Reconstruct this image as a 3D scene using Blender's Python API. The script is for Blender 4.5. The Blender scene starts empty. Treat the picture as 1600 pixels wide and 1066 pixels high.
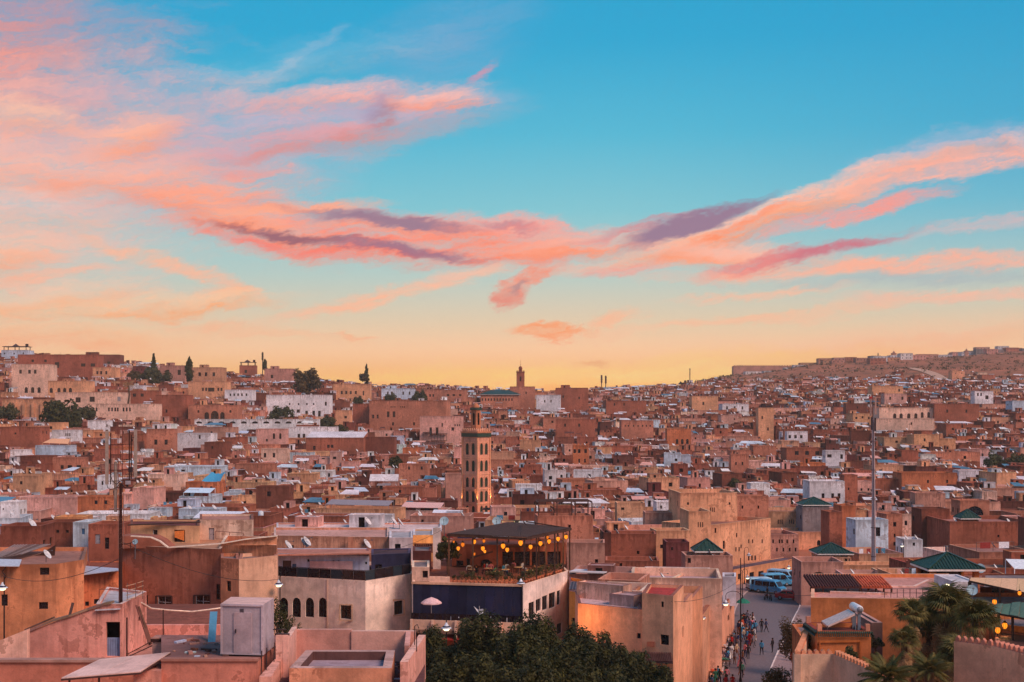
import bpy, bmesh, math, random
from mathutils import Vector, Matrix, noise
import numpy as np

# ------------------------------------------------------------------ camera
FPX = 1931.0          # focal length in pixels of the 1600 px wide photograph
EYE = 28.0            # camera height above the street
HZ = 650.0            # pixel row of eye level
S = bpy.context.scene
COL = S.collection
R = math.radians

cam_d = bpy.data.cameras.new('camera')
cam_d.sensor_width = 36.0
cam_d.lens = 36.0 * FPX / 1600.0
cam_d.shift_y = (HZ - 533.0) / 1600.0
cam_d.clip_start = 0.5
cam_d.clip_end = 20000
cam = bpy.data.objects.new('camera', cam_d)
COL.objects.link(cam)
cam.location = (0, 0, EYE)
cam.rotation_euler = (R(90), 0, 0)
S.camera = cam

S.view_settings.view_transform = 'Standard'
S.view_settings.look = 'None'
S.view_settings.gamma = 1
S.view_settings.exposure = 0.0
S.view_settings.use_curve_mapping = False
S.cycles.max_bounces = 5
S.cycles.diffuse_bounces = 3
S.cycles.glossy_bounces = 2
S.cycles.transmission_bounces = 4
S.cycles.volume_bounces = 0
S.cycles.transparent_max_bounces = 8
S.cycles.use_adaptive_sampling = True

def lin(c):
 """sRGB 0-255 to linear"""
 o = []
 for v in c[:3]:
  v = v / 255.0
  o.append(v / 12.92 if v <= 0.04045 else ((v + 0.055) / 1.055) ** 2.4)
 return tuple(o)

# ------------------------------------------------------------------ world: dusk sky
class NT:
 """small helper round a node tree"""
 def __init__(s, tree):
  s.t = tree; s.t.nodes.clear()
 def n(s, kind, **kw):
  nd = s.t.nodes.new(kind)
  for k, v in kw.items():
   if k[0] == 'i' and k[1:].isdigit():
    s.put(nd, int(k[1:]), v)
   else:
    setattr(nd, k, v)
  return nd
 def put(s, nd, i, v):
  if isinstance(v, bpy.types.NodeSocket): s.t.links.new(v, nd.inputs[i])
  elif isinstance(v, bpy.types.Node): s.t.links.new(v.outputs[0], nd.inputs[i])
  else: nd.inputs[i].default_value = v
 def math(s, op, a, b=0.0, c=None, clamp=False):
  nd = s.n('ShaderNodeMath', operation=op, use_clamp=clamp)
  s.put(nd, 0, a); s.put(nd, 1, b)
  if c is not None: s.put(nd, 2, c)
  return nd.outputs[0]
 def vm(s, op, a, b=None, scale=None):
  nd = s.n('ShaderNodeVectorMath', operation=op)
  s.put(nd, 0, a)
  if b is not None: s.put(nd, 1, b)
  if scale is not None: s.put(nd, 3, scale)
  return nd
 def mapr(s, v, a, b, c=0.0, d=1.0, smooth=True):
  nd = s.n('ShaderNodeMapRange', interpolation_type='SMOOTHSTEP' if smooth else 'LINEAR')
  for i, x in enumerate((v, a, b, c, d)): s.put(nd, i, x)
  return nd.outputs[0]
 def mix(s, f, a, b, blend='MIX'):
  nd = s.n('ShaderNodeMix', data_type='RGBA', blend_type=blend)
  s.put(nd, 0, f)
  for i, x in ((6, a), (7, b)):
   if isinstance(x, tuple): x = tuple(x[:3]) + (1.0,)
   s.put(nd, i, x)
  return nd.outputs[2]
 def noise(s, vec, scale, detail=3.0, rough=0.5, dist=0.0, dims='3D'):
  nd = s.n('ShaderNodeTexNoise', noise_dimensions=dims)
  s.t.links.new(vec, nd.inputs['Vector'])
  nd.inputs['Scale'].default_value = scale
  nd.inputs['Detail'].default_value = detail
  nd.inputs['Roughness'].default_value = rough
  nd.inputs['Distortion'].default_value = dist
  return nd
 def ramp(s, fac, stops):
  nd = s.n('ShaderNodeValToRGB')
  s.put(nd, 0, fac)
  e = nd.color_ramp.elements
  while len(e) > 1: e.remove(e[-1])
  e[0].position = stops[0][0]; e[0].color = tuple(stops[0][1]) + (1,)
  for p, c in stops[1:]:
   x = e.new(p); x.color = tuple(c) + (1,)
  return nd.outputs[0]

U = 100.0 / FPX        # one sky unit in radians (100 photo pixels)
def sky_xy(x, y):
 az = math.atan((x - 800) / FPX)
 el = math.atan((HZ - y) / FPX * math.cos(az))
 return az / U, el / U

world = bpy.data.worlds.new('World')
S.world = world
world.use_nodes = True
w = NT(world.node_tree)
tc = w.n('ShaderNodeTexCoord')
sep = w.n('ShaderNodeSeparateXYZ'); w.put(sep, 0, tc.outputs['Generated'])
az = w.math('DIVIDE', w.math('ARCTAN2', sep.outputs[0], sep.outputs[1]), U)
el = w.math('DIVIDE', w.math('ARCSINE', sep.outputs[2]), U)
cmb = w.n('ShaderNodeCombineXYZ', i0=az, i1=el)
P0 = cmb.outputs[0]
# warp of the cloud field
wn = w.noise(P0, 0.55, 3, 0.5)
mw2 = w.n('ShaderNodeMapping', vector_type='TEXTURE'); w.put(mw2, 0, P0); mw2.inputs['Rotation'].default_value = (0, 0, R(9)); mw2.inputs['Scale'].default_value = (2.6, .8, 1)
wn2 = w.noise(mw2.outputs[0], 2.4, 7, 0.66)
off = w.vm('SCALE', w.vm('SUBTRACT', wn.outputs['Color'], (0.5, 0.5, 0.5)).outputs[0], scale=0.55).outputs[0]
off2 = w.vm('SCALE', w.vm('SUBTRACT', wn2.outputs['Color'], (0.5, 0.5, 0.5)).outputs[0], scale=0.42).outputs[0]
mw3 = w.n('ShaderNodeMapping', vector_type='TEXTURE'); w.put(mw3, 0, P0); mw3.inputs['Rotation'].default_value = (0, 0, R(14)); mw3.inputs['Scale'].default_value = (1.8, .7, 1)
wn3 = w.noise(mw3.outputs[0], 9.0, 5, 0.7)
off3 = w.vm('SCALE', w.vm('SUBTRACT', wn3.outputs['Color'], (0.5, 0.5, 0.5)).outputs[0], scale=0.20).outputs[0]
P = w.vm('ADD', w.vm('ADD', w.vm('ADD', P0, off).outputs[0], off2).outputs[0], off3).outputs[0]
# streaky fibres rising gently to the right, and soft puffs
def fib(rot, sx, sy, sc, det, rough=0.6):
 m = w.n('ShaderNodeMapping', vector_type='TEXTURE')
 w.put(m, 0, P); m.inputs['Rotation'].default_value = (0, 0, R(rot)); m.inputs['Scale'].default_value = (sx, sy, 1)
 return w.noise(m.outputs[0], sc, det, rough).outputs[0]
FA = fib(10, 4.5, 0.8, 1.7, 9, .72)
FB = fib(-3, 5.0, 0.7, 1.8, 9, .72)
FC = fib(20, 1.6, 0.8, 2.6, 9, 0.74)
FIB = {'a': FA, 'b': FB, 'c': FC}
FM = w.mapr(fib(7, 6.0, 0.6, 4.2, 8, .72), .34, .62, .42, 1.0)

elr = w.math('DIVIDE', el, 30.0, clamp=True)     # 30 units = 89 degrees
def yy(y): return sky_xy(1000, y)[1] / 30.0
stops = [(0.0, lin((236, 140, 84))), (yy(612), lin((255, 172, 98))), (yy(585), lin((255, 188, 112))), (yy(550), lin((255, 202, 156))),
   (yy(500), lin((222, 203, 174))), (yy(430), lin((176, 203, 198))), (yy(330), lin((120, 196, 210))),
   (yy(210), lin((72, 182, 212))), (yy(60), lin((26, 164, 208))), (0.3, lin((8, 148, 202))), (0.45, lin((22, 128, 180))), (1.0, lin((30, 104, 158)))]
base = w.ramp(elr, stops)
# the sky grows deeper blue away from the sunset, to the right
azr = w.mapr(az, 1.0, 9.0)
azhi = w.mapr(el, 1.2, 4.5)
base = w.mix(w.math('MULTIPLY', w.math('MULTIPLY', azr, azhi), 0.55), base, lin((34, 152, 200)))
# nishita sky, sun just under the horizon ahead, gives the far side of the dome its own fall-off
nish = w.n('ShaderNodeTexSky', sky_type='NISHITA', sun_disc=False)
nish.sun_elevation = R(1.0); nish.sun_rotation = R(2.0); nish.altitude = 400
nishs = w.vm('SCALE', nish.outputs[0], scale=0.06).outputs[0]

PINK = (250, 160, 140); CORAL = (252, 128, 108); PEACH = (255, 186, 152); ROSE = (224, 148, 156); LAV = (168, 170, 198)
MAUVE = (150, 112, 138); DUSK = (126, 100, 132); RED = (214, 112, 122); GOLD = (255, 190, 130); SALM = (240, 146, 134)
strokes = [
 # x, y, half length, half width, slope (deg, + = falls to the right), strength, colour, fibre, softness, wobble
 (-80, 30, 290, 210, 0, .80, (232, 138, 122), 'a', 1.0, .7),
 (20, 110, 150, 75, -10, .55, (250, 150, 128), 'c', 1.0, .8),
 (60, 215, 300, 110, -5, .75, (246, 180, 170), 'c', 1.0, .9),
 (-60, 330, 380, 170, 0, .80, (250, 188, 168), 'b', 1.0, .7),
 (150, 150, 170, 50, 0, .40, (214, 160, 170), 'a', 1.0, .8),
 (310, 235, 240, 120, 0, .75, (206, 168, 184), 'a', 1.0, .6),
 (40, 182, 95, 30, 0, .55, PEACH, 'c', .9, .9),
 (205, 208, 92, 40, -18, .85, (255, 170, 142), 'a', .9, .6),
 (180, 275, 260, 42, -2, .75, (255, 166, 140), 'a', .9, .7),
 (330, 305, 120, 30, 0, .85, (255, 150, 122), 'a', .7, .7),
 (60, 330, 160, 30, -6, .4, (222, 190, 188), 'b', .9, .7),
 (0, 395, 100, 40, -12, .7, (255, 178, 146), 'a', .9, .8),
 (700, 60, 170, 75, -25, .5, (128, 166, 204), 'a', 1.0, .4),
 (480, 90, 200, 30, -12, .18, (196, 200, 210), 'a', .9, 1.0),
 (440, 95, 120, 12, -28, .22, (220, 200, 205), 'a', .9, .9),
 (560, 185, 230, 46, -6, .72, (214, 166, 184), 'a', .8, .4),
 (545, 148, 180, 28, -4, .80, (246, 168, 160), 'a', .8, .6),
 (500, 212, 200, 24, -12, .75, (222, 148, 156), 'a', .8, .4),
 (560, 172, 60, 14, 0, .7, (178, 168, 196), 'a', .8, .4),
 (602, 166, 38, 30, -50, .70, (152, 132, 164), 'c', .9, .6),
 (690, 155, 70, 20, 2, .75, (248, 170, 158), 'a', .6, .6),
 (752, 108, 32, 9, -42, .7, (226, 140, 156), 'c', .8, .6),
 (380, 268, 60, 11, -3, .6, (240, 150, 140), 'a', .8, 1.0),
 (590, 372, 285, 44, 3, .93, (252, 134, 114), 'b', .5, .5),
 (380, 345, 130, 30, 14, .7, (255, 160, 130), 'b', .7, .8),
 (490, 325, 125, 13, -9, .85, (255, 166, 134), 'a', .6, .8),
 (790, 362, 140, 30, 6, .85, (250, 146, 132), 'b', .6, .5),
 (600, 346, 150, 15, 3, .88, (150, 118, 142), 'b', .7, .7),
 (800, 352, 50, 8, 8, .5, (190, 110, 130), 'b', .7, .7),
 (455, 375, 110, 9, 5, .85, (146, 92, 110), 'b', .7, .7),
 (620, 396, 120, 11, 4, .80, (150, 104, 132), 'b', .7, .7),
 (560, 360, 110, 7, 3, .6, (255, 150, 120), 'b', .7, .8),
 (440, 392, 120, 9, 8, .8, (250, 120, 106), 'b', .7, .6),
 (920, 382, 190, 22, -4, .85, (252, 158, 136), 'a', .7, .6),
 (1010, 352, 120, 9, -12, .7, (200, 130, 144), 'a', .7, .8),
 (1010, 412, 230, 13, -5, .6, (255, 176, 150), 'b', .8, .8),
 (1130, 368, 190, 20, -14, .85, (255, 160, 126), 'a', .6, .4),
 (1290, 306, 300, 20, -15, .90, (255, 180, 156), 'a', .6, .4),
 (1490, 262, 180, 17, -11, .88, (255, 178, 158), 'a', .6, .4),
 (1480, 232, 150, 20, -14, .5, (216, 172, 186), 'a', .9, .8),
 (1590, 216, 34, 20, 20, .7, (250, 180, 170), 'c', .9, .8),
 (1150, 355, 120, 10, -20, .8, (255, 140, 100), 'a', .7, .6),
 (1085, 346, 118, 17, -18, .95, (146, 118, 146), 'a', .5, .4),
 (1335, 337, 130, 12, -12, .85, (250, 152, 140), 'a', .6, .6),
 (1130, 400, 160, 22, 4, .85, (255, 168, 144), 'b', .7, .5),
 (1290, 392, 150, 11, -9, .92, (204, 112, 130), 'a', .6, .4),
 (1170, 416, 80, 12, -12, .8, (236, 134, 130), 'a', .7, .5),
 (970, 425, 70, 12, -6, .7, (248, 148, 138), 'a', .7, .8),
 (1400, 420, 330, 15, -1, .85, (255, 176, 148), 'b', .7, .5),
 (1530, 352, 130, 13, -9, .65, (232, 180, 178), 'a', .8, .6),
 (822, 443, 55, 17, -24, .9, (240, 146, 124), 'c', .6, 1.2),
 (795, 468, 34, 15, -15, .9, (226, 136, 122), 'c', .6, 1.2),
 (812, 452, 22, 7, -30, .6, (160, 130, 140), 'c', .7, 1.2),
 (860, 517, 62, 11, -1, .95, (250, 152, 100), 'c', .5, .7),
 (960, 498, 55, 11, -10, .75, (252, 182, 144), 'c', .7, .9),
 (925, 560, 24, 7, -8, .7, (230, 160, 110), 'c', .7, .7),
 (265, 412, 160, 12, 20, .75, (255, 182, 146), 'a', .8, .6),
 (350, 460, 60, 12, 0, .8, (255, 182, 142), 'a', .8, .6),
 (220, 476, 220, 18, -4, .85, (255, 184, 140), 'b', .8, .6),
 (90, 462, 130, 26, -10, .6, (255, 186, 148), 'b', .9, .9),
 (60, 430, 150, 10, -14, .65, (255, 182, 150), 'a', .8, .6),
 (565, 474, 190, 12, -11, .80, (255, 184, 148), 'a', .7, .5),
 (720, 435, 90, 12, -12, .6, (255, 184, 154), 'a', .8, .6),
 (60, 520, 260, 26, 0, .60, (255, 172, 120), 'b', .9, .6),
 (380, 515, 150, 10, 4, .5, (255, 176, 132), 'b', .8, .6),
 (560, 522, 30, 5, 0, .6, (255, 160, 110), 'b', .8, .6),
 (1190, 462, 140, 8, -3, .7, (252, 186, 154), 'b', .8, .5),
 (1500, 466, 190, 10, 0, .75, (252, 184, 158), 'b', .8, .5),
 (1150, 500, 330, 9, -5, .65, (252, 188, 152), 'b', .8, .5),
 (1450, 530, 300, 30, -3, .55, (250, 172, 136), 'b', 1.0, .5),
 (1200, 560, 260, 18, -2, .5, (255, 184, 100), 'b', .9, .5),
 (960, 592, 520, 34, -1, .75, (255, 208, 124), 'b', 1.0, .25),
 (700, 585, 300, 9, -2, .6, (255, 204, 110), 'b', 1.0, .3),
 (1430, 440, 260, 12, 0, .5, (160, 172, 184), 'b', .9, .5),
]
col = base
for (x, y, L, W, ang, st, c, f, soft, wob) in strokes:
 cx, cy = sky_xy(x, y)
 m = w.n('ShaderNodeMapping', vector_type='TEXTURE')
 w.put(m, 0, P)
 m.inputs['Location'].default_value = (cx, cy, 0)
 m.inputs['Rotation'].default_value = (0, 0, R(-ang))
 m.inputs['Scale'].default_value = (L / 100 * 1.15, W / 100 * 1.12, 1)
 ln = w.vm('LENGTH', m.outputs[0]).outputs['Value']
 cc = lin(c)
 if 18 <= W <= 50 and sum(c) > 430:
  sy = w.n('ShaderNodeSeparateXYZ'); w.put(sy, 0, m.outputs[0])
  cc = w.mix(w.mapr(sy.outputs[1], -.75, .45), lin((min(255, c[0] + 4), max(96, c[1] - 22), max(84, c[2] - 44))), lin((min(255, c[0]), min(255, c[1] + 16), min(255, c[2] + 18))))
 d = w.math('MULTIPLY_ADD', FIB[f], -wob * 2.6, w.math('ADD', ln, wob * 1.3))
 mk = w.mapr(d, 1.16, 1.10 - soft * 1.15, 0.0, min(1, st * 1.12))
 col = w.mix(w.math('MULTIPLY', mk, FM) if sum(c) > 430 else mk, col, cc)
# thin high cloud carries on round the rest of the sky, outside the picture too
g = w.noise(P0, 0.35, 6, 0.6).outputs[0]
gm = w.math('MULTIPLY', w.mapr(g, 0.48, 0.75), w.mapr(w.math('ABSOLUTE', az), 8.6, 13.0))
col = w.mix(w.math('MULTIPLY', gm, 0.7), col, lin((232, 150, 146)))
gm2 = w.math('MULTIPLY', w.mapr(g, 0.48, 0.75), w.mapr(el, 7.2, 10.0))
col = w.mix(w.math('MULTIPLY', gm2, 0.6), col, lin((226, 150, 150)))
bg = w.n('ShaderNodeBackground')
w.put(bg, 0, col); bg.inputs[1].default_value = 1.03
bg2 = w.n('ShaderNodeBackground')
w.put(bg2, 0, nishs); bg2.inputs[1].default_value = 0.08
addn = w.n('ShaderNodeAddShader'); w.put(addn, 0, bg); w.put(addn, 1, bg2)
out = w.n('ShaderNodeOutputWorld'); w.put(out, 0, addn)
world.cycles.sampling_method = 'MANUAL'
world.cycles.sample_map_resolution = 512

# the last warm glow of the day, a very soft sun
sun_d = bpy.data.lights.new('sun', 'SUN')
sun_d.energy = 3.3
sun_d.angle = R(24)
sun_d.color = (1.0, 0.70, 0.54)
sun = bpy.data.objects.new('sun', sun_d)
COL.objects.link(sun)
sun.rotation_euler = (R(47), 0, R(52))       # from behind and to the right of the camera, high

# ------------------------------------------------------------------ helpers
rnd = random.Random(7)
def Xat(x, Y): return (x - 800.0) / FPX * Y
def Zat(y, Y): return EYE - (y - HZ) / FPX * Y
def PX(x, y, Y): return Vector((Xat(x, Y), Y, Zat(y, Y)))
def pxx(X, Y): return 800 + X / Y * FPX
def pxy(Z, Y): return HZ - (Z - EYE) / Y * FPX

def tagp(o, label=None, cat=None, group=None, kind=None):
 if label: o['label'] = label
 if cat: o['category'] = cat
 if group: o['group'] = group
 if kind: o['kind'] = kind
 return o
def empty(name, loc, rz=0.0, label=None, cat=None, group=None):
 o = bpy.data.objects.new(name, None)
 COL.objects.link(o)
 o.location = loc; o.rotation_euler = (0, 0, rz)
 o.empty_display_size = 0.5
 return tagp(o, label, cat, group)
def inst(name, mesh, parent=None, loc=(0, 0, 0), rot=(0, 0, 0), sc=None):
 o = bpy.data.objects.new(name, mesh)
 COL.objects.link(o)
 if parent is not None: o.parent = parent
 o.location = loc; o.rotation_euler = rot
 if sc is not None: o.scale = sc if hasattr(sc, '__len__') else (sc, sc, sc)
 return o
def copy_tree(o, parent=None):
 c = o.copy(); COL.objects.link(c)
 if parent is not None: c.parent = parent
 for ch in o.children: copy_tree(ch, c)
 return c

class MB:
 """mesh builder: vertices, faces, a material and a colour per face"""
 def __init__(s):
  s.v = []; s.f = []; s.m = []; s.c = []; s.sm = []
  s.col = (0.5, 0.5, 0.5); s.mat = 0; s.smooth = False
 def face(s, pts, mat=None, col=None):
  b = len(s.v)
  s.v.extend([tuple(p) for p in pts])
  s.f.append(tuple(range(b, b + len(pts))))
  s.m.append(s.mat if mat is None else mat); s.c.append(s.col if col is None else col); s.sm.append(False)
 def mesh(s, pts, faces, mat=None, col=None, smooth=False):
  b = len(s.v)
  s.v.extend([tuple(p) for p in pts])
  for f in faces:
   s.f.append(tuple(b + i for i in f))
   s.m.append(s.mat if mat is None else mat); s.c.append(s.col if col is None else col); s.sm.append(smooth)
 def box(s, c, d, rz=0.0, mat=None, col=None, top=True, bottom=True):
  """centre of the base c, size d"""
  ca, sa = math.cos(rz), math.sin(rz)
  hx, hy = d[0] / 2, d[1] / 2
  P = []
  for z in (0, d[2]):
   for (x, y) in ((-hx, -hy), (hx, -hy), (hx, hy), (-hx, hy)):
    P.append((c[0] + x * ca - y * sa, c[1] + x * sa + y * ca, c[2] + z))
  F = [(0, 1, 5, 4), (1, 2, 6, 5), (2, 3, 7, 6), (3, 0, 4, 7)]
  if top: F.append((4, 5, 6, 7))
  if bottom: F.append((3, 2, 1, 0))
  s.mesh(P, F, mat, col)
 def bar(s, a, b, w, h=None, mat=None, col=None):
  """a square bar from a to b"""
  a = Vector(a); b = Vector(b); h = h or w
  d = (b - a)
  if d.length < 1e-6: return
  d.normalize()
  up = Vector((0, 0, 1)) if abs(d.z) < 0.95 else Vector((0, 1, 0))
  r = d.cross(up).normalized(); u = r.cross(d)
  P = []
  for q in (a, b):
   for (i, j) in ((-1, -1), (1, -1), (1, 1), (-1, 1)):
    P.append(q + r * (i * w / 2) + u * (j * h / 2))
  s.mesh(P, [(0, 1, 5, 4), (1, 2, 6, 5), (2, 3, 7, 6), (3, 0, 4, 7), (4, 5, 6, 7), (3, 2, 1, 0)], mat, col)
 def tube(s, pts, r, n=8, mat=None, col=None, r2=None, cap=True):
  pts = [Vector(p) for p in pts]
  k = len(pts); P = []
  for i, p in enumerate(pts):
   d = (pts[min(i + 1, k - 1)] - pts[max(i - 1, 0)]).normalized()
   up = Vector((0, 0, 1)) if abs(d.z) < 0.9 else Vector((0, 1, 0))
   a = d.cross(up).normalized(); b = a.cross(d)
   rr = r if r2 is None else r + (r2 - r) * i / max(1, k - 1)
   if hasattr(r, '__len__'): rr = r[i]
   for j in range(n):
    t = 2 * math.pi * j / n
    P.append(p + a * (rr * math.cos(t)) + b * (rr * math.sin(t)))
  F = []
  for i in range(k - 1):
   for j in range(n):
    F.append((i * n + j, i * n + (j + 1) % n, (i + 1) * n + (j + 1) % n, (i + 1) * n + j))
  s.mesh(P, F, mat, col, True)
  if cap:
   s.mesh(P[:n], [tuple(range(n))[::-1]], mat, col); s.mesh(P[-n:], [tuple(range(n))], mat, col)
 def lathe(s, prof, c=(0, 0, 0), n=12, mat=None, col=None, smooth=True):
  """prof: (radius, z) from the bottom up"""
  P = []; F = []
  for (r, z) in prof:
   for j in range(n):
    t = 2 * math.pi * j / n
    P.append((c[0] + r * math.cos(t), c[1] + r * math.sin(t), c[2] + z))
  for i in range(len(prof) - 1):
   for j in range(n):
    F.append((i * n + j, i * n + (j + 1) % n, (i + 1) * n + (j + 1) % n, (i + 1) * n + j))
  s.mesh(P, F, mat, col, smooth)
 def prism(s, poly, z0, z1, mat=None, col=None, topcol=None):
  """upright prism on a CCW footprint"""
  n = len(poly)
  for i in range(n):
   a = poly[i]; b = poly[(i + 1) % n]
   s.face([(a[0], a[1], z0), (b[0], b[1], z0), (b[0], b[1], z1), (a[0], a[1], z1)], mat, col)
  s.face([(p[0], p[1], z1) for p in poly], mat, topcol or col)
  s.face([(p[0], p[1], z0) for p in reversed(poly)], mat, col)
 def slab(s, pts, th, mat=None, col=None):
  """a sheet with thickness: pts is the top outline (any plane), th thickness downwards"""
  n = len(pts)
  P = [Vector(p) for p in pts] + [Vector(p) - Vector((0, 0, th)) for p in pts]
  F = [tuple(range(n)), tuple(range(2 * n - 1, n - 1, -1))]
  for i in range(n):
   j = (i + 1) % n
   F.append((i, n + i, n + j, j))
  s.mesh(P, F, mat, col)
 def shift(s, o):
  o = Vector(o)
  s.v = [(p[0] - o[0], p[1] - o[1], p[2] - o[2]) for p in s.v]
  return s
 def me(s, name, mats):
  me = bpy.data.meshes.new(name)
  me.from_pydata(s.v, [], s.f)
  n = len(s.f)
  if not hasattr(mats, '__len__'): mats = [mats]
  for m in mats: me.materials.append(m)
  if len(mats) > 1: me.polygons.foreach_set('material_index', s.m)
  me.polygons.foreach_set('use_smooth', s.sm)
  at = me.attributes.new('col', 'FLOAT_COLOR', 'CORNER')
  tot = np.array([len(f) for f in s.f])
  c = np.array([tuple(q) + (1.0,) if len(q) == 3 else tuple(q) for q in s.c], dtype=np.float32).reshape(n, 4)
  at.data.foreach_set('color', np.repeat(c, tot, axis=0).ravel())
  return me
 def build(s, name, mats, parent=None, loc=(0, 0, 0), rot=(0, 0, 0)):
  return inst(name, s.me(name, mats), parent, loc, rot)

# ------------------------------------------------------------------ materials
def newmat(name):
 m = bpy.data.materials.new(name); m.use_nodes = True
 return m, NT(m.node_tree)
def finish(t, col, rough=0.9, bump=None, bstr=0.3, bdist=0.05, metal=0.0, spec=0.3, emis=None, estr=0.0):
 b = t.n('ShaderNodeBsdfPrincipled')
 if isinstance(col, tuple): b.inputs['Base Color'].default_value = tuple(col[:3]) + (1,)
 else: t.t.links.new(col, b.inputs['Base Color'])
 if isinstance(rough, (int, float)): b.inputs['Roughness'].default_value = rough
 else: t.t.links.new(rough, b.inputs['Roughness'])
 b.inputs['Metallic'].default_value = metal
 b.inputs['Specular IOR Level'].default_value = spec
 if bump is not None:
  bn = t.n('ShaderNodeBump'); bn.inputs['Strength'].default_value = bstr; bn.inputs['Distance'].default_value = bdist
  t.t.links.new(bump, bn.inputs['Height']); t.t.links.new(bn.outputs[0], b.inputs['Normal'])
 if emis is not None:
  b.inputs['Emission Color'].default_value = tuple(emis) + (1,); b.inputs['Emission Strength'].default_value = estr
 o = t.n('ShaderNodeOutputMaterial'); t.put(o, 0, b)
 return b

def plaster_mat(name, stain=1.0, fine=1.0, far=False):
 """painted or bare render: colour from the mesh, blotches, rain streaks and worn patches from world position"""
 m, t = newmat(name)
 at = t.n('ShaderNodeAttribute', attribute_name='col')
 base = t.vm('MULTIPLY', at.outputs['Color'], (1.03, .95, .92)).outputs[0]
 pos = t.n('ShaderNodeNewGeometry').outputs['Position']
 big = t.noise(pos, 0.16, 3, 0.55).outputs[0]
 med = t.noise(pos, 0.9, 4, 0.65).outputs[0]
 mp = t.n('ShaderNodeMapping'); t.put(mp, 0, pos); mp.inputs['Scale'].default_value = (2.2, 2.2, 0.22)
 strk = t.noise(mp.outputs[0], 1.0, 4, 0.6).outputs[0]
 f1 = t.mapr(big, 0.3, 0.7, 0.70, 1.2)
 f2 = t.mapr(med, 0.25, 0.75, 0.78, 1.2)
 f = t.math('MULTIPLY', f1, f2)
 c = t.vm('SCALE', base, scale=f).outputs[0]
 # rain streaks: dirtier and browner
 sm = t.math('MULTIPLY', t.math('MULTIPLY', t.mapr(strk, 0.48, 0.70), t.mapr(big, .35, .6, .25, 1.0)), 0.62 * stain)
 c = t.mix(sm, c, t.vm('MULTIPLY', c, (0.55, 0.47, 0.45)).outputs[0])
 sp = t.n('ShaderNodeSeparateXYZ'); t.put(sp, 0, pos)
 below = t.math('SUBTRACT', t.math('MULTIPLY', at.outputs['Alpha'], 200.0), sp.outputs[2])
 drip = t.math('MULTIPLY', t.mapr(below, 2.6, 0.0), t.mapr(t.math('ADD', strk, t.mapr(below, .9, 0.0, 0.0, .16)), .44, .62))
 drip = t.math('MULTIPLY', drip, t.mapr(below, 30.0, 20.0))
 c = t.mix(t.math('MULTIPLY', drip, .6 * stain), c, t.vm('MULTIPLY', c, (.42, .36, .36)).outputs[0])
 # patches where the coat has gone
 pm = t.math('MULTIPLY', t.mapr(med, 0.545, 0.585), t.mapr(big, 0.42, 0.56))
 c = t.mix(t.math('MULTIPLY', pm, 0.75 * stain), c, t.vm('ADD', t.vm('MULTIPLY', c, (0.45, 0.40, 0.38)).outputs[0], (0.03, 0.015, 0.01)).outputs[0])
 if far:
  finish(t, c, 0.92, spec=0.1)
 else:
  fn = t.noise(pos, 9.0, 4, 0.7).outputs[0]
  c = t.vm('SCALE', c, scale=t.mapr(fn, 0.2, 0.8, 0.9, 1.08)).outputs[0]
  hb = t.math('ADD', t.math('MULTIPLY', fn, 0.4), med)
  finish(t, c, 0.9, hb, 0.45 * fine, 0.06, spec=0.15)
 return m
PLASTER = plaster_mat('plaster')
PLAIN = plaster_mat('smooth_plaster', 0.5, 0.8)
FARP = plaster_mat('far_plaster', 1.0, 1.0, True)

def simple(name, c, rough=0.7, metal=0.0, ns=4.0, amt=0.25, spec=0.3, bstr=0.15, emis=None, estr=0.0, attr=False):
 m, t = newmat(name)
 pos = t.n('ShaderNodeNewGeometry').outputs['Position']
 n = t.noise(pos, ns, 4, 0.6).outputs[0]
 f = t.mapr(n, 0.25, 0.75, 1 - amt, 1 + amt)
 b = t.n('ShaderNodeAttribute', attribute_name='col').outputs['Color'] if attr else tuple(c)
 cc = t.vm('SCALE', b, scale=f).outputs[0]
 finish(t, cc, rough, n, bstr, 0.02, metal, spec, emis, estr)
 return m
TINT = simple('painted', (0, 0, 0), 0.6, ns=3.0, amt=0.18, attr=True)
CLOTH = simple('cloth', (0, 0, 0), 0.95, ns=6.0, amt=0.2, attr=True, spec=0.1)
METAL = simple('painted_metal', (0, 0, 0), 0.45, 0.3, ns=5.0, amt=0.2, attr=True)
WOOD = simple('old_wood', lin((70, 44, 36)), 0.85, ns=3.0, amt=0.4)
IRON = simple('black_iron', lin((38, 32, 36)), 0.5, 0.5, ns=8, amt=0.2)
DARKG = simple('dark_window', lin((34, 26, 32)), 0.12, 0.0, ns=2.0, amt=0.5, spec=0.5, bstr=0.0)
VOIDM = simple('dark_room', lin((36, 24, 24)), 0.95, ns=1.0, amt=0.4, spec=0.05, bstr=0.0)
LEAD = simple('asphalt', lin((104, 90, 98)), 0.8, ns=0.7, amt=0.22, bstr=0.1)
BARK = simple('bark', lin((84, 62, 48)), 0.95, ns=6, amt=0.4, bstr=0.6)

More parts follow.
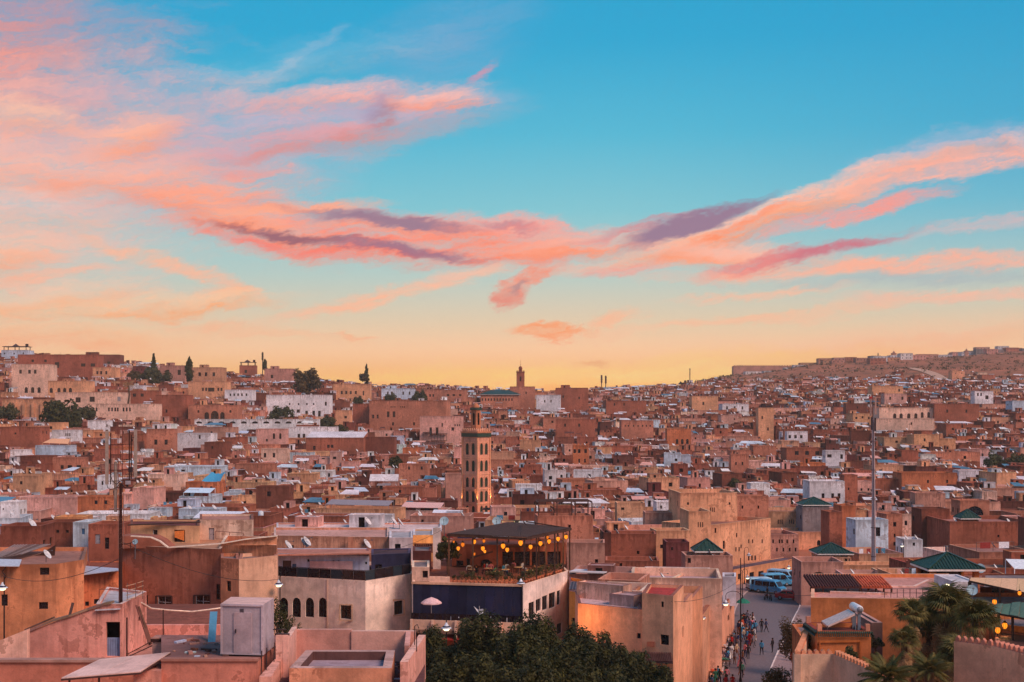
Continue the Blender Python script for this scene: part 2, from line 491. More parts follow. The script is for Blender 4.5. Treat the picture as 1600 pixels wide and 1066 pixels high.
def leaf_mat(name, c1, c2, trans=0.25):
 m, t = newmat(name)
 at = t.n('ShaderNodeAttribute', attribute_name='col').outputs['Fac']
 pos = t.n('ShaderNodeNewGeometry').outputs['Position']
 n = t.noise(pos, 1.3, 3, 0.6).outputs[0]
 f = t.mapr(n, 0.3, 0.7)
 c = t.mix(f, c1, c2)
 c = t.vm('SCALE', c, scale=t.math('MULTIPLY_ADD', at, 0.9, 0.55)).outputs[0]
 b = t.n('ShaderNodeBsdfPrincipled'); t.t.links.new(c, b.inputs['Base Color'])
 b.inputs['Roughness'].default_value = 0.65; b.inputs['Specular IOR Level'].default_value = 0.25
 tr = t.n('ShaderNodeBsdfTranslucent'); t.t.links.new(c, tr.inputs[0])
 mx = t.n('ShaderNodeMixShader'); t.put(mx, 0, trans); t.put(mx, 1, b); t.put(mx, 2, tr)
 o = t.n('ShaderNodeOutputMaterial'); t.put(o, 0, mx)
 return m
LEAF = leaf_mat('leaf_dark', lin((38, 42, 23)), lin((84, 78, 34)))
LEAF2 = leaf_mat('leaf_dusty', lin((58, 62, 38)), lin((92, 84, 52)))
LEAFR = leaf_mat('leaf_brown', lin((84, 62, 42)), lin((106, 84, 48)))
PALML = leaf_mat('palm_leaf', lin((64, 68, 34)), lin((120, 104, 54)), 0.2)
PALMD = leaf_mat('dead_palm_leaf', lin((140, 104, 72)), lin((186, 146, 104)), 0.2)

def glow(name, c, s):
 m, t = newmat(name)
 e = t.n('ShaderNodeEmission'); e.inputs[0].default_value = tuple(c) + (1,); e.inputs[1].default_value = s
 o = t.n('ShaderNodeOutputMaterial'); t.put(o, 0, e)
 return m
LANT = glow('lantern_glow', lin((255, 138, 34)), 1.9)
LANT2 = glow('dim_lantern_glow', lin((255, 128, 34)), 1.1)
BULB = glow('bulb_glow', lin((255, 236, 190)), 2.6)

PAL = {'terr': (168, 100, 80), 'brown': (136, 80, 66), 'dark': (104, 62, 56), 'salm': (192, 126, 104), 'peach': (228, 168, 132),
    'cream': (234, 194, 176), 'pink': (222, 168, 158), 'white': (232, 230, 240), 'bluew': (200, 218, 240), 'orange': (204, 122, 86),
    'gold': (220, 156, 108), 'grey': (146, 134, 138), 'maroon': (118, 64, 64), 'red': (150, 58, 56), 'blue': (84, 136, 166), 'navy': (44, 44, 74),
    'green': (34, 70, 58), 'sand': (208, 156, 126), 'rose': (200, 146, 132)}
def C(k, f=1.0):
 c = lin(PAL[k]) if isinstance(k, str) else lin(k)
 return tuple(min(0.9, v * f) for v in c)
def jit(c, a=0.08):
 f = 1 + rnd.uniform(-a, a)
 return tuple(max(0.01, min(0.88, v * f * (1 + rnd.uniform(-a / 3, a / 3)))) for v in c)

# ------------------------------------------------------------------ walls with real openings
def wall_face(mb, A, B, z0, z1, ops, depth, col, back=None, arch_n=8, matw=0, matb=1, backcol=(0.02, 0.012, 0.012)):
 """A vertical wall from A to B (outward normal to the right of A->B) with openings
 ops: (s0, s1, za, zb, arch). back=True closes each opening with a dark face at its full depth."""
 A = Vector((A[0], A[1])); B = Vector((B[0], B[1]))
 d = B - A; L = d.length
 if L < 1e-4: return
 col = tuple(col[:3]) + (z1 / 200.0,)      # the wall's top, for the rain marks under it
 d /= L
 nrm = Vector((d.y, -d.x))
 def p(s, z, o=0.0):
  q = A + d * s - nrm * o
  return (q.x, q.y, z)
 good = []
 for o in ops:
  s0, s1, a, b = max(0.05, o[0]), min(L - 0.05, o[1]), max(z0 + 0.01, o[2]), min(z1 - 0.05, o[3])
  if s1 - s0 > 0.05 and b - a > 0.05 and not any(s0 < g[1] and s1 > g[0] and a < g[3] and b > g[2] for g in good):
   good.append((s0, s1, a, b, o[4] if len(o) > 4 else False))
 ss = sorted({0.0, L} | {g[0] for g in good} | {g[1] for g in good})
 # vertical strips, each cut only where an opening crosses it
 for i in range(len(ss) - 1):
  a, b = ss[i], ss[i + 1]
  if b - a < 1e-5: continue
  mid = (a + b) / 2
  cuts = sorted([(g[2], g[3]) for g in good if g[0] < mid < g[1]])
  z = z0
  for c0, c1 in cuts:
   if c0 - z > 1e-5: mb.face([p(a, z), p(b, z), p(b, c0), p(a, c0)], matw, col)
   z = c1
  if z1 - z > 1e-5: mb.face([p(a, z), p(b, z), p(b, z1), p(a, z1)], matw, col)
 for (s0, s1, a, b, arch) in good:
  if arch:
   r = (s1 - s0) / 2; zs = b - min(r * 1.15, (b - a) * 0.6); h = b - zs
   pts = [(s0 + r - r * math.cos(math.pi * k / arch_n), zs + h * math.sin(math.pi * k / arch_n)) for k in range(arch_n + 1)]
   hl = arch_n // 2
   for k in range(hl): mb.face([p(s0, b), p(*pts[k]), p(*pts[k + 1])], matw, col)
   for k in range(hl, arch_n): mb.face([p(s1, b), p(*pts[k]), p(*pts[k + 1])], matw, col)
   ring = [(s0, a)] + pts + [(s1, a)]
  else:
   ring = [(s0, a), (s0, b), (s1, b), (s1, a)]
  for k in range(len(ring)):
   q, r2 = ring[k], ring[(k + 1) % len(ring)]
   if abs(q[0] - r2[0]) + abs(q[1] - r2[1]) < 1e-6: continue
   mb.face([p(*q), p(*r2), p(r2[0], r2[1], depth), p(q[0], q[1], depth)], matw, col)
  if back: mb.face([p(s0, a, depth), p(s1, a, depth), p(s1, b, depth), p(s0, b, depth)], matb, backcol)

def inset(poly, t):
 n = len(poly); out = []
 for i in range(n):
  p0 = Vector(poly[i - 1][:2]); p1 = Vector(poly[i][:2]); p2 = Vector(poly[(i + 1) % n][:2])
  d1 = (p1 - p0).normalized(); d2 = (p2 - p1).normalized()
  n1 = Vector((-d1.y, d1.x)); n2 = Vector((-d2.y, d2.x))
  m = n1 + n2
  k = t / max(0.3, (1 + n1.dot(n2)))
  q = p1 + m * k
  out.append((q.x, q.y))
 return out

def wall_shell(mb, foot, z0, z1, ops, depth, col, par, pt, rim, roofcol, back=False, slopes=None, matr=0, roof=True):
 """outside walls with openings, parapet and sunk flat roof"""
 n = len(foot)
 for i in range(n):
  wall_face(mb, foot[i], foot[(i + 1) % n], z0, z1, ops.get(i, []), depth, col, back)
 if par > 0.01:
  ins = inset(foot, pt)
  for i in range(n):
   a, b = foot[i], foot[(i + 1) % n]; c, d = ins[(i + 1) % n], ins[i]
   mb.face([(a[0], a[1], z1), (b[0], b[1], z1), (c[0], c[1], z1), (d[0], d[1], z1)], 0, rim)
   mb.face([(d[0], d[1], z1), (c[0], c[1], z1), (c[0], c[1], z1 - par), (d[0], d[1], z1 - par)], 0, col)
  if roof: mb.face([(p[0], p[1], z1 - par) for p in ins], matr, roofcol)
 elif roof:
  mb.face([(p[0], p[1], z1) for p in foot], matr, roofcol)

# windows: shared meshes, local x along the wall, y outward, z up, origin at the sill's middle
_win = {}
def window_mesh(wd, ht, kind):
 key = (round(wd, 1), round(ht, 1), kind)
 if key in _win: return _win[key]
 wd, ht = key[0], key[1]
 wd = max(wd, 0.2); ht = max(ht, 0.2)
 fr = MB(); gl = MB()
 ft = 0.05
 col = {'wood': lin((78, 46, 36)), 'white': lin((214, 206, 206)), 'dark': lin((44, 34, 38)), 'door': lin((84, 60, 54)), 'green': lin((40, 66, 56)),
     'blue': lin((60, 100, 140)), 'metal': lin((150, 142, 150))}.get(kind, lin((60, 38, 32)))
 fr.col = col
 if kind in ('door', 'metal', 'blue'):
  fr.box((0, 0.0, 0), (wd, 0.06, ht))
  fr.box((0, 0.045, 0.12), (wd * 0.72, 0.03, ht * 0.38)); fr.box((0, 0.045, ht * 0.52), (wd * 0.72, 0.03, ht * 0.4))
  fr.box((wd * 0.36, 0.06, ht * 0.45), (0.05, 0.06, 0.14), col=(0.02, 0.02, 0.02))
 else:
  fr.box((-wd / 2 + ft / 2, 0, 0), (ft, 0.07, ht)); fr.box((wd / 2 - ft / 2, 0, 0), (ft, 0.07, ht))
  fr.box((0, 0, ht - ft), (wd - 2 * ft, 0.07, ft)); fr.box((0, 0, 0), (wd - 2 * ft, 0.07, ft))
  if wd > 0.7: fr.box((0, 0.005, ft), (ft, 0.05, ht - 2 * ft))
  if ht > 1.0: fr.box((0, 0.002, ht * 0.55), (wd - 2 * ft, 0.045, ft * 0.8))
  gl.box((0, -0.04, 0), (wd, 0.03, ht))
 a = fr.me('frame', TINT)
 b = gl.me('pane', DARKG) if gl.f else None
 _win[key] = (a, b, wd, ht)
 return _win[key]

def put_window(root, rl, A, B, s0, s1, za, zb, depth, kind):
 A = Vector((A[0], A[1])); B = Vector((B[0], B[1])); d = (B - A).normalized(); nrm = Vector((d.y, -d.x))
 a, b, wd, ht = window_mesh(s1 - s0, zb - za, kind)
 q = A + d * (s0 + s1) / 2 - nrm * (depth - 0.05)
 rz = math.atan2(d.y, d.x)
 # local +y of the mesh must face outward: rotate by rz + 180 flips x, so mirror by using -y
 nm = 'door' if kind in ('door', 'metal', 'blue') else 'window'
 sc = ((s1 - s0) / wd, -1, (zb - za) / ht)
 o = inst(nm, a, root, (q.x - rl[0], q.y - rl[1], za - rl[2]), (0, 0, rz), sc)
 if b is not None: inst('pane', b, o)
 return o

DISH = None
def dish_mesh():
 """satellite dish about 1 m across on a short mast, bowl facing local +x, up a little"""
 mb = MB(); n = 14
 c = Vector((0.12, 0, 0.75)); ax = Vector((0.80, 0, 0.60)).normalized()
 u = Vector((0, 1, 0)); v = ax.cross(u)
 P = [c - ax * 0.10]
 for (r, dz) in ((0.28, -0.07), (0.5, 0.02)):
  for j in range(n):
   t = 2 * math.pi * j / n
   P.append(c + ax * dz + u * (r * math.cos(t)) + v * (r * math.sin(t)))
 F = [(0, 1 + j, 1 + (j + 1) % n) for j in range(n)] + [(1 + j, 1 + n + j, 1 + n + (j + 1) % n, 1 + (j + 1) % n) for j in range(n)]
 mb.mesh(P, F, 0, lin((214, 208, 212)), True)
 P2 = [p - ax * 0.03 for p in P]
 mb.mesh(P2, [tuple(reversed(f)) for f in F], 0, lin((160, 150, 156)), True)
 mb.tube([(0, 0, 0), (0, 0, 0.75)], 0.03, 5, 0, lin((90, 80, 84)))
 mb.tube([c - ax * 0.1 - v * 0.4 * -1, c + ax * 0.55], 0.015, 4, 0, lin((90, 80, 84)))
 mb.box(tuple(c + ax * 0.55 - Vector((0, 0, 0.05))), (0.1, 0.1, 0.1), 0, 0, lin((90, 84, 90)))
 return mb
DISHMB = dish_mesh()
DISHME = DISHMB.me('satellite_dish', TINT)
TANKMB = MB(); TANKMB.lathe([(0.0, 0), (0.5, 0), (0.52, 0.5), (0.5, 1.0), (0.2, 1.15), (0.0, 1.18)], n=12, col=lin((200, 204, 214)))
TANKME = TANKMB.me('water_tank', TINT)

GROUND_Z0 = 0.0
class House:
 """a building: footprint (CCW), top, base; all windows and roof things are its parts"""
 def __init__(s, name, label, foot, zt, zb, col, par=0.8, pt=0.25, rim=None, roof=None, cat='house', group=None, mat=None, depth=0.2):
  s.foot = foot; s.zt = zt; s.zb = zb; s.col = col; s.par = par; s.pt = pt
  s.rim = rim or tuple(min(0.85, v * 1.25) for v in col); s.roof = roof or C('grey', 0.8); s.depth = depth
  s.mat = mat or PLASTER
  cx = sum(p[0] for p in foot) / len(foot); cy = sum(p[1] for p in foot) / len(foot)
  s.o = (cx, cy, zb)
  s.root = empty(name, s.o, 0, label, cat, group)
  s.ops = {}; s.wl = []
 def win(s, e, s0, s1, za, zb, kind='wood', arch=False):
  s.ops.setdefault(e, []).append((s0, s1, za, zb, arch)); s.wl.append((e, s0, s1, za, zb, kind, arch))
 def winpx(s, e, x0, x1, y0, y1, kind='wood', arch=False):
  A = s.foot[e]; B = s.foot[(e + 1) % len(s.foot)]
  L = math.hypot(B[0] - A[0], B[1] - A[1])
  def hit(x):
   k = (x - 800) / FPX; dx = B[0] - A[0]; dy = B[1] - A[1]
   t = (k * A[1] - A[0]) / (dx - k * dy)
   return t * L, A[1] + t * dy
  a, Ya = hit(x0); b, Yb = hit(x1)
  Y = (Ya + Yb) / 2
  s.win(e, min(a, b), max(a, b), Zat(y1, Y), Zat(y0, Y), kind, arch)
 def edge_len(s, e):
  A = s.foot[e]; B = s.foot[(e + 1) % len(s.foot)]
  return math.hypot(B[0] - A[0], B[1] - A[1])
 def auto(s, e, n, rows=1, w=0.8, h=1.0, top=1.6, kinds=('wood', 'dark'), arch=False, p=1.0, storey=3.0):
  L = s.edge_len(e)
  if L < 1.5: return
  for r in range(rows):
   for k in range(n):
    if rnd.random() > p: continue
    c = L * (k + 0.5) / n + rnd.uniform(-0.15, 0.15) * L / n
    zt = s.zt - top - r * storey + rnd.uniform(-0.15, 0.15)
    if zt - h < s.zb + 0.4: continue
    s.win(e, c - w / 2, c + w / 2, zt - h, zt, rnd.choice(kinds), arch)
 def done(s):
  w_ = MB(); r_ = MB()
  good = {}
  wall_shell(w_, s.foot, s.zb, s.zt, s.ops, s.depth, s.col, s.par, s.pt, s.rim, s.roof, roof=False)
  w_.shift(s.o).build('wall', s.mat, s.root)
  ins = inset(s.foot, s.pt) if s.par > 0.01 else s.foot
  r_.slab([(p[0], p[1], s.zt - s.par + (0.004 if s.par < 0.01 else 0)) for p in ins], 0.15, 0, s.roof)
  r_.shift(s.o).build('roof', PLASTER, s.root)
  for (e, s0, s1, za, zb, kind, arch) in s.wl:
   A = s.foot[e]; B = s.foot[(e + 1) % len(s.foot)]
   L = s.edge_len(e)
   s0c, s1c, zac, zbc = max(0.05, s0), min(L - 0.05, s1), max(s.zb + 0.01, za), min(s.zt - 0.05, zb)
   if s1c - s0c < 0.1 or zbc - zac < 0.1: continue
   put_window(s.root, s.o, A, B, s0c, s1c, zac, zbc, s.depth, kind)
  return s
 def part(s, mb, name, mats):
  return mb.shift(s.o).build(name, mats, s.root)
 def roof_room(s, cx, cy, w, d, h, col=None, rz=0.0, door=True):
  """small room standing on the roof, centre in the 0..1 square of the footprint's bounding quad"""
  f = s.foot
  P0, P1, P2, P3 = [Vector(p[:2]) for p in (f[0], f[1], f[2], f[3])] if len(f) >= 4 else [Vector(p[:2]) for p in (f[0], f[1], f[2], f[2])]
  q = (P0 * (1 - cx) + P1 * cx) * (1 - cy) + (P3 * (1 - cx) + P2 * cx) * cy
  dd = (P1 - P0).normalized(); nn = Vector((-dd.y, dd.x))
  foot = [q - dd * w / 2 - nn * d / 2, q + dd * w / 2 - nn * d / 2, q + dd * w / 2 + nn * d / 2, q - dd * w / 2 + nn * d / 2]
  foot = [(p.x, p.y) for p in foot]
  mb = MB(); z = s.zt - s.par
  ops = {}
  if door and w > 1.4: ops[0] = [(w * 0.3, w * 0.3 + 0.8, z + 0.02, z + min(1.9, h - 0.3))]
  wall_shell(mb, foot, z, z + h, ops, 0.2, col or s.col, 0.15, 0.15, s.rim, s.roof, back=True)
  s.part(mb, 'roof_room', [PLASTER, VOIDM])
  return foot
 def at(s, cx, cy, z=None):
  f = s.foot
  P0, P1, P2, P3 = [Vector(p[:2]) for p in (f[0], f[1], f[2], f[3])] if len(f) >= 4 else [Vector(p[:2]) for p in (f[0], f[1], f[2], f[2])]
  q = (P0 * (1 - cx) + P1 * cx) * (1 - cy) + (P3 * (1 - cx) + P2 * cx) * cy
  return Vector((q.x, q.y, (s.zt - s.par) if z is None else z))
 def dish(s, cx, cy, size=1.0, on_rim=False):
  q = s.at(cx, cy, s.zt if on_rim else None) - Vector(s.o)
  inst('satellite_dish', DISHME, s.root, q, (0, 0, R(-8 - max(0, s.o[0]) * .28 + rnd.uniform(-12, 12))), size)
 def tank(s, cx, cy):
  q = s.at(cx, cy) - Vector(s.o)
  inst('water_tank', TANKME, s.root, q, (0, 0, 0), rnd.uniform(0.8, 1.1))

def boxfoot(x0, x1, Y, depth, skew=0.0, Yr=None):
 """footprint whose front runs from pixel x0 at Y to pixel x1 at Yr"""
 Yr = Y if Yr is None else Yr
 a = Vector((Xat(x0, Y), Y)); b = Vector((Xat(x1, Yr), Yr))
 d = (b - a).normalized(); n = Vector((-d.y, d.x))
 return [(a.x, a.y), (b.x, b.y), (b.x + n.x * depth + skew, b.y + n.y * depth), (a.x + n.x * depth + skew, a.y + n.y * depth)]

# ------------------------------------------------------------------ terrain
_YS = [0, 220, 300, 350, 420, 500, 600, 700, 780, 850, 950, 1100, 1300, 1600, 2200, 3500, 7000]
_ZT = {
 -900: [0, 0, 1, 3, 10, 22, 36, 52, 62, 62, 56, 50, 50, 60, 80, 100, 120],
 0:    [0, 0, 1, 3, 10, 20, 34, 52, 61, 59, 50, 44, 40, 38, 36, 30, 20],
 200:  [0, 0, 1, 3, 9, 18, 31, 48, 54, 53, 48, 42, 38, 36, 34, 30, 20],
 400:  [0, 0, 0, 1, 6, 14, 26, 40, 47, 47, 44, 38, 34, 32, 30, 28, 20],
 600:  [0, 0, 0, 0, 4, 11, 22, 34, 40, 42, 38, 34, 30, 28, 28, 26, 20],
 800:  [0, 0, 0, 0, 3, 9, 18, 28, 35, 39, 38, 34, 30, 30, 30, 26, 20],
 1000: [0, 0, 0, 0, 3, 9, 18, 28, 35, 40, 44, 46, 50, 56, 50, 36, 20],
 1150: [0, 0, 0, 0, 3, 9, 18, 28, 37, 44, 50, 58, 68, 76, 70, 50, 30],
 1300: [0, 0, 0, 0, 4, 10, 20, 31, 40, 46, 54, 66, 82, 92, 86, 60, 40],
 1450: [0, 0, 0, 0, 4, 11, 21, 33, 40, 45, 55, 71, 87, 102, 96, 70, 50],
 1600: [0, 0, 0, 1, 5, 12, 22, 34, 40, 45, 57, 75, 94, 110, 104, 80, 60],
 2500: [0, 0, 0, 2, 7, 15, 26, 38, 44, 50, 64, 84, 106, 124, 120, 100, 80],
}
_AX = sorted(_ZT)
def ground_z(X, Y):
 a = X / max(Y, 60.0) * FPX + 800
 a = min(max(a, _AX[0]), _AX[-1] - 1e-3)
 i = max(k for k in range(len(_AX)) if _AX[k] <= a)
 i = min(i, len(_AX) - 2)
 u = (a - _AX[i]) / (_AX[i + 1] - _AX[i]); u = u * u * (3 - 2 * u)
 Yc = min(max(Y, 0), _YS[-1] - 1e-3)
 j = max(k for k in range(len(_YS)) if _YS[k] <= Yc)
 v = (Yc - _YS[j]) / (_YS[j + 1] - _YS[j])
 z0 = _ZT[_AX[i]][j] * (1 - v) + _ZT[_AX[i]][j + 1] * v
 z1 = _ZT[_AX[i + 1]][j] * (1 - v) + _ZT[_AX[i + 1]][j + 1] * v
 z = z0 * (1 - u) + z1 * u
 if Y > 860:
  k = min(1.0, (Y - 860) / 200.0)
  z += k * (noise.noise(Vector((X / 110.0, Y / 140.0, 1.3))) * 5 + noise.noise(Vector((X / 34.0, Y / 60.0, 4.3))) * 1.6)
 return z

def make_ground():
 ys = [-400, -100, 0, 40] + [40 + 12 * k for k in range(1, 16)] + [220 + 14 * k for k in range(1, 50)] + [906 + 16 * k for k in range(1, 60)] + [1900, 2000, 2200, 2500]
 nx = 150
 V = []; F = []
 for y in ys:
  W = max(260, abs(y) * 0.75)
  for i in range(nx + 1):
   t = i / nx * 2 - 1
   x = W * t
   V.append((x, y, ground_z(x, y) if y > 40 else 0.0))
 for j in range(len(ys) - 1):
  for i in range(nx):
   a = j * (nx + 1) + i
   F.append((a, a + 1, a + nx + 2, a + nx + 1))
 me = bpy.data.meshes.new('ground'); me.from_pydata(V, [], F)
 me.polygons.foreach_set('use_smooth', [True] * len(F))
 m, t = newmat('earth')
 pos = t.n('ShaderNodeNewGeometry').outputs['Position']
 a = t.noise(pos, 0.012, 6, 0.65).outputs[0]
 b = t.noise(pos, 0.09, 5, 0.7).outputs[0]
 c = t.mix(t.mapr(a, 0.35, 0.65), lin((176, 108, 84)), lin((150, 94, 72)))
 c = t.mix(t.mapr(b, 0.48, 0.62), c, lin((120, 82, 64)))
 c = t.mix(t.math('MULTIPLY', t.mapr(b, 0.62, 0.75), 0.7), c, lin((186, 128, 94)))
 finish(t, c, 0.95, b, 0.6, 2.0, spec=0.05)
 me.materials.append(m)
 tagp(inst('ground', me), kind='structure')
make_ground()

def path_strip(name, pts, w, z_off, col, ns=0.4):
 """a worn track or street sheet laid on the ground"""
 mb = MB(); mb.col = col
 P = []
 for i, (x, y) in enumerate(pts):
  a = Vector(pts[max(0, i - 1)]); b = Vector(pts[min(len(pts) - 1, i + 1)])
  d = (b - a).normalized(); n = Vector((-d.y, d.x))
  ww = w[i] if hasattr(w, '__len__') else w
  for s in (1, -1):
   q = Vector((x, y)) + n * (s * ww / 2)
   P.append((q.x, q.y, ground_z(q.x, q.y) + z_off))
 mb.mesh(P, [(2 * i + 1, 2 * i + 3, 2 * i + 2, 2 * i) for i in range(len(pts) - 1)], smooth=True)
 o = mb.build(name, TINT)
 return tagp(o, kind='structure')

# dirt track winding down the dry hillside
def hillpt(x, y_):
 """point of the bare hillside seen at photo pixel (x, y_)"""
 for k in range(860, 1700, 5):
  X = Xat(x, k)
  if pxy(ground_z(X, k), k) <= y_: return (X, k)
 return (Xat(x, 1600), 1600)
tr = [hillpt(*p) for p in ((1400, 575), (1425, 577), (1446, 580), (1460, 586), (1470, 592), (1480, 596), (1500, 598), (1525, 599))]
trs = []
for i in range(len(tr) - 1):
 for k in range(6):
  u = k / 6; trs.append((tr[i][0] * (1 - u) + tr[i + 1][0] * u, tr[i][1] * (1 - u) + tr[i + 1][1] * u))
trs = [(sum(p[0] for p in trs[max(0, i - 3):i + 4]) / len(trs[max(0, i - 3):i + 4]), sum(p[1] for p in trs[max(0, i - 3):i + 4]) / len(trs[max(0, i - 3):i + 4])) for i in range(len(trs))]
path_strip('dirt_track', trs, 9.0, 0.5, C('sand', 0.9))

# ---- street: asphalt, kerbs, pavement on the left
ST = [(19.5, 110.0), (24.3, 130.0), (29.3, 150.0), (35.8, 175.0), (40.8, 193.0), (46.0, 205.0), (52.0, 214.0), (58.0, 222.0), (68.0, 236.0), (82.0, 258.0), (96.0, 276.0)]
def st_center(y):
 for i in range(len(ST) - 1):
  if ST[i][1] <= y <= ST[i + 1][1]:
   u = (y - ST[i][1]) / (ST[i + 1][1] - ST[i][1]); return ST[i][0] * (1 - u) + ST[i + 1][0] * u
 return ST[0][0] if y < ST[0][1] else ST[-1][0]
stp = [(st_center(max(y, 110)) - (0 if y > 110 else (110 - y) * 0.24), y) for y in range(80, 277, 3)]
def st_w(y): return 4.8 + 4.0 * min(1.0, max(0.0, (y - 135) / 45.0))
path_strip('street', stp, [st_w(y) + 1 for x, y in stp], 0.03, (0.17, 0.12, 0.125))
def kerbline(name, side, o0, o1, h, col):
 mb = MB(); mb.col = col
 for i in range(len(stp) - 1):
  (x0, y0), (x1, y1) = stp[i], stp[i + 1]
  d = Vector((x1 - x0, y1 - y0)).normalized(); n = Vector((d.y, -d.x)) * side
  wa, wb = st_w(y0) / 2, st_w(y1) / 2
  a = Vector((x0, y0)) + n * (wa + o0); b = Vector((x1, y1)) + n * (wb + o0)
  c = Vector((x1, y1)) + n * (wb + o1); e = Vector((x0, y0)) + n * (wa + o1)
  p = [(a.x, a.y), (e.x, e.y), (c.x, c.y), (b.x, b.y)]
  mb.prism(p if side > 0 else p[::-1], 0.0, h)
 tagp(mb.build(name, TINT), kind='structure')
kerbline('pavement', -1, 0.18, 3.4, 0.13, lin((160, 130, 126)))
kerbline('kerb', -1, 0.0, 0.18, 0.145, lin((196, 170, 166)))
kerbline('pavement', 1, 0.18, 3.2, 0.13, lin((160, 130, 126)))
kerbline('kerb', 1, 0.0, 0.18, 0.145, lin((226, 206, 200)))

# ------------------------------------------------------------------ the hill town: buildings one can pick out, then the mass between them
def roof_row(x, y_):
 """distance at which house roofs fill pixel (x, y_)"""
 for k in range(150, 900, 4):
  X = Xat(x, k)
  if pxy(ground_z(X, k) + 8, k) <= y_: return k
 return 850
RESERVED = []      # (x0, x1, y_bottom, Y): nothing in front may rise above y_bottom
BLOCKS = []        # footprints already taken
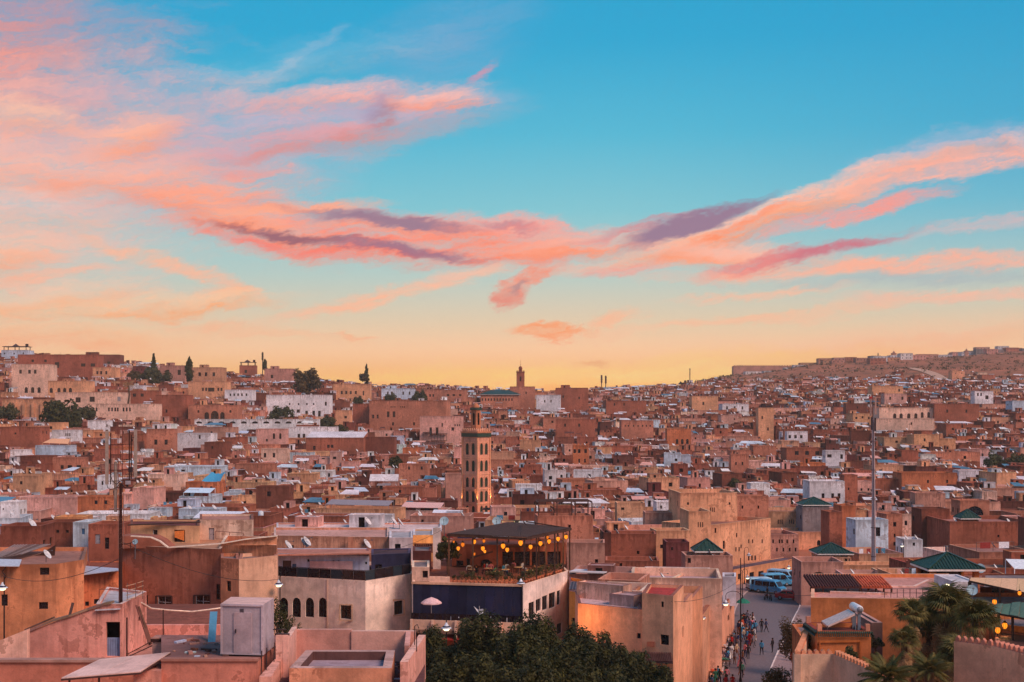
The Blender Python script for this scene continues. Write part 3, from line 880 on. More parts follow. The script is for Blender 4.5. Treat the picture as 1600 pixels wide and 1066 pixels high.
# name, x0, x1, ytop, ybottom, colour, windows, label, extras
# windows: list of (x0, x1, y0, y1, kind, arch) in photo pixels, or ('auto', n, rows)
A_ = 'auto'
def W(xs, y0, y1, w, kind='wood', arch=False): return [(x - w / 2, x + w / 2, y0, y1, kind, arch) for x in xs]
LM = [
 ('house', 2, 43, 547, 560, 'bluew', (A_, 3, 1), 'pale blue walled house under the rooftop pavilions at the far upper left of the hill', dict(pav=1)),
 ('mansion', 28, 152, 554, 590, 'terr', W([89], 566, 575, 7) + W([51, 71], 562, 566, 4) + W([130, 145], 568, 573, 7), 'long brown mansion on the skyline behind the tall cream house', {}),
 ('house', 120, 187, 554, 572, 'brown', W([158, 170], 565, 572, 5), 'brown skyline house with a flat roofed box on top, just left of the round trees', dict(room=1)),
 ('mansion', 18, 77, 569, 622, 'cream', W([32, 46, 55], 578, 584, 4, 'dark') + W([41, 51, 61], 605, 614, 5, 'dark', True), 'tall cream mansion with three small square windows over three arched ones', dict(depth=12)),
 ('palace_wall', 3, 73, 624, 656, 'sand', W([13, 17, 21], 632, 639, 3), 'high sand coloured retaining wall with buttresses under the tall cream mansion', dict(butt=5)),
 ('house', 75, 134, 595, 616, 'peach', W([80, 92, 101, 110], 606, 614, 5, 'dark', True), 'peach house with a row of arched windows right of the tall cream mansion', {}),
 ('long_house', 86, 193, 613, 634, 'cream', W([122], 621, 629, 8, 'grey') + W([144], 620, 628, 8, 'dark') + W([186], 620, 627, 5, 'metal'), 'long cream building with one large dark window behind the big round tree', {}),
 ('long_house', 136, 243, 631, 658, 'cream', W([141, 146, 151, 170, 175, 180, 184, 193, 198, 203, 205.5], 637, 643, 2.6), 'long cream building with three groups of narrow upright windows', {}),
 ('wall_house', 243, 292, 617, 656, 'terr', W([260], 640, 645, 3), 'blank brown house wall between the cream building and the three arched house', {}),
 ('arcade_house', 294, 370, 633, 658, 'salm', W([323, 347.5], 644, 655, 7, 'dark', True) + W([335.5], 642, 655, 12, 'dark', True) + W([310, 360], 641, 645, 3), 'salmon house with one large arch between two smaller arches', {}),
 ('house', 294, 351, 596, 624, 'peach', W([317, 322, 341, 346], 606, 611, 3) + W([330], 606, 612, 10), 'peach house with wide central window above the arched salmon house', {}),
 ('house', 351, 394, 609, 627, 'white', W([360, 366, 372, 378, 385], 615, 619, 2.6), 'small white house with a row of five windows on the left hill', {}),
 ('house', 250, 289, 571, 597, 'rose', W([262, 280], 578, 586, 5), 'rose coloured house on the skyline between the spruce and the cypress', dict(room=1)),
 ('house', 301, 347, 574, 596, 'sand', W([312, 322, 334], 582, 588, 4), 'sand coloured skyline house right of the tall cypress', dict(room=1)),
 ('house', 374, 400, 571, 590, 'terr', W([384], 578, 583, 4), 'brown skyline house with a rooftop canopy left of the thin mast', dict(pav=1)),
 ('house', 145, 180, 574, 592, 'peach', W([152, 158, 166], 580, 585, 3), 'small peach house left of the round hillside trees', {}),
 ('house', 184, 245, 610, 626, 'terr', W([210, 222], 615, 620, 5), 'terracotta house behind the crooked palm', {}),
 ('house', 0, 62, 667, 702, 'terr', W([24], 676, 679, 3), 'large blank terracotta wall house at the left edge below the retaining wall', {}),
 ('house', 81, 122, 672, 688, 'white', W([103, 106, 109], 677, 682, 1.8), 'white house with three slit windows below the big round tree', {}),
 ('house', 137, 171, 657, 673, 'white', W([167], 663, 667, 2), 'white box house between the round tree and the mast', {}),
 ('house', 229, 272, 670, 707, 'salm', W([243.5, 259.5], 687, 695, 5, 'dark'), 'salmon house with two dark square windows and a white upper storey', dict(room=2)),
 ('house', 272, 329, 677, 692, 'white', W([332 - 20], 680, 686, 3), 'low white terrace house right of the two window salmon house', {}),
 ('house', 82, 130, 715, 738, 'salm', W([97], 727, 733, 5, 'bluew') + W([109, 123], 727, 734, 7, 'dark'), 'salmon house with two dark square windows left of the antenna mast', {}),
 ('house', 16, 42, 703, 714, 'white', [], 'small white block left of the pale blue awning roofs', {}),
 ('house', 55, 108, 696, 706, 'bluew', [], 'pale blue terrace with a tilted peach awning sheet on the left', dict(awn='peach')),
 ('house', 152, 174, 743, 771, 'white', W([160], 752, 758, 3), 'narrow white rooftop tower just left of the antenna mast', {}),
 ('house', 20, 57, 743, 775, 'sand', W([33], 752, 757, 4), 'sand coloured gable house below the white block on the left', {}),
 ('house', 29, 121, 777, 801, 'pink', [], 'wide blank pink walled house at the lower left', dict(rim='white')),
 ('house', 121, 178, 776, 800, 'orange', W([150, 165], 782, 788, 5), 'bright orange walled house beside the foot of the antenna mast', {}),
 ('house', 256, 346, 729, 742, 'bluew', W([286], 734, 737, 6), 'long pale blue roof terrace above the blue tarpaulin', {}),
 ('house', 290, 346, 753, 769, 'orange', W([315, 330], 760, 765, 4), 'orange house directly under the blue tarpaulin', dict(tarp=1)),
 ('house', 413, 457, 576, 598, 'rose', W([425], 586, 591, 4), 'rose coloured gatehouse on the skyline left of the big olive tree', dict(room=1)),
 ('castle', 416, 514, 617, 652, 'white', W([452.5, 466.5, 479.5, 490], 630, 633, 2.4) + W([479, 490, 499], 642, 651, 4) + W([509], 628, 634, 3) + W([466], 640, 645, 5), 'large white walled mansion with small windows below the olive tree', dict(depth=14)),
 ('house', 520, 578, 600, 626, 'peach', W([534, 541, 548, 556], 611, 616, 3, 'dark') + W([568], 611, 618, 2), 'peach house with four small windows right of the blue roof sheet', {}),
 ('house', 596, 648, 607, 624, 'bluew', W([606, 612, 630, 640], 612, 617, 2.4), 'pale blue and white house on the hill above the pink palace', dict(room=1)),
 ('palace', 577, 697, 626, 674, 'salm', W([606.5, 615.5], 643, 652, 4) + W([611, 614, 617, 626, 629, 632], 635, 637, 1.6) + W([583, 590], 648, 654, 3) + W([614, 647], 660, 665, 3), 'large salmon palace block with sheer walls and few small windows', dict(depth=16)),
 ('house', 551, 577, 631, 658, 'terr', [], 'blank brown tower block leaning against the salmon palace', {}),
 ('house', 524, 547, 641, 659, 'peach', W([540], 650, 654, 4), 'small peach house with one window left of the blank brown block', {}),
 ('house', 656, 724, 650, 698, 'pink', W([673, 683], 668, 680, 4, 'dark') + W([691], 661, 667, 2) + W([707.5], 668, 673, 4) + W([711, 715, 718], 663, 666, 1.8), 'tall pinkish house with hanging wooden bays left of the tower top', dict(bay=1)),
 ('long_wall', 304, 498, 655, 665, 'white', W([311 + 17.5 * k for k in range(11)], 658.5, 662, 9, 'dark', True), 'long white arcade with a row of low arches across the left hill', dict(depth=5, par=0.3)),
 ('house', 446, 527, 667, 686, 'white', W([467, 475], 678, 684, 4), 'long white house below the white arcade', {}),
 ('house', 478, 568, 684, 707, 'terr', W([491], 697, 703, 4) + W([513, 519], 695, 700, 4), 'long brown house with a pale sloping roof left of the salmon palace', dict(whiteroof=1)),
 ('house', 570, 616, 683, 712, 'brown', [], 'dark brown blank block under the salmon palace', {}),
 ('house', 400, 446, 670, 696, 'pink', W([428, 438], 677, 686, 3.4, 'dark', True) + W([417], 686, 690, 3), 'pinkish white house with two arched windows at the left of centre', {}),
 ('house', 408, 448, 701, 717, 'cream', W([414, 428], 708, 715, 4), 'small cream house with two dark doors below the arched pink house', {}),
 ('house', 663, 726, 609, 626, 'salm', W([672, 677], 616, 620, 2.5) + W([700, 709, 719], 616, 619, 4), 'salmon house with wide low windows left of the green roofed mosque', {}),
 ('mosque', 751, 811, 617, 634, 'salm', W([754 + 4.6 * k for k in range(11)], 622.5, 626.5, 2.2), 'mosque with a hipped green tile roof at the foot of the far minaret', dict(hip=610, depth=12)),
 ('house', 400, 452, 760, 794, 'brown', W([420], 768, 776, 6), 'square brown house with peeling walls in the left middle of the town', {}),
 ('house', 598, 660, 761, 778, 'terr', W([625], 766, 770, 4), 'terracotta house in front of the pale gabled roof', {}),
 ('house', 577, 622, 752, 764, 'rose', [], 'low house with a pale pitched roof in the middle of the town', dict(gable=1)),
 ('house', 623, 668, 725, 742, 'salm', W([639, 659], 729, 734, 3), 'salmon house with two little windows left of the lit minaret', {}),
 ('house', 696, 721, 740, 784, 'rose', [], 'tall blank rose coloured wall house touching the lit minaret', {}),
 ('house', 868, 919, 606, 644, 'terr', W([880], 618, 622, 2.4) + W([905], 620, 624, 2.4), 'terracotta house on the skyline right of the far minaret', dict(room=1)),
 ('house', 838, 875, 617, 640, 'white', W([851, 861], 625, 629, 2), 'white house with a stepped left end right of the far minaret', {}),
 ('house', 797, 836, 604, 640, 'salm', W([822], 612, 616, 2), 'salmon house around the foot of the far minaret', {}),
 ('house', 947, 1010, 626, 648, 'terr', W([960, 975], 630, 634, 2), 'wide brown block on the upper middle slope', {}),
 ('house', 868, 930, 655, 684, 'terr', W([883, 905], 662, 667, 3), 'brown house with worn buttress walls above the battlemented tower', {}),
 ('house', 971, 1021, 657, 688, 'salm', W([977, 982, 990, 997, 1004, 1010, 1016], 664, 667, 1.8), 'salmon house with a band of tiny windows in the middle of the slope', {}),
 ('house', 1003, 1031, 656, 666, 'bluew', [], 'flat pale blue shed roof on the middle of the slope', {}),
 ('house', 1042, 1080, 670, 698, 'orange', W([1058, 1066, 1074], 686, 694, 4, 'dark', True), 'orange house with three arched openings', {}),
 ('house', 1081, 1122, 619, 642, 'peach', W([1099], 628, 633, 3), 'peach house with a notched roofline high on the slope', {}),
 ('house', 1129, 1170, 631, 642, 'white', W([1136, 1148, 1160], 635, 640, 2.6), 'white house with three small dark windows high on the slope', {}),
 ('house_tower', 1185, 1209, 637, 690, 'peach', W([1191], 650, 655, 2.4) + W([1200], 668, 673, 2.4), 'tall narrow peach tower house on the upper right slope', {}),
 ('house_tower', 895, 920, 696, 729, 'orange', W([898, 905, 915], 702, 708, 4, 'dark') + W([905, 914], 717, 723, 2.6), 'small orange tower with a battlemented top and a white dish', dict(crenel=1, dish=1)),
 ('house', 896, 942, 735, 751, 'white', W([921], 741, 746, 4), 'white house with one dark door below the battlemented tower', {}),
 ('house', 806, 847, 757, 772, 'white', W([830], 765, 769, 4), 'white terrace house just right of the lit minaret', {}),
 ('house', 1142, 1170, 710, 742, 'salm', W([1150, 1160], 722, 727, 2.4), 'square salmon house with a wide flat roof on the right slope', {}),
 ('house', 1173, 1203, 755, 775, 'white', [], 'whitewashed boxy house above the street', {}),
 ('mansion', 1368, 1460, 654, 674, 'cream', W([1424], 660, 664, 2.4), 'cream mansion terrace with a blank front beside the tall right mast', dict(depth=5)),
 ('mansion', 1374, 1461, 637, 655, 'cream', W([1398, 1408, 1420, 1431], 646, 654, 5, 'dark', True) + W([1441, 1451], 644, 653, 4.4, 'maroon', True), 'upper floor of the cream mansion with a row of arched windows and plants', dict(depth=9)),
 ('house', 1363, 1411, 603, 618, 'peach', W([1405], 608, 612, 3), 'peach house high above the cream mansion', {}),
 ('house', 1382, 1417, 615, 631, 'pink', W([1391, 1410], 620, 625, 3), 'pink house just above the cream mansion', {}),
 ('house', 1460, 1530, 631, 660, 'terr', W([1480, 1510], 640, 645, 3), 'wide terracotta house right of the cream mansion', {}),
 ('house', 1523, 1552, 611, 632, 'white', W([1528, 1533], 614, 619, 2.6) + W([1542], 618, 624, 5, 'dark'), 'white cube house with one large dark window on the upper right slope', {}),
 ('house', 1582, 1620, 626, 640, 'bluew', [], 'pale blue house front at the right edge of the slope', {}),
 ('house', 1290, 1320, 704, 730, 'white', W([1296], 710, 715, 7, 'dark') + W([1319 - 4], 710, 717, 4, 'dark'), 'white house with two wide dark windows in the right middle of the town', {}),
 ('house', 1229, 1288, 700, 716, 'terr', W([1245, 1261, 1277], 705, 711, 6, 'dark'), 'brown house with three dark square windows left of the white two window house', {}),
 ('house', 1230, 1262, 674, 690, 'white', W([1234, 1243, 1252], 680, 685, 4, 'dark'), 'small white house under a dark flat roof on the right slope', {}),
 ('house', 1409, 1496, 739, 770, 'orange', W([1450, 1480], 750, 755, 3), 'wide blank orange walled house right of the tall mast', {}),
 ('house', 1498, 1536, 735, 757, 'white', W([1528], 742, 750, 7, 'dark'), 'white patched wall house below the dark tree on the right', {}),
 ('house', 1265, 1320, 752, 792, 'white', W([1286, 1301, 1311], 771, 779, 4.4, 'wood'), 'white house with three upright brown windows above the green pyramid roof', dict(depth=9)),
 ('house_tower', 1319, 1340, 742, 792, 'terr', W([1326], 762, 766, 2.4), 'narrow brown tower house between the white house and the tall mast', {}),
 ('house', 1340, 1362, 752, 770, 'pink', W([1346, 1357], 763, 767, 3), 'small pink house behind the tall right mast', {}),
 # second band, nearer, rows 780 - 870
 ('house', 0, 29, 784, 813, 'white', W([5], 794, 797, 2), 'whitewashed house at the left edge above the corrugated roof', {}),
 ('house', 118, 234, 803, 818, 'white', [], 'long low white terrace wall in front of the bright orange house', {}),
 ('house', 279, 342, 795, 812, 'bluew', [], 'pale blue roof terrace wall with dishes left of centre', dict(dish=2)),
 ('house', 84, 130, 808, 818, 'gold', [], 'low yellow lit terrace wall in the lower left', dict(Y=190)),  # the yellow light on this wall is put into its colour
 ('house', 114, 137, 816, 848, 'bluew', W([130], 826, 835, 5, 'blue'), 'pale blue house end with a bright blue shutter', dict(Y=165)),
 ('house', 66, 113, 816, 836, 'brown', W([90, 105], 828, 833, 5), 'brown house with a jumble of small openings left of the blue shuttered house', dict(Y=168)),
 ('house', 138, 187, 819, 862, 'terr', W([152.5], 835, 850, 8, 'metal') + W([167], 840, 858, 7, 'brown'), 'terracotta house with one grilled window beside the mast', dict(Y=160)),
 ('house', 0, 63, 822, 852, 'brown', [], 'long brown wall house behind the corrugated roofs', dict(Y=140, dish=1)),
 ('house', 450, 540, 806, 826, 'terr', W([470], 813, 818, 3), 'terracotta house with a white roof edge left of centre', dict(rim='white', dish=2)),
 ('house', 432, 520, 824, 842, 'terr', [], 'long low house with two white dishes behind the roof terraces', dict(Y=188, dish=2)),
 ('house', 560, 668, 822, 836, 'white', W([585], 827, 831, 3), 'stepped white rooftop house behind the long flat roofs', dict(room=1, dish=1)),
 ('house', 640, 735, 806, 822, 'rose', W([660], 812, 816, 4), 'rose coloured house with a row of dishes left of the minaret foot', dict(dish=3)),
 ('house', 768, 806, 792, 815, 'pink', W([790], 800, 806, 5), 'pink house at the right foot of the lit minaret', {}),
 ('house', 840, 927, 806, 847, 'salm', W([860, 890], 820, 827, 4), 'salmon house with a bare timber frame on its roof behind the roof terrace', dict(Y=178, frame=1)),
 ('house', 964, 1008, 786, 818, 'sand', W([973], 793, 797, 5), 'square sand coloured house with a small dark window', {}),
 ('house', 1026, 1086, 784, 799, 'white', W([1013 + 20], 790, 795, 3), 'white terrace house above the stained brown wall', {}),
 ('house', 1008, 1078, 801, 832, 'rose', [], 'stained brown and rose walled house with a pale blue base', dict(dish=1)),
 ('house_tower', 1076, 1111, 799, 870, 'peach', W([1091, 1094.5, 1098], 816, 824, 1.6, 'dark'), 'square peach tower house with three slit windows near the street', dict(Y=200, depth=8)),
 ('house', 1025, 1079, 829, 872, 'peach', W([1034], 851, 857, 5, 'wood'), 'peach house left of the slit windowed tower', dict(Y=198)),
 ('long_house', 1110, 1204, 815, 884, 'peach', W([1118], 825, 833, 3) + W([1131], 845, 858, 3) + W([1151], 833, 840, 2) + W([1158], 851, 857, 2) + W([1170, 1176, 1191], 843, 849, 2) + W([1170, 1175, 1180], 868, 876, 2.4) + W([1150, 1155], 855, 862, 2), 'long peach house with scattered small windows running along the street', dict(Y=207, depth=10, yr=14)),
 ('house', 1063, 1152, 770, 808, 'peach', W([1110, 1113, 1116], 793, 800, 1.6) + W([1075, 1140], 785, 789, 3), 'large plain peach house behind the slit windowed tower', dict(Y=232, depth=12)),
 ('house', 1151, 1201, 775, 818, 'salm', W([1160, 1185], 790, 795, 2.4), 'large plain salmon house above the long peach street house', dict(Y=250)),
 ('house', 1041, 1077, 847, 888, 'maroon', W([1050], 855, 860, 3), 'dark maroon box house in front of the peach tower', dict(Y=180)),
 ('house', 953, 1025, 834, 875, 'terr', W([997], 861, 866, 4), 'large worn terracotta house behind the roof terrace of the cafe', dict(Y=186, dish=1)),
 ('house_tower', 943, 955, 832, 874, 'dark', [], 'dark chimney like tower left of the worn terracotta house', dict(Y=184)),
 ('house', 886, 945, 848, 892, 'rose', W([932], 824 + 50, 884, 5), 'rose coloured walls right of the hanging lanterns', dict(Y=172)),
 ('house', 1071, 1145, 868, 900, 'rose', W([1069 + 8], 872, 880, 5, 'bluew'), 'rose coloured house with a low green pyramid roof in the middle', dict(Y=172, pyr=(1089, 1125, 852), dish=1)),
 ('house', 946, 1030, 876, 900, 'terr', W([970], 880, 885, 4), 'low terracotta house behind the flat pale roofs', dict(Y=163, dish=1)),
 ('long_house', 1200, 1257, 799, 834, 'sand', W([1216, 1219, 1222, 1234, 1237, 1240], 812, 819, 1.8, 'dark'), 'sand coloured block with two groups of three windows above the hotel', dict(Y=272, depth=12)),
 ('hotel', 1198, 1248, 835, 876, 'rose', W([1208, 1218, 1222, 1230, 1240], 843, 849, 2.6, 'wood') + W([1203, 1214, 1224, 1234, 1243], 856, 862, 2.6, 'wood'), 'rose coloured hotel with two rows of brown windows at the end of the street', dict(Y=246, depth=10)),
 ('house', 1254, 1296, 793, 835, 'grey', [], 'grey green roofed shrine block beside the sand coloured block', dict(Y=266, pyr=(1256, 1296, 780))),
 ('house_tower', 1296, 1316, 800, 840, 'terr', [], 'brown tower with an orange sunlit edge right of the green roofed block', {}),
 ('house_tower', 1315, 1337, 790, 844, 'orange', [], 'tall orange tower house left of the white two storey house', {}),
 ('house', 1337, 1388, 812, 840, 'bluew', W([1372], 824, 838, 7, 'dark'), 'pale blue house right behind the tall right mast', {}),
 ('house_tower', 1385, 1410, 803, 868, 'salm', W([1398], 816, 823, 5, 'dark') + W([1398], 834, 840, 3) + W([1398], 847, 853, 4, 'dark'), 'salmon tower house with three windows one above the other', dict(Y=240)),
 ('house', 1345, 1386, 840, 866, 'salm', W([1375], 850, 862, 6, 'dark') + W([1352], 856, 862, 2.4), 'salmon house with a dark upright window beside the mast', dict(Y=232)),
 ('house', 1440, 1484, 795, 862, 'brown', W([1465], 813, 822, 5, 'dark') + W([1463], 843, 846, 2), 'tall worn brown house with ragged walls on the right', dict(Y=238)),
 ('house', 1500, 1546, 782, 815, 'salm', W([1523], 791, 811, 27, 'dark', True), 'salmon house with one wide dark arched loggia on the right', {}),
 ('house', 1484, 1610, 815, 866, 'terr', W([1560], 836, 840, 3), 'broad blank terracotta house walls on the right edge', dict(Y=225, dish=2, pyr=(1503, 1529, 821), depth=14)),
 ('house', 1412, 1442, 843, 864, 'white', W([1428], 848, 853, 4), 'small whitewashed house with dishes left of the worn brown house', dict(Y=215, dish=2)),
 ('long_wall', 1315, 1425, 883, 905, 'peach', [], 'long pale peach yard wall at the foot of the tall right mast', dict(Y=190, depth=5)),
 ('house', 1252, 1318, 878, 932, 'rose', W([1279], 894, 902, 20, 'dark', True), 'rose coloured corner house at the right side of the street', dict(Y=193, depth=7)),
 ('house', 1280, 1329, 871, 884, 'sand', W([1322, 1329], 873, 879, 4), 'small house under a green pyramid roof right of the street', dict(Y=204, pyr=(1280, 1330, 853))),
]

GREENT = None
def green_tile_mat():
 m, t = newmat('green_tile')
 pos = t.n('ShaderNodeNewGeometry').outputs['Position']
 n = t.noise(pos, 3.0, 4, 0.7).outputs[0]
 c = t.mix(t.mapr(n, 0.3, 0.7), lin((18, 48, 42)), lin((44, 70, 56)))
 finish(t, c, 0.4, n, 0.2, 0.02, spec=0.4)
 return m
GREENT = green_tile_mat()

def pyramid_roof(foot, z, h, parent_o, root, over=0.5, ribs=0.35, eave=0.18):
 """hipped roof of round tiles laid in ridges; each course of cover tiles is real relief"""
 f = [Vector(p) for p in inset(foot, -over)]
 c = sum(f, Vector((0, 0))) / len(f)
 L01 = (f[1] - f[0]).length; L12 = (f[2] - f[1]).length
 if abs(L01 - L12) < 1.5:
  ridge = (Vector((c.x, c.y, z + h)),) * 2
 else:
  if L01 > L12: d = (f[1] - f[0]).normalized() * (L01 - L12) / 2
  else: d = (f[2] - f[1]).normalized() * (L12 - L01) / 2
  ridge = (Vector((c.x - d.x, c.y - d.y, z + h)), Vector((c.x + d.x, c.y + d.y, z + h)))
 mb = MB()
 P = [Vector((p.x, p.y, z)) for p in f]
 sides = []
 for i in range(4):
  a, b = P[i], P[(i + 1) % 4]
  def near(q): return ridge[0] if (ridge[0] - q).length <= (ridge[1] - q).length else ridge[1]
  ra, rb = near(a), near(b)
  if (ra - rb).length < 1e-4: mb.face([a, b, ra])
  else: mb.face([a, b, rb, ra])
  sides.append((a, b, ra, rb))
 mb.face([p - Vector((0, 0, 0.02)) for p in reversed(P)])
 o = mb.shift(parent_o).build('tile_roof', GREENT, root)
 rb_ = MB()
 for (a, b, ra, rb) in sides:
  d = (b - a); L = d.length; d = d.normalized()
  nn = max(4, int(L / ribs))
  mid = (ra + rb) / 2
  s_a = (ra - a).dot(d); s_b = (rb - a).dot(d)
  foot_mid = a + d * (mid - a).dot(d)
  up = (mid - foot_mid)
  for k in range(nn + 1):
   s = L * k / nn
   if s < s_a: t_ = s / max(s_a, 1e-3)
   elif s > s_b: t_ = (L - s) / max(L - s_b, 1e-3)
   else: t_ = 1.0
   if t_ < 0.04: continue
   q = a + d * s
   rb_.bar(q + Vector((0, 0, 0.03)), q + up * t_ + Vector((0, 0, 0.03)), ribs * 0.45, 0.10)
 for i in range(4):
  a = P[i]; r0 = ridge[0] if (ridge[0] - a).length <= (ridge[1] - a).length else ridge[1]
  rb_.bar(a + Vector((0, 0, 0.06)), r0 + Vector((0, 0, 0.06)), 0.25, 0.16)
 tagp(rb_.shift(parent_o).build('cover_tiles', GREENT, root), kind='stuff')
 ev = MB(); ev.col = lin((226, 212, 208))
 fo = inset(foot, -over * 0.9)
 for i in range(4):
  a, b = fo[i], fo[(i + 1) % 4]
  ev.bar((a[0], a[1], z - eave / 2 - 0.01), (b[0], b[1], z - eave / 2 - 0.01), 0.12, eave)
 ev.shift(parent_o).build('eaves', TINT, root)
 return o

def crenels(pts, z, w, h, th, gap, col, root, o, name='merlon', pointed=True):
 """merlons along a polyline, each one a part"""
 mb = MB(); mb.col = col
 if pointed: pr = [(-w / 2, 0), (w / 2, 0), (w / 2, h * 0.6), (0, h), (-w / 2, h * 0.6)]
 else: pr = [(-w / 2, 0), (w / 2, 0), (w / 2, h), (-w / 2, h)]
 n = len(pr)
 P = [(x, -th / 2, zz) for x, zz in pr] + [(x, th / 2, zz) for x, zz in pr]
 F = [tuple(range(n)), tuple(range(2 * n - 1, n - 1, -1))] + [((i + 1) % n, i, n + i, n + (i + 1) % n) for i in range(n)]
 mb.mesh(P, F)
 me = mb.me(name, PLAIN)
 for i in range(len(pts) - 1):
  a = Vector(pts[i]); b = Vector(pts[i + 1]); L = (b - a).length
  k = max(1, int(L / (w + gap)))
  for j in range(k):
   q = a + (b - a) * ((j + 0.5) / k)
   zz = q.z if len(q) > 2 else z
   inst(name, me, root, (q.x - o[0], q.y - o[1], zz - o[2]), (0, 0, math.atan2((b - a).y, (b - a).x)))

def build_mark(rec):
 name, x0, x1, yt, yb, ck, wins, label, ex = rec
 xm = (x0 + x1) / 2
 Y = ex.get('Y') or roof_row(xm, (yt + yb) / 2 + 2)
 # keep clear of a building already standing there
 for _ in range(12):
  bad = [b for b in BLOCKS if b[0] < x1 - 2 and b[1] > x0 + 2 and b[2] < Y + 6 and b[3] > Y - 1]
  if not bad: break
  b = bad[0]
  if yb > b[4]: Y = b[2] - 8
  else: Y = b[3] + 3
 wpx = (x1 - x0) / FPX * Y
 depth = ex.get('depth', min(11.0, max(5.0, wpx * 0.6)))
 yaw = rnd.uniform(-0.10, 0.10)
 Yr = Y + (wpx * yaw if 'yr' not in ex else ex['yr'])
 foot = boxfoot(x0, x1, Y, depth, Yr=Yr)
 zt = Zat(yt, (Y + Yr) / 2)
 gz = min(ground_z(p[0], p[1]) for p in foot) - 1.0
 if zt - gz < 3: gz = zt - 4
 col = jit(C(ck), 0.05)
 rim = C(ex['rim']) if 'rim' in ex else tuple(min(0.8, v * 1.3) for v in col)
 rf = C('white', 0.55) if ck in ('white', 'bluew') or 'whiteroof' in ex else jit(C('rose', 0.55), 0.15)
 par = ex.get('par', 0.7)
 h = House(name, label, foot, zt, gz, col, par=par, pt=0.25, rim=rim, roof=rf, cat={'long_wall': 'wall', 'palace_wall': 'wall', 'mosque': 'mosque', 'hotel': 'hotel', 'palace': 'palace', 'castle': 'mansion', 'mansion': 'mansion'}.get(name, 'house'),
     mat=PLASTER)
 if wins and wins[0] == 'auto': h.auto(0, wins[1], wins[2])
 else:
  for (a, b, c, d, kind, arch) in wins:
   k = kind if kind in ('wood', 'dark', 'white', 'metal', 'blue', 'green', 'door') else 'wood'
   h.winpx(0, a, b, c, d, k, arch)
 if yt > 600 and name == 'house' and not ex.get('yr'): h.auto(1, 2, 1, p=0.6); h.auto(3, 2, 1, p=0.6)
 h.done()
 o = h.o
 if ex.get('room'):
  for q in range(1 if ex['room'] == 1 else 2): h.roof_room(0.3 + 0.35 * q, 0.6, wpx * 0.28, depth * 0.35, 2.4, C('white') if ex['room'] == 2 else None)
 if ex.get('pav'):
  mb = MB(); mb.col = lin((70, 46, 44))
  for cx in (0.08, 0.5, 0.92):
   for cy in (0.1, 0.7): q = h.at(cx, cy); mb.box(q, (0.35, 0.35, 2.8))
  q0, q1, q2, q3 = h.at(0.02, 0.02), h.at(0.98, 0.02), h.at(0.98, 0.8), h.at(0.02, 0.8)
  up = Vector((0, 0, 3.0)); mb.slab([q0 + up, q1 + up, q2 + up, q3 + up], 0.3)
  q = h.at(0.45, 0.4) + up; mb.lathe([(2.4, 0), (1.2, 0.9), (0.05, 1.7)], q, 4, smooth=False)
  q = h.at(0.85, 0.5) + up; mb.box(q, (1.4, 1.4, 1.6))
  h.part(mb, 'pavilion', TINT)
 if ex.get('butt'):
  d = Vector((foot[1][0] - foot[0][0], foot[1][1] - foot[0][1])); L = d.length; d.normalize(); rz = math.atan2(d.y, d.x)
  for k in range(ex['butt']):
   mb = MB(); s = L * (k + 0.5) / ex['butt']; q = Vector(foot[0]) + d * s - Vector((-d.y, d.x)) * 0.5
   mb.col = col; mb.box((q.x, q.y, gz), (1.0, 1.0, zt - gz - 1.5), rz); h.part(mb, 'buttress', PLASTER)
 if ex.get('awn'):
  mb = MB(); mb.col = C(ex['awn']); q = h.at(0.2, 0.1); r = h.at(0.95, 0.1); s_ = h.at(0.85, 0.8); t_ = h.at(0.3, 0.8)
  mb.slab([q + Vector((0, 0, 1.6)), r + Vector((0, 0, 1.2)), s_ + Vector((0, 0, 2.8)), t_ + Vector((0, 0, 2.9))], 0.06)
  mb.bar(q, q + Vector((0, 0, 1.6)), 0.1); mb.bar(r, r + Vector((0, 0, 1.2)), 0.1); mb.bar(s_, s_ + Vector((0, 0, 2.75)), 0.1); mb.bar(t_, t_ + Vector((0, 0, 2.85)), 0.1)
  h.part(mb, 'awning', CLOTH)
 if ex.get('tarp'):
  mb = MB(); mb.col = lin((70, 150, 190)); q = h.at(0.45, 0.05); r = h.at(0.95, 0.05); s_ = h.at(1.0, 0.9); t_ = h.at(0.6, 0.9)
  G = []
  nx, ny = 8, 6
  for j in range(ny + 1):
   for i in range(nx + 1):
    u, v = i / nx, j / ny
    p = (q * (1 - u) + r * u) * (1 - v) + (t_ * (1 - u) + s_ * u) * v
    p = p + Vector((0, 0, 0.9 + 2.2 * v - 0.5 * math.sin(u * math.pi) + 0.12 * math.sin(i * 2.1 + j)))
    G.append(p)
  mb.mesh(G, [(j * (nx + 1) + i, j * (nx + 1) + i + 1, (j + 1) * (nx + 1) + i + 1, (j + 1) * (nx + 1) + i) for j in range(ny) for i in range(nx)], smooth=True)
  for p in (q, r): mb.bar(p, p + Vector((0, 0, 0.9)), 0.08)
  for p in (s_, t_): mb.bar(p, p + Vector((0, 0, 3.1)), 0.08)
  h.part(mb, 'tarpaulin', CLOTH)
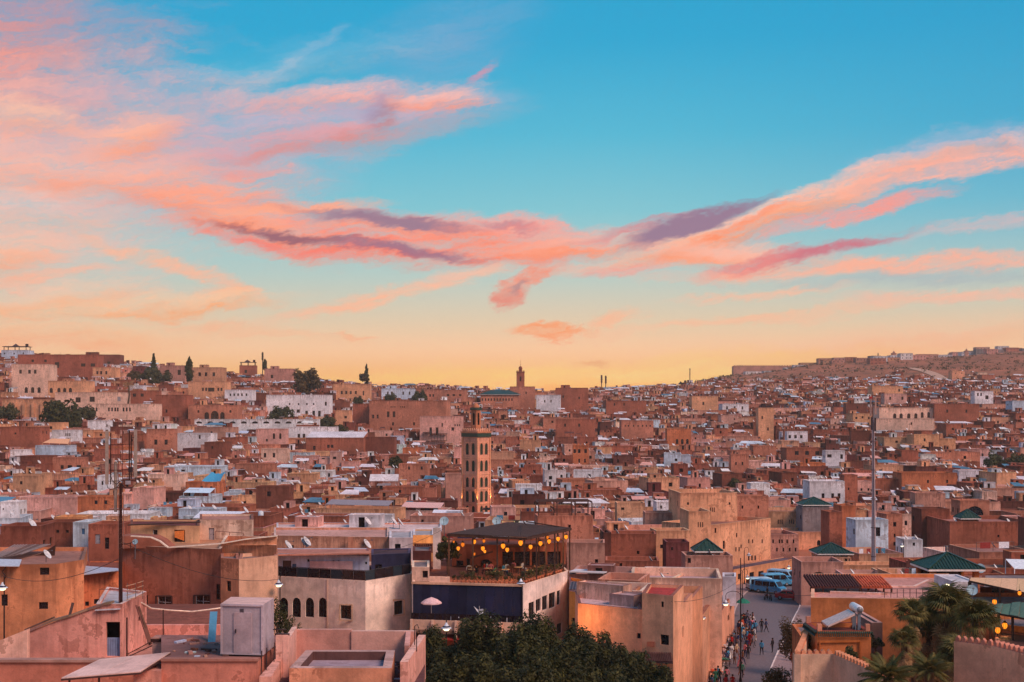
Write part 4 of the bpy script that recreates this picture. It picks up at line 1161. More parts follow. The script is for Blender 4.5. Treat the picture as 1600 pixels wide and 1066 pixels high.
 if ex.get('bay'):
  for (a, b, c, d) in ((662, 672, 676, 690), (674, 698, 678, 689)):
   mb = MB(); mb.col = lin((74, 46, 42)); X0, X1 = Xat(a, Y), Xat(b, Y)
   mb.box(((X0 + X1) / 2, foot[0][1] - 0.6, Zat(d, Y)), (X1 - X0, 1.2, 0.25)); mb.box(((X0 + X1) / 2, foot[0][1] - 0.6, Zat(c, Y)), (X1 - X0 + 0.3, 1.3, 0.2))
   n = 5
   for k in range(n + 1): mb.box((X0 + (X1 - X0) * k / n, foot[0][1] - 1.1, Zat(d, Y)), (0.15, 0.15, Zat(c, Y) - Zat(d, Y)))
   h.part(mb, 'balcony', TINT)
 if ex.get('whiteroof') or ex.get('gable'):
  mb = MB(); mb.col = C('white', 0.9)
  a, b, c_, d = [Vector((p[0], p[1], zt)) for p in foot]
  if ex.get('gable'):
   m0 = (a + d) / 2 + Vector((0, 0, 1.9)); m1 = (b + c_) / 2 + Vector((0, 0, 1.9))
   mb.slab([a + Vector((0, 0, .1)), b + Vector((0, 0, .1)), m1, m0], 0.15); mb.slab([m0 + Vector((0, 0, .001)), m1 + Vector((0, 0, .001)), c_ + Vector((0, 0, .1)), d + Vector((0, 0, .1))], 0.15)
   mb.face([a, d, m0], col=col); mb.face([b, c_, m1], col=col)
  else:
   up = Vector((0, 0, 0.15))
   mb.slab([a + up, b + up, c_ + up * 16 * 0.9, d + up * 16 * 0.9], 0.15)
   mb.face([a, d, d + up * 13], col=col); mb.face([b, c_, c_ + up * 13], col=col)
  h.part(mb, 'pitched_roof', PLASTER)
 if ex.get('hip'):
  pyramid_roof(foot, zt + 0.2, Zat(ex['hip'], Y) - zt, o, h.root, 0.8, 0.8)
 if ex.get('pyr'):
  a, b, t_ = ex['pyr']
  w_ = (b - a) / FPX * Y
  Yc = Y + 1.2 + w_ / 2
  f2 = boxfoot(a, b, Y + 1.0, w_)
  mb = MB(); wall_shell(mb, f2, zt - par, zt + 0.35, {}, 0.2, col, 0, 0, rim, rf); h.part(mb, 'roof_room', PLASTER)
  pyramid_roof(f2, zt + 0.5, max(1.5, Zat(t_, Y + w_ / 2) - zt - 0.5), o, h.root, 0.35, 0.5)
 if ex.get('crenel'):
  ins = inset(foot, 0.13)
  crenels([(p[0], p[1], zt) for p in ins + [ins[0]]], zt, 0.7, 0.7, 0.25, 0.5, col, h.root, o)
 for k in range(ex.get('dish', 0)):
  h.dish(rnd.uniform(0.1, 0.9), rnd.uniform(0.05, 0.5), rnd.uniform(1.0, 1.35))
 if ex.get('frame'):
  for cx in (0.02, 0.35, 0.68, 0.98):
   mb = MB(); mb.col = lin((80, 50, 44)); a = h.at(cx, 0.05); b = h.at(cx, 0.9); u = Vector((0, 0, 2.6))
   mb.bar(a, a + u, 0.16); mb.bar(b, b + u, 0.16); mb.bar(a + u, b + u, 0.14); h.part(mb, 'roof_frame', TINT)
  mb = MB(); mb.col = lin((80, 50, 44))
  for cy in (0.05, 0.3, 0.6, 0.9):
   a = h.at(0.02, cy); b = h.at(0.98, cy); u = Vector((0, 0, 2.75)); mb.bar(a + u, b + u, 0.14)
  h.part(mb, 'roof_frame', TINT)
 RESERVED.append((x0, x1, yb, Y, yt))
 BLOCKS.append((x0, x1, Y, Y + depth, yt))
 return h
# far and near, the ones lying lower in the picture are nearer
for rec in LM: build_mark(rec)
for r in list(RESERVED):
 pass
for (a_, b_, yb_, Y_) in ((72, 124, 660, 560), (120, 140, 651, 565), (0, 13, 645, 552), (424, 458, 650, 585), (499, 524, 664, 555), (516, 540, 668, 540), (606, 630, 722, 424), (1534, 1570, 734, 434), (1576, 1602, 728, 434), (192, 208, 630, 555), (644, 665, 622, 684), (198, 272, 594, 712), (286, 304, 598, 715), (458, 502, 598, 762), (560, 580, 596, 772)):
 RESERVED.append((a_, b_, yb_, Y_, yb_ - 30))
 BLOCKS.append((a_, b_, Y_ + 3, Y_ + 14, yb_ - 30))
# the street, the minaret and the foreground are kept free as well
MIN_Y = 350.0
BLOCKS.append((716, 772, MIN_Y - 3, MIN_Y + 9, 600))
RESERVED.append((718, 768, 808, MIN_Y, 628))

LANDM = [(744, 740, 'the lit minaret'), (1365, 760, 'the tall right mast'), (190, 760, 'the antenna mast'), (465, 636, 'the big white mansion'), (400, 660, 'the long white arcade'),
   (636, 650, 'the salmon palace'), (813, 600, 'the far minaret'), (1415, 655, 'the cream arched mansion'), (907, 712, 'the battlemented tower'), (1093, 835, 'the slit windowed tower'),
   (1294, 772, 'the white three window house'), (1277, 787, 'the green pyramid roof'), (1198, 660, 'the tall peach tower house'), (98, 642, 'the big round tree'), (1552, 720, 'the dark right tree'),
   (700, 672, 'the house with wooden bays'), (600, 756, 'the pale gabled roof'), (322, 748, 'the blue tarpaulin'), (1062, 685, 'the three arched orange house'), (1523, 800, 'the dark arched loggia'),
   (250, 688, 'the two window salmon house'), (75, 788, 'the wide pink house'), (1223, 855, 'the hotel'), (1002, 800, 'the square sand house'), (790, 850, 'the lantern terrace'), (426, 777, 'the peeling brown house'),
   (1452, 755, 'the wide orange house'), (1258, 707, 'the three dark windows'), (835, 765, 'the white terrace by the minaret'), (505, 695, 'the long pale roof')]

TONES = [('terr', 'terracotta', 30), ('brown', 'brown', 26), ('salm', 'salmon', 18), ('dark', 'dark brown', 8), ('rose', 'rose', 16), ('peach', 'peach', 9), ('orange', 'orange', 2), ('white', 'whitewashed', 5), ('bluew', 'pale blue', 3), ('sand', 'sand coloured', 12), ('pink', 'pink', 7), ('maroon', 'maroon', 2), ('cream', 'cream', 4)]
def pick_tone(r):
 t = r.uniform(0, sum(x[2] for x in TONES))
 for k, n_, w_ in TONES:
  t -= w_
  if t <= 0: return k, n_
 return TONES[0][:2]

def dish_into(mb, q, rz, sc):
 ca, sa = math.cos(rz) * sc, math.sin(rz) * sc
 b = len(mb.v)
 mb.v.extend([(q[0] + p[0] * ca - p[1] * sa, q[1] + p[0] * sa + p[1] * ca, q[2] + p[2] * sc) for p in DISHMB.v])
 mb.f.extend([tuple(b + i for i in f) for f in DISHMB.f]); mb.m.extend([0] * len(DISHMB.f)); mb.c.extend(DISHMB.c); mb.sm.extend(DISHMB.sm)

FAR = MB(); FARD = MB()
rows = []
Y = 150.0
cells = []
rr = random.Random(11)
while Y < 1010:
 a = -60 + rr.uniform(-20, 0)
 while a < 1680:
  wd = rr.choice((5, 6, 7, 8, 9, 10, 12, 14, 18)) * rr.uniform(0.85, 1.1)
  wpx = wd / Y * FPX
  off = 7 * noise.noise(Vector((Xat(a, Y) / 35.0, Y / 60.0, 2.0)))
  cells.append((a, a + wpx, Y + off, wd))
  a += wpx + rr.choice((0, 0, 0.3, 1.2)) / Y * FPX
 Y += rr.uniform(5.0, 7.2) if Y < 400 else rr.uniform(6.4, 9.0)

def in_street(X, Y):
 return Y < 285 and abs(X - st_center(min(max(Y, 110), 276))) < (7.5 if Y < 240 else 11)
indiv = []; nfar = 0
for (a0, a1, Y, wd) in cells:
 xm = (a0 + a1) / 2
 X = Xat(xm, Y)
 if in_street(X, Y) or in_street(X - wd / 2, Y) or in_street(X + wd / 2, Y): continue
 if Y < 230 and 1030 < xm < 1290: continue
 if Y < (178 if xm < 1290 else 140): continue
 if Y < 190 and 870 < xm < 1160: continue
 if any(b[0] < a1 - 3 and b[1] > a0 + 3 and b[2] - 9 < Y < b[3] + 0.5 for b in BLOCKS): continue
 if Y > 868 and (xm < 960 or rr.random() < .86 + (Y - 868) / 900): continue
 depth = rr.uniform(7, 11)
 gz = ground_z(X, Y)
 district = noise.noise(Vector((X / 60.0, Y / 60.0, 5.0)))
 H = 6.8 + district * 2.8 + rr.uniform(-1.3, 1.3) + (rr.random() < 0.10) * rr.uniform(1.5, 4)
 if Y > 640 : H = min(H, 7.5)
 zt = gz + H; low = False
 for (r0, r1, ryb, rY, ryt) in RESERVED:
  if rY > Y and r0 < a1 - 1 and r1 > a0 + 1:
   # only if this house would cover it
   if Zat(ryb, Y) + .3 < zt: zt = Zat(ryb, Y) + .3; low = True
 if zt - gz < 2.6: continue
 yaw = 0.28 * noise.noise(Vector((X / 80.0, Y / 80.0, 9.0))) + rr.uniform(-0.07, 0.07)
 foot = boxfoot(a0, a1, Y, depth, Yr=Y + wd * yaw)
 tk, tn = pick_tone(rr)
 n_w = rr.choice((0, 1, 1, 2, 2, 3)) if wd > 6 else rr.choice((0, 1, 1))
 rec = dict(foot=foot, zt=zt, gz=gz - 2, tk=tk, tn=tn, nw=n_w, wd=wd, depth=depth, Y=Y, xm=xm, yt=pxy(zt, Y), nd=rr.choice((0, 0, 1, 1, 2, 3)), room=rr.random() < 0.35 and not low, low=low,
      awn=rr.random() < 0.10 and not low, tank=rr.random() < 0.08, rs=rr.random(), size=(a1 - a0) * (zt - gz) / Y)
 indiv.append(rec)
# the houses that show largest become things of their own
def hidden(r): return r['yt'] > 905 or r['Y'] < 150
cand = [r for r in indiv if not hidden(r)]
cand.sort(key=lambda r: r['Y'])
NIND = 215
near = cand[:NIND]; far = cand[NIND:]

def rel_phrase(x, y):
 best = min(LANDM, key=lambda l: abs(l[0] - x) + 1.6 * abs(l[1] - y))
 dx, dy = x - best[0], y - best[1]
 if abs(dx) > abs(dy) * 1.4: w_ = 'right of' if dx > 0 else 'left of'
 elif abs(dy) > abs(dx) * 1.4: w_ = 'below' if dy > 0 else 'above'
 else: w_ = ('lower ' if dy > 0 else 'upper ') + ('right of' if dx > 0 else 'left of')
 dist = math.hypot(dx, dy)
 return ('close ' if dist < 40 else 'well ' if dist > 90 else '') + w_ + ' ' + best[2]
used_labels = {}
NUMW = {1: 'one', 2: 'two', 3: 'three', 4: 'four', 5: 'five', 6: 'six'}
def mk_label(r):
 sz = 'wide' if r['wd'] > 11 else 'narrow' if r['wd'] < 6.2 else 'square' if abs(r['wd'] - r['depth']) < 1 else ''
 bits = [sz, r['tn'], 'house']
 ft = []
 if r['nw']: ft.append(NUMW[r['nw']] + ' window' + ('s' if r['nw'] > 1 else ''))
 else: ft.append('blank front')
 if r['nd']: ft.append(NUMW[r['nd']] + ' dish' + ('es' if r['nd'] > 1 else ''))
 elif r['awn']: ft.append('a tin awning')
 elif r['room']: ft.append('a roof room')
 s = ' '.join(b for b in bits if b) + ' with ' + ' and '.join(ft)
 return s, rel_phrase(r['xm'], r['yt'] + 8)
lab = {}
for i, r in enumerate(near):
 s, p = mk_label(r); lab.setdefault(s + ', ' + p, []).append(i)
final = {}
ORD = ['leftmost', 'second', 'third', 'fourth', 'fifth', 'sixth']
for s, ids in lab.items():
 if len(ids) == 1: final[ids[0]] = s; continue
 ids.sort(key=lambda i: near[i]['xm'])
 for k, i in enumerate(ids):
  w_ = 'leftmost ' if k == 0 else 'rightmost ' if k == len(ids) - 1 else ORD[min(k, 5)] + ' '
  final[i] = w_ + s

for i in final:
 for a_, b_ in ((' coloured', ''), ('the lit ', 'the '), ('close ', ''), ('well ', 'far '), (' with blank front', ', blank front'), (' and ', ', '), (' with one window,', ' with')):
  if len(final[i].split()) > 16: final[i] = final[i].replace(a_, b_)
def small_house(r, i):
 col = jit(C(r['tk']), 0.12)
 light = r['rs'] < 0.3
 roofc = jit(C('rose', 0.6 if not light else 1.0), 0.2) if r['rs'] < 0.75 else jit(C('white', 0.7), 0.1)
 rim = tuple(min(0.8, v * rr.uniform(1.1, 2.1)) for v in col)
 h = House('house', final[i], r['foot'], r['zt'], r['gz'], col, par=rr.uniform(0.5, 1.1), pt=0.22, rim=rim, roof=roofc, cat='house', group='houses packed across the old town')
 if r['nw']: h.auto(0, r['nw'], 2 if rr.random() < 0.5 else 1, w=rr.uniform(0.6, 1.0), h=rr.uniform(0.8, 1.2), top=rr.uniform(1.3, 2.0), kinds=('wood', 'dark', 'wood', 'dark', 'white'), arch=rr.random() < 0.12)
 for e in (1, 3):
  if rr.random() < 0.5: h.auto(e, 2, 1, w=0.7, h=0.9, p=0.6)
 h.done()
 if r['room']:
  h.roof_room(rr.choice((0.25, 0.75)), rr.uniform(0.4, 0.75), min(r['wd'] * 0.45, 4), 3.0, rr.uniform(1.9, 2.6), jit(C(rr.choice(('white', 'pink', 'salm', 'bluew', 'peach', r['tk']))), 0.1))
 for k in range(r['nd']): h.dish(rr.uniform(0.06, 0.94), rr.uniform(0.03, 0.3), rr.uniform(0.9, 1.3), True if rr.random() < .3 else False)
 if r['tank']: h.tank(rr.uniform(0.2, 0.8), rr.uniform(0.3, 0.8))
 if r['awn']:
  mb = MB(); mb.col = jit(C(rr.choice(('bluew', 'white', 'grey', 'blue', 'pink'))), 0.1)
  q, s_, t_, u_ = h.at(0.1, 0.1), h.at(0.9, 0.1), h.at(0.9, 0.6), h.at(0.1, 0.6)
  mb.slab([q + Vector((0, 0, 1.7)), s_ + Vector((0, 0, 1.6)), t_ + Vector((0, 0, 2.4)), u_ + Vector((0, 0, 2.5))], 0.05)
  for p in (q, s_): mb.bar(p, p + Vector((0, 0, 1.62)), 0.08)
  for p in (t_, u_): mb.bar(p, p + Vector((0, 0, 2.38)), 0.08)
  h.part(mb, 'awning', TINT)
 if rr.random() < 0.3:
  # washing hung out across the roof
  a, b = h.at(0.15, 0.35) + Vector((0, 0, 1.5)), h.at(0.85, 0.4) + Vector((0, 0, 1.5))
  mb = MB(); mb.bar(a - Vector((0, 0, 1.5)), a, 0.05, col=(0.1, 0.08, 0.08)); mb.bar(b - Vector((0, 0, 1.5)), b, 0.05, col=(0.1, 0.08, 0.08)); mb.bar(a, b, 0.02, col=(0.3, 0.3, 0.3))
  n = rr.randint(2, 5)
  for k in range(n):
   u0 = (k + 0.2) / n; u1 = u0 + 0.55 / n; c_ = C(rr.choice(('white', 'blue', 'red', 'pink', 'bluew', 'navy')))
   mb.slab([a * (1 - u0) + b * u0, a * (1 - u1) + b * u1, a * (1 - u1) + b * u1 + Vector((0, 0.05, -0.9)), a * (1 - u0) + b * u0 + Vector((0, 0.05, -0.9))], 0.02, col=c_)
  h.part(mb, 'washing_line', CLOTH)
for i, r in enumerate(near): small_house(r, i)

# the rest of the town as one mass, with its own openings, parapets, roof rooms, dishes
for r in far:
 col = jit(C(r['tk']), 0.15)
 rim = tuple(min(0.8, v * rr.uniform(1.1, 1.9)) for v in col)
 roofc = jit(C('rose', 0.6), 0.2) if r['rs'] < 0.72 else jit(C('white', 0.7), 0.1)
 foot, zt, gz = r['foot'], r['zt'], r['gz']
 ops = {}
 L = r['wd']
 rowsn = 2 if rr.random() < 0.6 else 1
 lst = []
 for q in range(rowsn):
  for k in range(r['nw']):
   if rr.random() < 0.2: continue
   c_ = L * (k + 0.5) / r['nw'] + rr.uniform(-.5, .5); w_ = rr.uniform(0.6, 1.1); z_ = zt - rr.uniform(1.3, 1.9) - q * 2.9
   lst.append((c_ - w_ / 2, c_ + w_ / 2, z_ - rr.uniform(0.8, 1.2), z_, False))
 ops[0] = lst
 par = rr.uniform(0.4, 1.0)
 f = [Vector(p) for p in foot]; d = (f[1] - f[0]).normalized(); n_ = Vector((-d.y, d.x))
 def quad(q, w_, dp): return [(p.x, p.y) for p in (q, q + d * w_, q + d * w_ + n_ * dp, q + n_ * dp)]
 if L > 7 and rr.random() < .5:
  u = rr.uniform(.35, .65) * L; zs = [zt, zt - rr.uniform(.5, 2.4)]; rr.shuffle(zs); st = rr.uniform(-.8, 1.4)
  la = [o for o in lst if o[1] < u - .2]; lb_ = [(o[0] - u, o[1] - u, o[2], o[3], False) for o in lst if o[0] > u + .2]
  wall_shell(FAR, quad(f[0], u - .003, r['depth']), gz, zs[0], {0: la}, 0.25, col, par, 0.3, rim, roofc, back=True)
  wall_shell(FAR, quad(f[0] + d * u + n_ * st, L - u, r['depth']), gz, zs[1], {0: lb_}, 0.25, jit(col, .12), par, 0.3, rim, jit(roofc, .2), back=True)
  zlow = min(zs)
 else:
  wall_shell(FAR, foot, gz, zt, ops, 0.25, col, par, 0.3, rim, roofc, back=True); zlow = zt
 zr_ = zlow - par
 for k in range(0 if r['low'] else rr.choice((1, 1, 2, 3))):
  q = f[0] + d * rr.uniform(.05, .75) * L + n_ * rr.uniform(.8, r['depth'] * .7); w_ = rr.uniform(1.2, 3.6); dp = rr.uniform(1.2, 3); hh = rr.uniform(.5, 2.5) + par * .5
  cc = jit(C(rr.choice(('white', 'pink', 'salm', 'bluew', 'peach', 'brown', r['tk'], r['tk'], r['tk']))), .12)
  if hh > 1.7: wall_shell(FAR, quad(q, w_, dp), zr_, zr_ + hh, {0: [(w_ * .3, w_ * .3 + .7, zr_ + .3, zr_ + hh - .4, False)]}, 0.2, cc, 0, 0, rim, roofc, back=True)
  else: wall_shell(FAR, quad(q, w_, min(dp, .35 if rr.random() < .5 else dp)), zr_, zr_ + hh, {}, 0.2, cc, 0, 0, rim, rim)
 if rr.random() < .25:
  q = f[0] + d * rr.uniform(.1, .9) * L + n_ * rr.uniform(.5, 5); FAR.bar((q.x, q.y, zr_), (q.x, q.y, zr_ + rr.uniform(2.5, 4)), .09, col=(.12, .08, .07))
 if rr.random() < .22:
  q = quad(f[0] + d * rr.uniform(.05, .5) * L + n_ * rr.uniform(.3, 4), rr.uniform(2, 4.5), rr.uniform(1.5, 3)); zz = zr_ + rr.uniform(1.2, 2.2); tl = rr.uniform(.1, .7)
  FAR.slab([(q[0][0], q[0][1], zz), (q[1][0], q[1][1], zz), (q[2][0], q[2][1], zz + tl), (q[3][0], q[3][1], zz + tl)], .08, 0, jit(C(rr.choice(('white', 'grey', 'bluew', 'rose', 'brown', 'dark', 'rose', 'pink'))), .1))
  for p in q: FAR.bar((p[0], p[1], zr_), (p[0], p[1], zz), .08, col=(.12, .08, .07))
 for k in range(r['nd'] if r['Y'] < 480 else min(1, r['nd'])):
  f = [Vector(p) for p in foot]; u, v = rr.random(), rr.uniform(0.03, 0.6)
  q = (f[0] * (1 - u) + f[1] * u) * (1 - v) + (f[3] * (1 - u) + f[2] * u) * v
  dish_into(FARD, (q.x, q.y, zt - par * 0.5), R(-8 - max(0, q.x) * .2 + rr.uniform(-12, 12)), rr.uniform(0.9, 1.3))
 if r['awn']:
  f = [Vector(p) for p in foot]; c_ = jit(C(rr.choice(('bluew', 'white', 'white', 'blue', 'pink'))), 0.1)
  g = [f[0] * .8 + f[2] * .2, f[1] * .8 + f[3] * .2, f[2] * .7 + f[0] * .3, f[3] * .7 + f[1] * .3]
  FAR.slab([(g[0].x, g[0].y, zt + 0.9), (g[1].x, g[1].y, zt + 0.8), (g[2].x, g[2].y, zt + 1.6), (g[3].x, g[3].y, zt + 1.7)], 0.06, 0, c_)
  for p in g: FAR.bar((p.x, p.y, zt - par), (p.x, p.y, zt + 0.8), 0.1, col=(0.1, 0.07, 0.06))
tagp(FAR.build('town_houses', [FARP, VOIDM]), 'mass of small flat roofed brown and white houses covering the slopes of the old town', 'houses', kind='stuff')
tagp(FARD.build('satellite_dishes', TINT), 'scattered pale satellite dishes on the far roofs of the old town', 'dishes', kind='stuff')
print('near', len(near), 'far', len(far), 'marks', len(LM))

# ---- the new town strung along the ridge on the right, paleness of the haze put partly into its colours
RID = MB(); rk = random.Random(5)
def crest(x):
 return min(range(1200, 1640, 8), key=lambda k: pxy(ground_z(Xat(x, k), k), k))
for rowi, (off, x_a, x_b) in enumerate(((6, 1165, 1680), (-26, 1240, 1680), (-60, 1340, 1680))):
 x = x_a
 while x < x_b:
  Y = crest(x) + off + rk.uniform(-5, 5); wd = rk.uniform(8, 20); X = Xat(x, Y)
  gz = ground_z(X, Y); H = rk.uniform(3.6, 6.5) + (rk.random() < .1) * 3
  if x < 1250: H *= .6
  if rk.random() < (0.9 if rowi < 2 else .6):
   foot = boxfoot(x, x + wd / Y * FPX, Y, rk.uniform(9, 14))
   col = jit(C(rk.choice(('white', 'pink', 'rose', 'sand', 'salm', 'rose', 'white', 'grey')), 0.85), 0.15)
   nw = int(wd / 3.5); ops = {0: [(wd * (k + 0.5) / nw - .5, wd * (k + .5) / nw + .5, gz + H - 1.4 - q * 3 - 1.2, gz + H - 1.4 - q * 3, False) for k in range(nw) for q in range(2)]}
   wall_shell(RID, foot, gz - 6, gz + H, ops, 0.3, col, 0.6, 0.3, col, jit(C('rose', .7)), back=True)
  x += (wd + rk.choice((0, 0, .5, 3))) / Y * FPX
tagp(RID.build('ridge_houses', [FARP, VOIDM]), 'pale row of houses of the new town along the hazy right ridge', 'houses', kind='stuff')

def ridge_thing(name, label, cat, x0, x1, yt, yb, Y, col, wins=(), depth=8):
 foot = boxfoot(x0, x1, Y, depth)
 h = House(name, label, foot, Zat(yt, Y), min(ground_z(foot[0][0], Y), ground_z(foot[1][0], Y), Zat(yb, Y)) - 3, col, par=0.5, cat=cat)
 for w_ in wins: h.winpx(0, *w_)
 h.done(); return h
hh = ridge_thing('fortress_wall', 'long crumbling fortress wall on the ridge where the new town begins', 'wall', 1146, 1249, 572, 592, 1380, C('rose', .9), depth=10)  # haze paleness is also put into the wall tint
crenels([(hh.foot[0][0], hh.foot[0][1] + .3, hh.zt), (hh.foot[1][0], hh.foot[1][1] + .3, hh.zt)], hh.zt, 1.5, 1.2, 0.5, 1.4, C('rose', .9), hh.root, hh.o, pointed=False)
ridge_thing('terrace_wall', 'long pale terrace wall below the ridge houses on the right', 'wall', 1470, 1592, 559, 570, 1440, C('white', .85), [(1480 + 9 * k, 1483 + 9 * k, 562, 566, 'dark') for k in range(11)])
ridge_thing('apartment_block', 'pinkish block at the left end of the pale ridge terrace wall', 'building', 1436, 1462, 560, 572, 1450, C('maroon', 1.6))

# ------------------------------------------------------------------ the lit minaret
def lamp(name, loc, col, energy, radius=0.2, spot=None, parent=None, aim=None):
 d = bpy.data.lights.new(name, 'SPOT' if spot else 'POINT')
 d.energy = energy; d.color = col; d.shadow_soft_size = radius
 if spot: d.spot_size = R(spot); d.spot_blend = 0.6
 o = bpy.data.objects.new(name, d); COL.objects.link(o)
 if parent is not None:
  o.parent = parent; pl = parent.matrix_world.translation if False else Vector(parent.location)
  o.location = Vector(loc) - pl
 else: o.location = loc
 if aim is not None: o.rotation_euler = (Vector(aim) - Vector(loc)).to_track_quat('-Z', 'Y').to_euler()
 return o

def minaret():
 Y = MIN_Y
 c0 = Vector((Xat(746, Y), Y)); L = c0 + Vector((-4.35, 3.44)); Rr = c0 + Vector((3.44, 4.35)); B = L + (Rr - c0)
 foot = [tuple(c0), tuple(Rr), tuple(B), tuple(L)]
 zt = Zat(683, Y); o = (c0.x, c0.y + 3.5, 0)
 root = empty('minaret', o, 0, 'tall square minaret with five rows of green arched recesses, lit gold along its corners', 'minaret')
 tan = lin((234, 164, 138))
 mb = MB()
 ops = {}
 rowsz = [(693, 711), (720, 737), (746.5, 762), (768, 785), (791, 807)]
 S_ = 5.55
 for e in (0, 3):
  ops[e] = []
  for (ya, yb) in rowsz:
   for u in ((0.22, 0.44), (0.60, 0.82)) if e == 0 else ((0.20, 0.42), (0.60, 0.82)):
    ops[e].append((S_ * u[0], S_ * u[1], Zat(yb, Y), Zat(ya, Y), True))
 wall_shell(mb, foot, -1, zt, ops, 0.28, tan, 0, 0.3, tan, tan)
 mb.shift(o).build('shaft', PLAIN, root)
 # green panels at the back of each recess, a frame of raised brick round each
 for e in (0, 3):
  A = Vector(foot[e]); Bv = Vector(foot[(e + 1) % 4]); d = (Bv - A).normalized(); n = Vector((d.y, -d.x))
  for (s0, s1, za, zb, _) in ops[e]:
   p = MB(); p.col = lin((34, 50, 42))
   q0 = A + d * s0 - n * 0.26; q1 = A + d * s1 - n * 0.26
   p.face([(q0.x, q0.y, za), (q1.x, q1.y, za), (q1.x, q1.y, zb), (q0.x, q0.y, zb)])
   # lattice
   for k in range(1, 3):
    m_ = q0.lerp(q1, k / 3) + n * 0.03; p.bar((m_.x, m_.y, za), (m_.x, m_.y, zb), 0.06, col=lin((64, 84, 60)))
   for k in range(1, 4):
    z_ = za + (zb - za) * k / 4; a_ = q0 + n * 0.03; b_ = q1 + n * 0.03; p.bar((a_.x, a_.y, z_), (b_.x, b_.y, z_), 0.06, col=lin((64, 84, 60)))
   p.shift(o).build('arch_panel', TINT, root)
   f = MB(); f.col = lin((236, 172, 136)); w_ = 0.10
   a_ = A + d * (s0 - 0.16) + n * 0.06; b_ = A + d * (s1 + 0.16) + n * 0.06
   f.bar((a_.x, a_.y, za - .05), (a_.x, a_.y, zb + 0.2), w_, .16); f.bar((b_.x, b_.y, za - .05), (b_.x, b_.y, zb + 0.2), w_, .16)
   f.bar((a_.x, a_.y, zb + 0.25), (b_.x, b_.y, zb + 0.25), .1, .12)
   f.shift(o).build('arch_frame', TINT, root)
  # string courses between storeys
  for zc in (Zat(715.5, Y), Zat(741.5, Y), Zat(765, Y), Zat(788, Y)):
   f = MB(); f.col = lin((232, 166, 128)); a_ = A + n * 0.07 + d * .05; b_ = Bv + n * 0.07 - d * .05
   f.bar((a_.x, a_.y, zc), (b_.x, b_.y, zc), 0.14, 0.16); f.shift(o).build('string_course', TINT, root)
 # corner pilasters
 for q in foot[:2] + foot[3:]:
  f = MB(); f.col = lin((236, 168, 130)); f.box((q[0], q[1], -1), (0.42, 0.42, zt + 1 - 0.2), math.atan2(3.44, -4.35)); f.shift(o).build('corner_pilaster', PLAIN, root)
 # tile band, cornice, merlons
 f1 = inset(foot, -0.28)
 m = MB(); m.col = lin((22, 50, 44)); m.prism(f1, zt, Zat(677, Y)); m.shift(o).build('tile_band', GREENT, root)
 z1 = Zat(677, Y)
 f2 = inset(foot, -0.36)
 m = MB(); m.col = lin((196, 128, 96)); m.prism(f2, z1 + 0.002, z1 + 0.45); m.shift(o).build('cornice', PLAIN, root)
 m = MB()
 f3 = inset(foot, -0.05)
 crenels([(p[0], p[1], z1 + 0.45) for p in f3 + [f3[0]]], z1, 0.52, 0.95, 0.25, 0.22, lin((226, 164, 134)), root, o)
 # lantern tower on top
 c = (Vector(foot[0]) + Vector(foot[2])) / 2; dd = (Rr - c0).normalized(); ee = (L - c0).normalized(); h = 1.0
 c = c + (c0 - c) * 0.12
 c = Vector((Xat(743.5, c.y), c.y))
 lf = [c - dd * h - ee * h, c + dd * h - ee * h, c + dd * h + ee * h, c - dd * h + ee * h]
 lf = [(p.x, p.y) for p in lf]
 zl = Zat(641, c.y)
 m = MB(); wall_shell(m, lf, z1, zl, {0: [(0.55, 1.45, Zat(664, c.y), Zat(645, c.y), True)], 3: [(0.55, 1.45, Zat(664, c.y), Zat(645, c.y), True)]}, 0.2, lin((190, 122, 90)), 0, 0, tan, tan, back=True, roof=True)
 m.shift(o).build('lantern', [PLAIN, VOIDM], root)
 m = MB(); m.prism(inset(lf, -0.18), zl, zl + 0.75); m.shift(o).build('tile_band', GREENT, root)
 m = MB(); m.col = lin((196, 128, 96)); m.lathe([(1.0, 0), (1.0, .15), (0.9, .6), (0.6, 1.05), (0.15, 1.3), (0.0, 1.32)], (c.x, c.y, zl + 0.75), 12); m.shift(o).build('dome', PLAIN, root)
 m = MB(); m.col = lin((150, 110, 60)); m.lathe([(0.05, 0), (0.05, .3), (.18, .45), (.05, .6), (.05, .8), (.13, .9), (.03, 1.0), (0.02, 1.6)], (c.x, c.y, zl + 2.05), 8); m.shift(o).build('finial', METAL, root)
 # floodlights shining up the three visible corners
 for q, nn in ((foot[0], Vector((-0.12, -1))), (foot[1], Vector((1, -0.35))), (foot[3], Vector((-1, -0.2)))):
  nn.normalize(); p = Vector(q) + nn * 0.75; zb = Zat(787, Y)
  m = MB(); m.col = (0.1, 0.08, 0.07); m.box((p.x, p.y, zb - 0.2), (0.3, 0.3, 0.16)); m.bar((p.x, p.y, zb - .15), (q[0], q[1], zb - .15), 0.06)
  m.shift(o).build('floodlight', TINT, root)
  m = MB(); m.lathe([(0.07, 0), (0.07, 0.05), (0, 0.06)], (p.x, p.y, zb - .04), 8); m.shift(o).build('bulb', BULB, root)
  lamp('floodlight_beam', (p.x, p.y, zb + 0.25), (1.0, 0.58, 0.20), 1800, 0.06, 46, root, (q[0] - nn.x * .1, q[1] - nn.y * .1, zb + 9))
minaret()

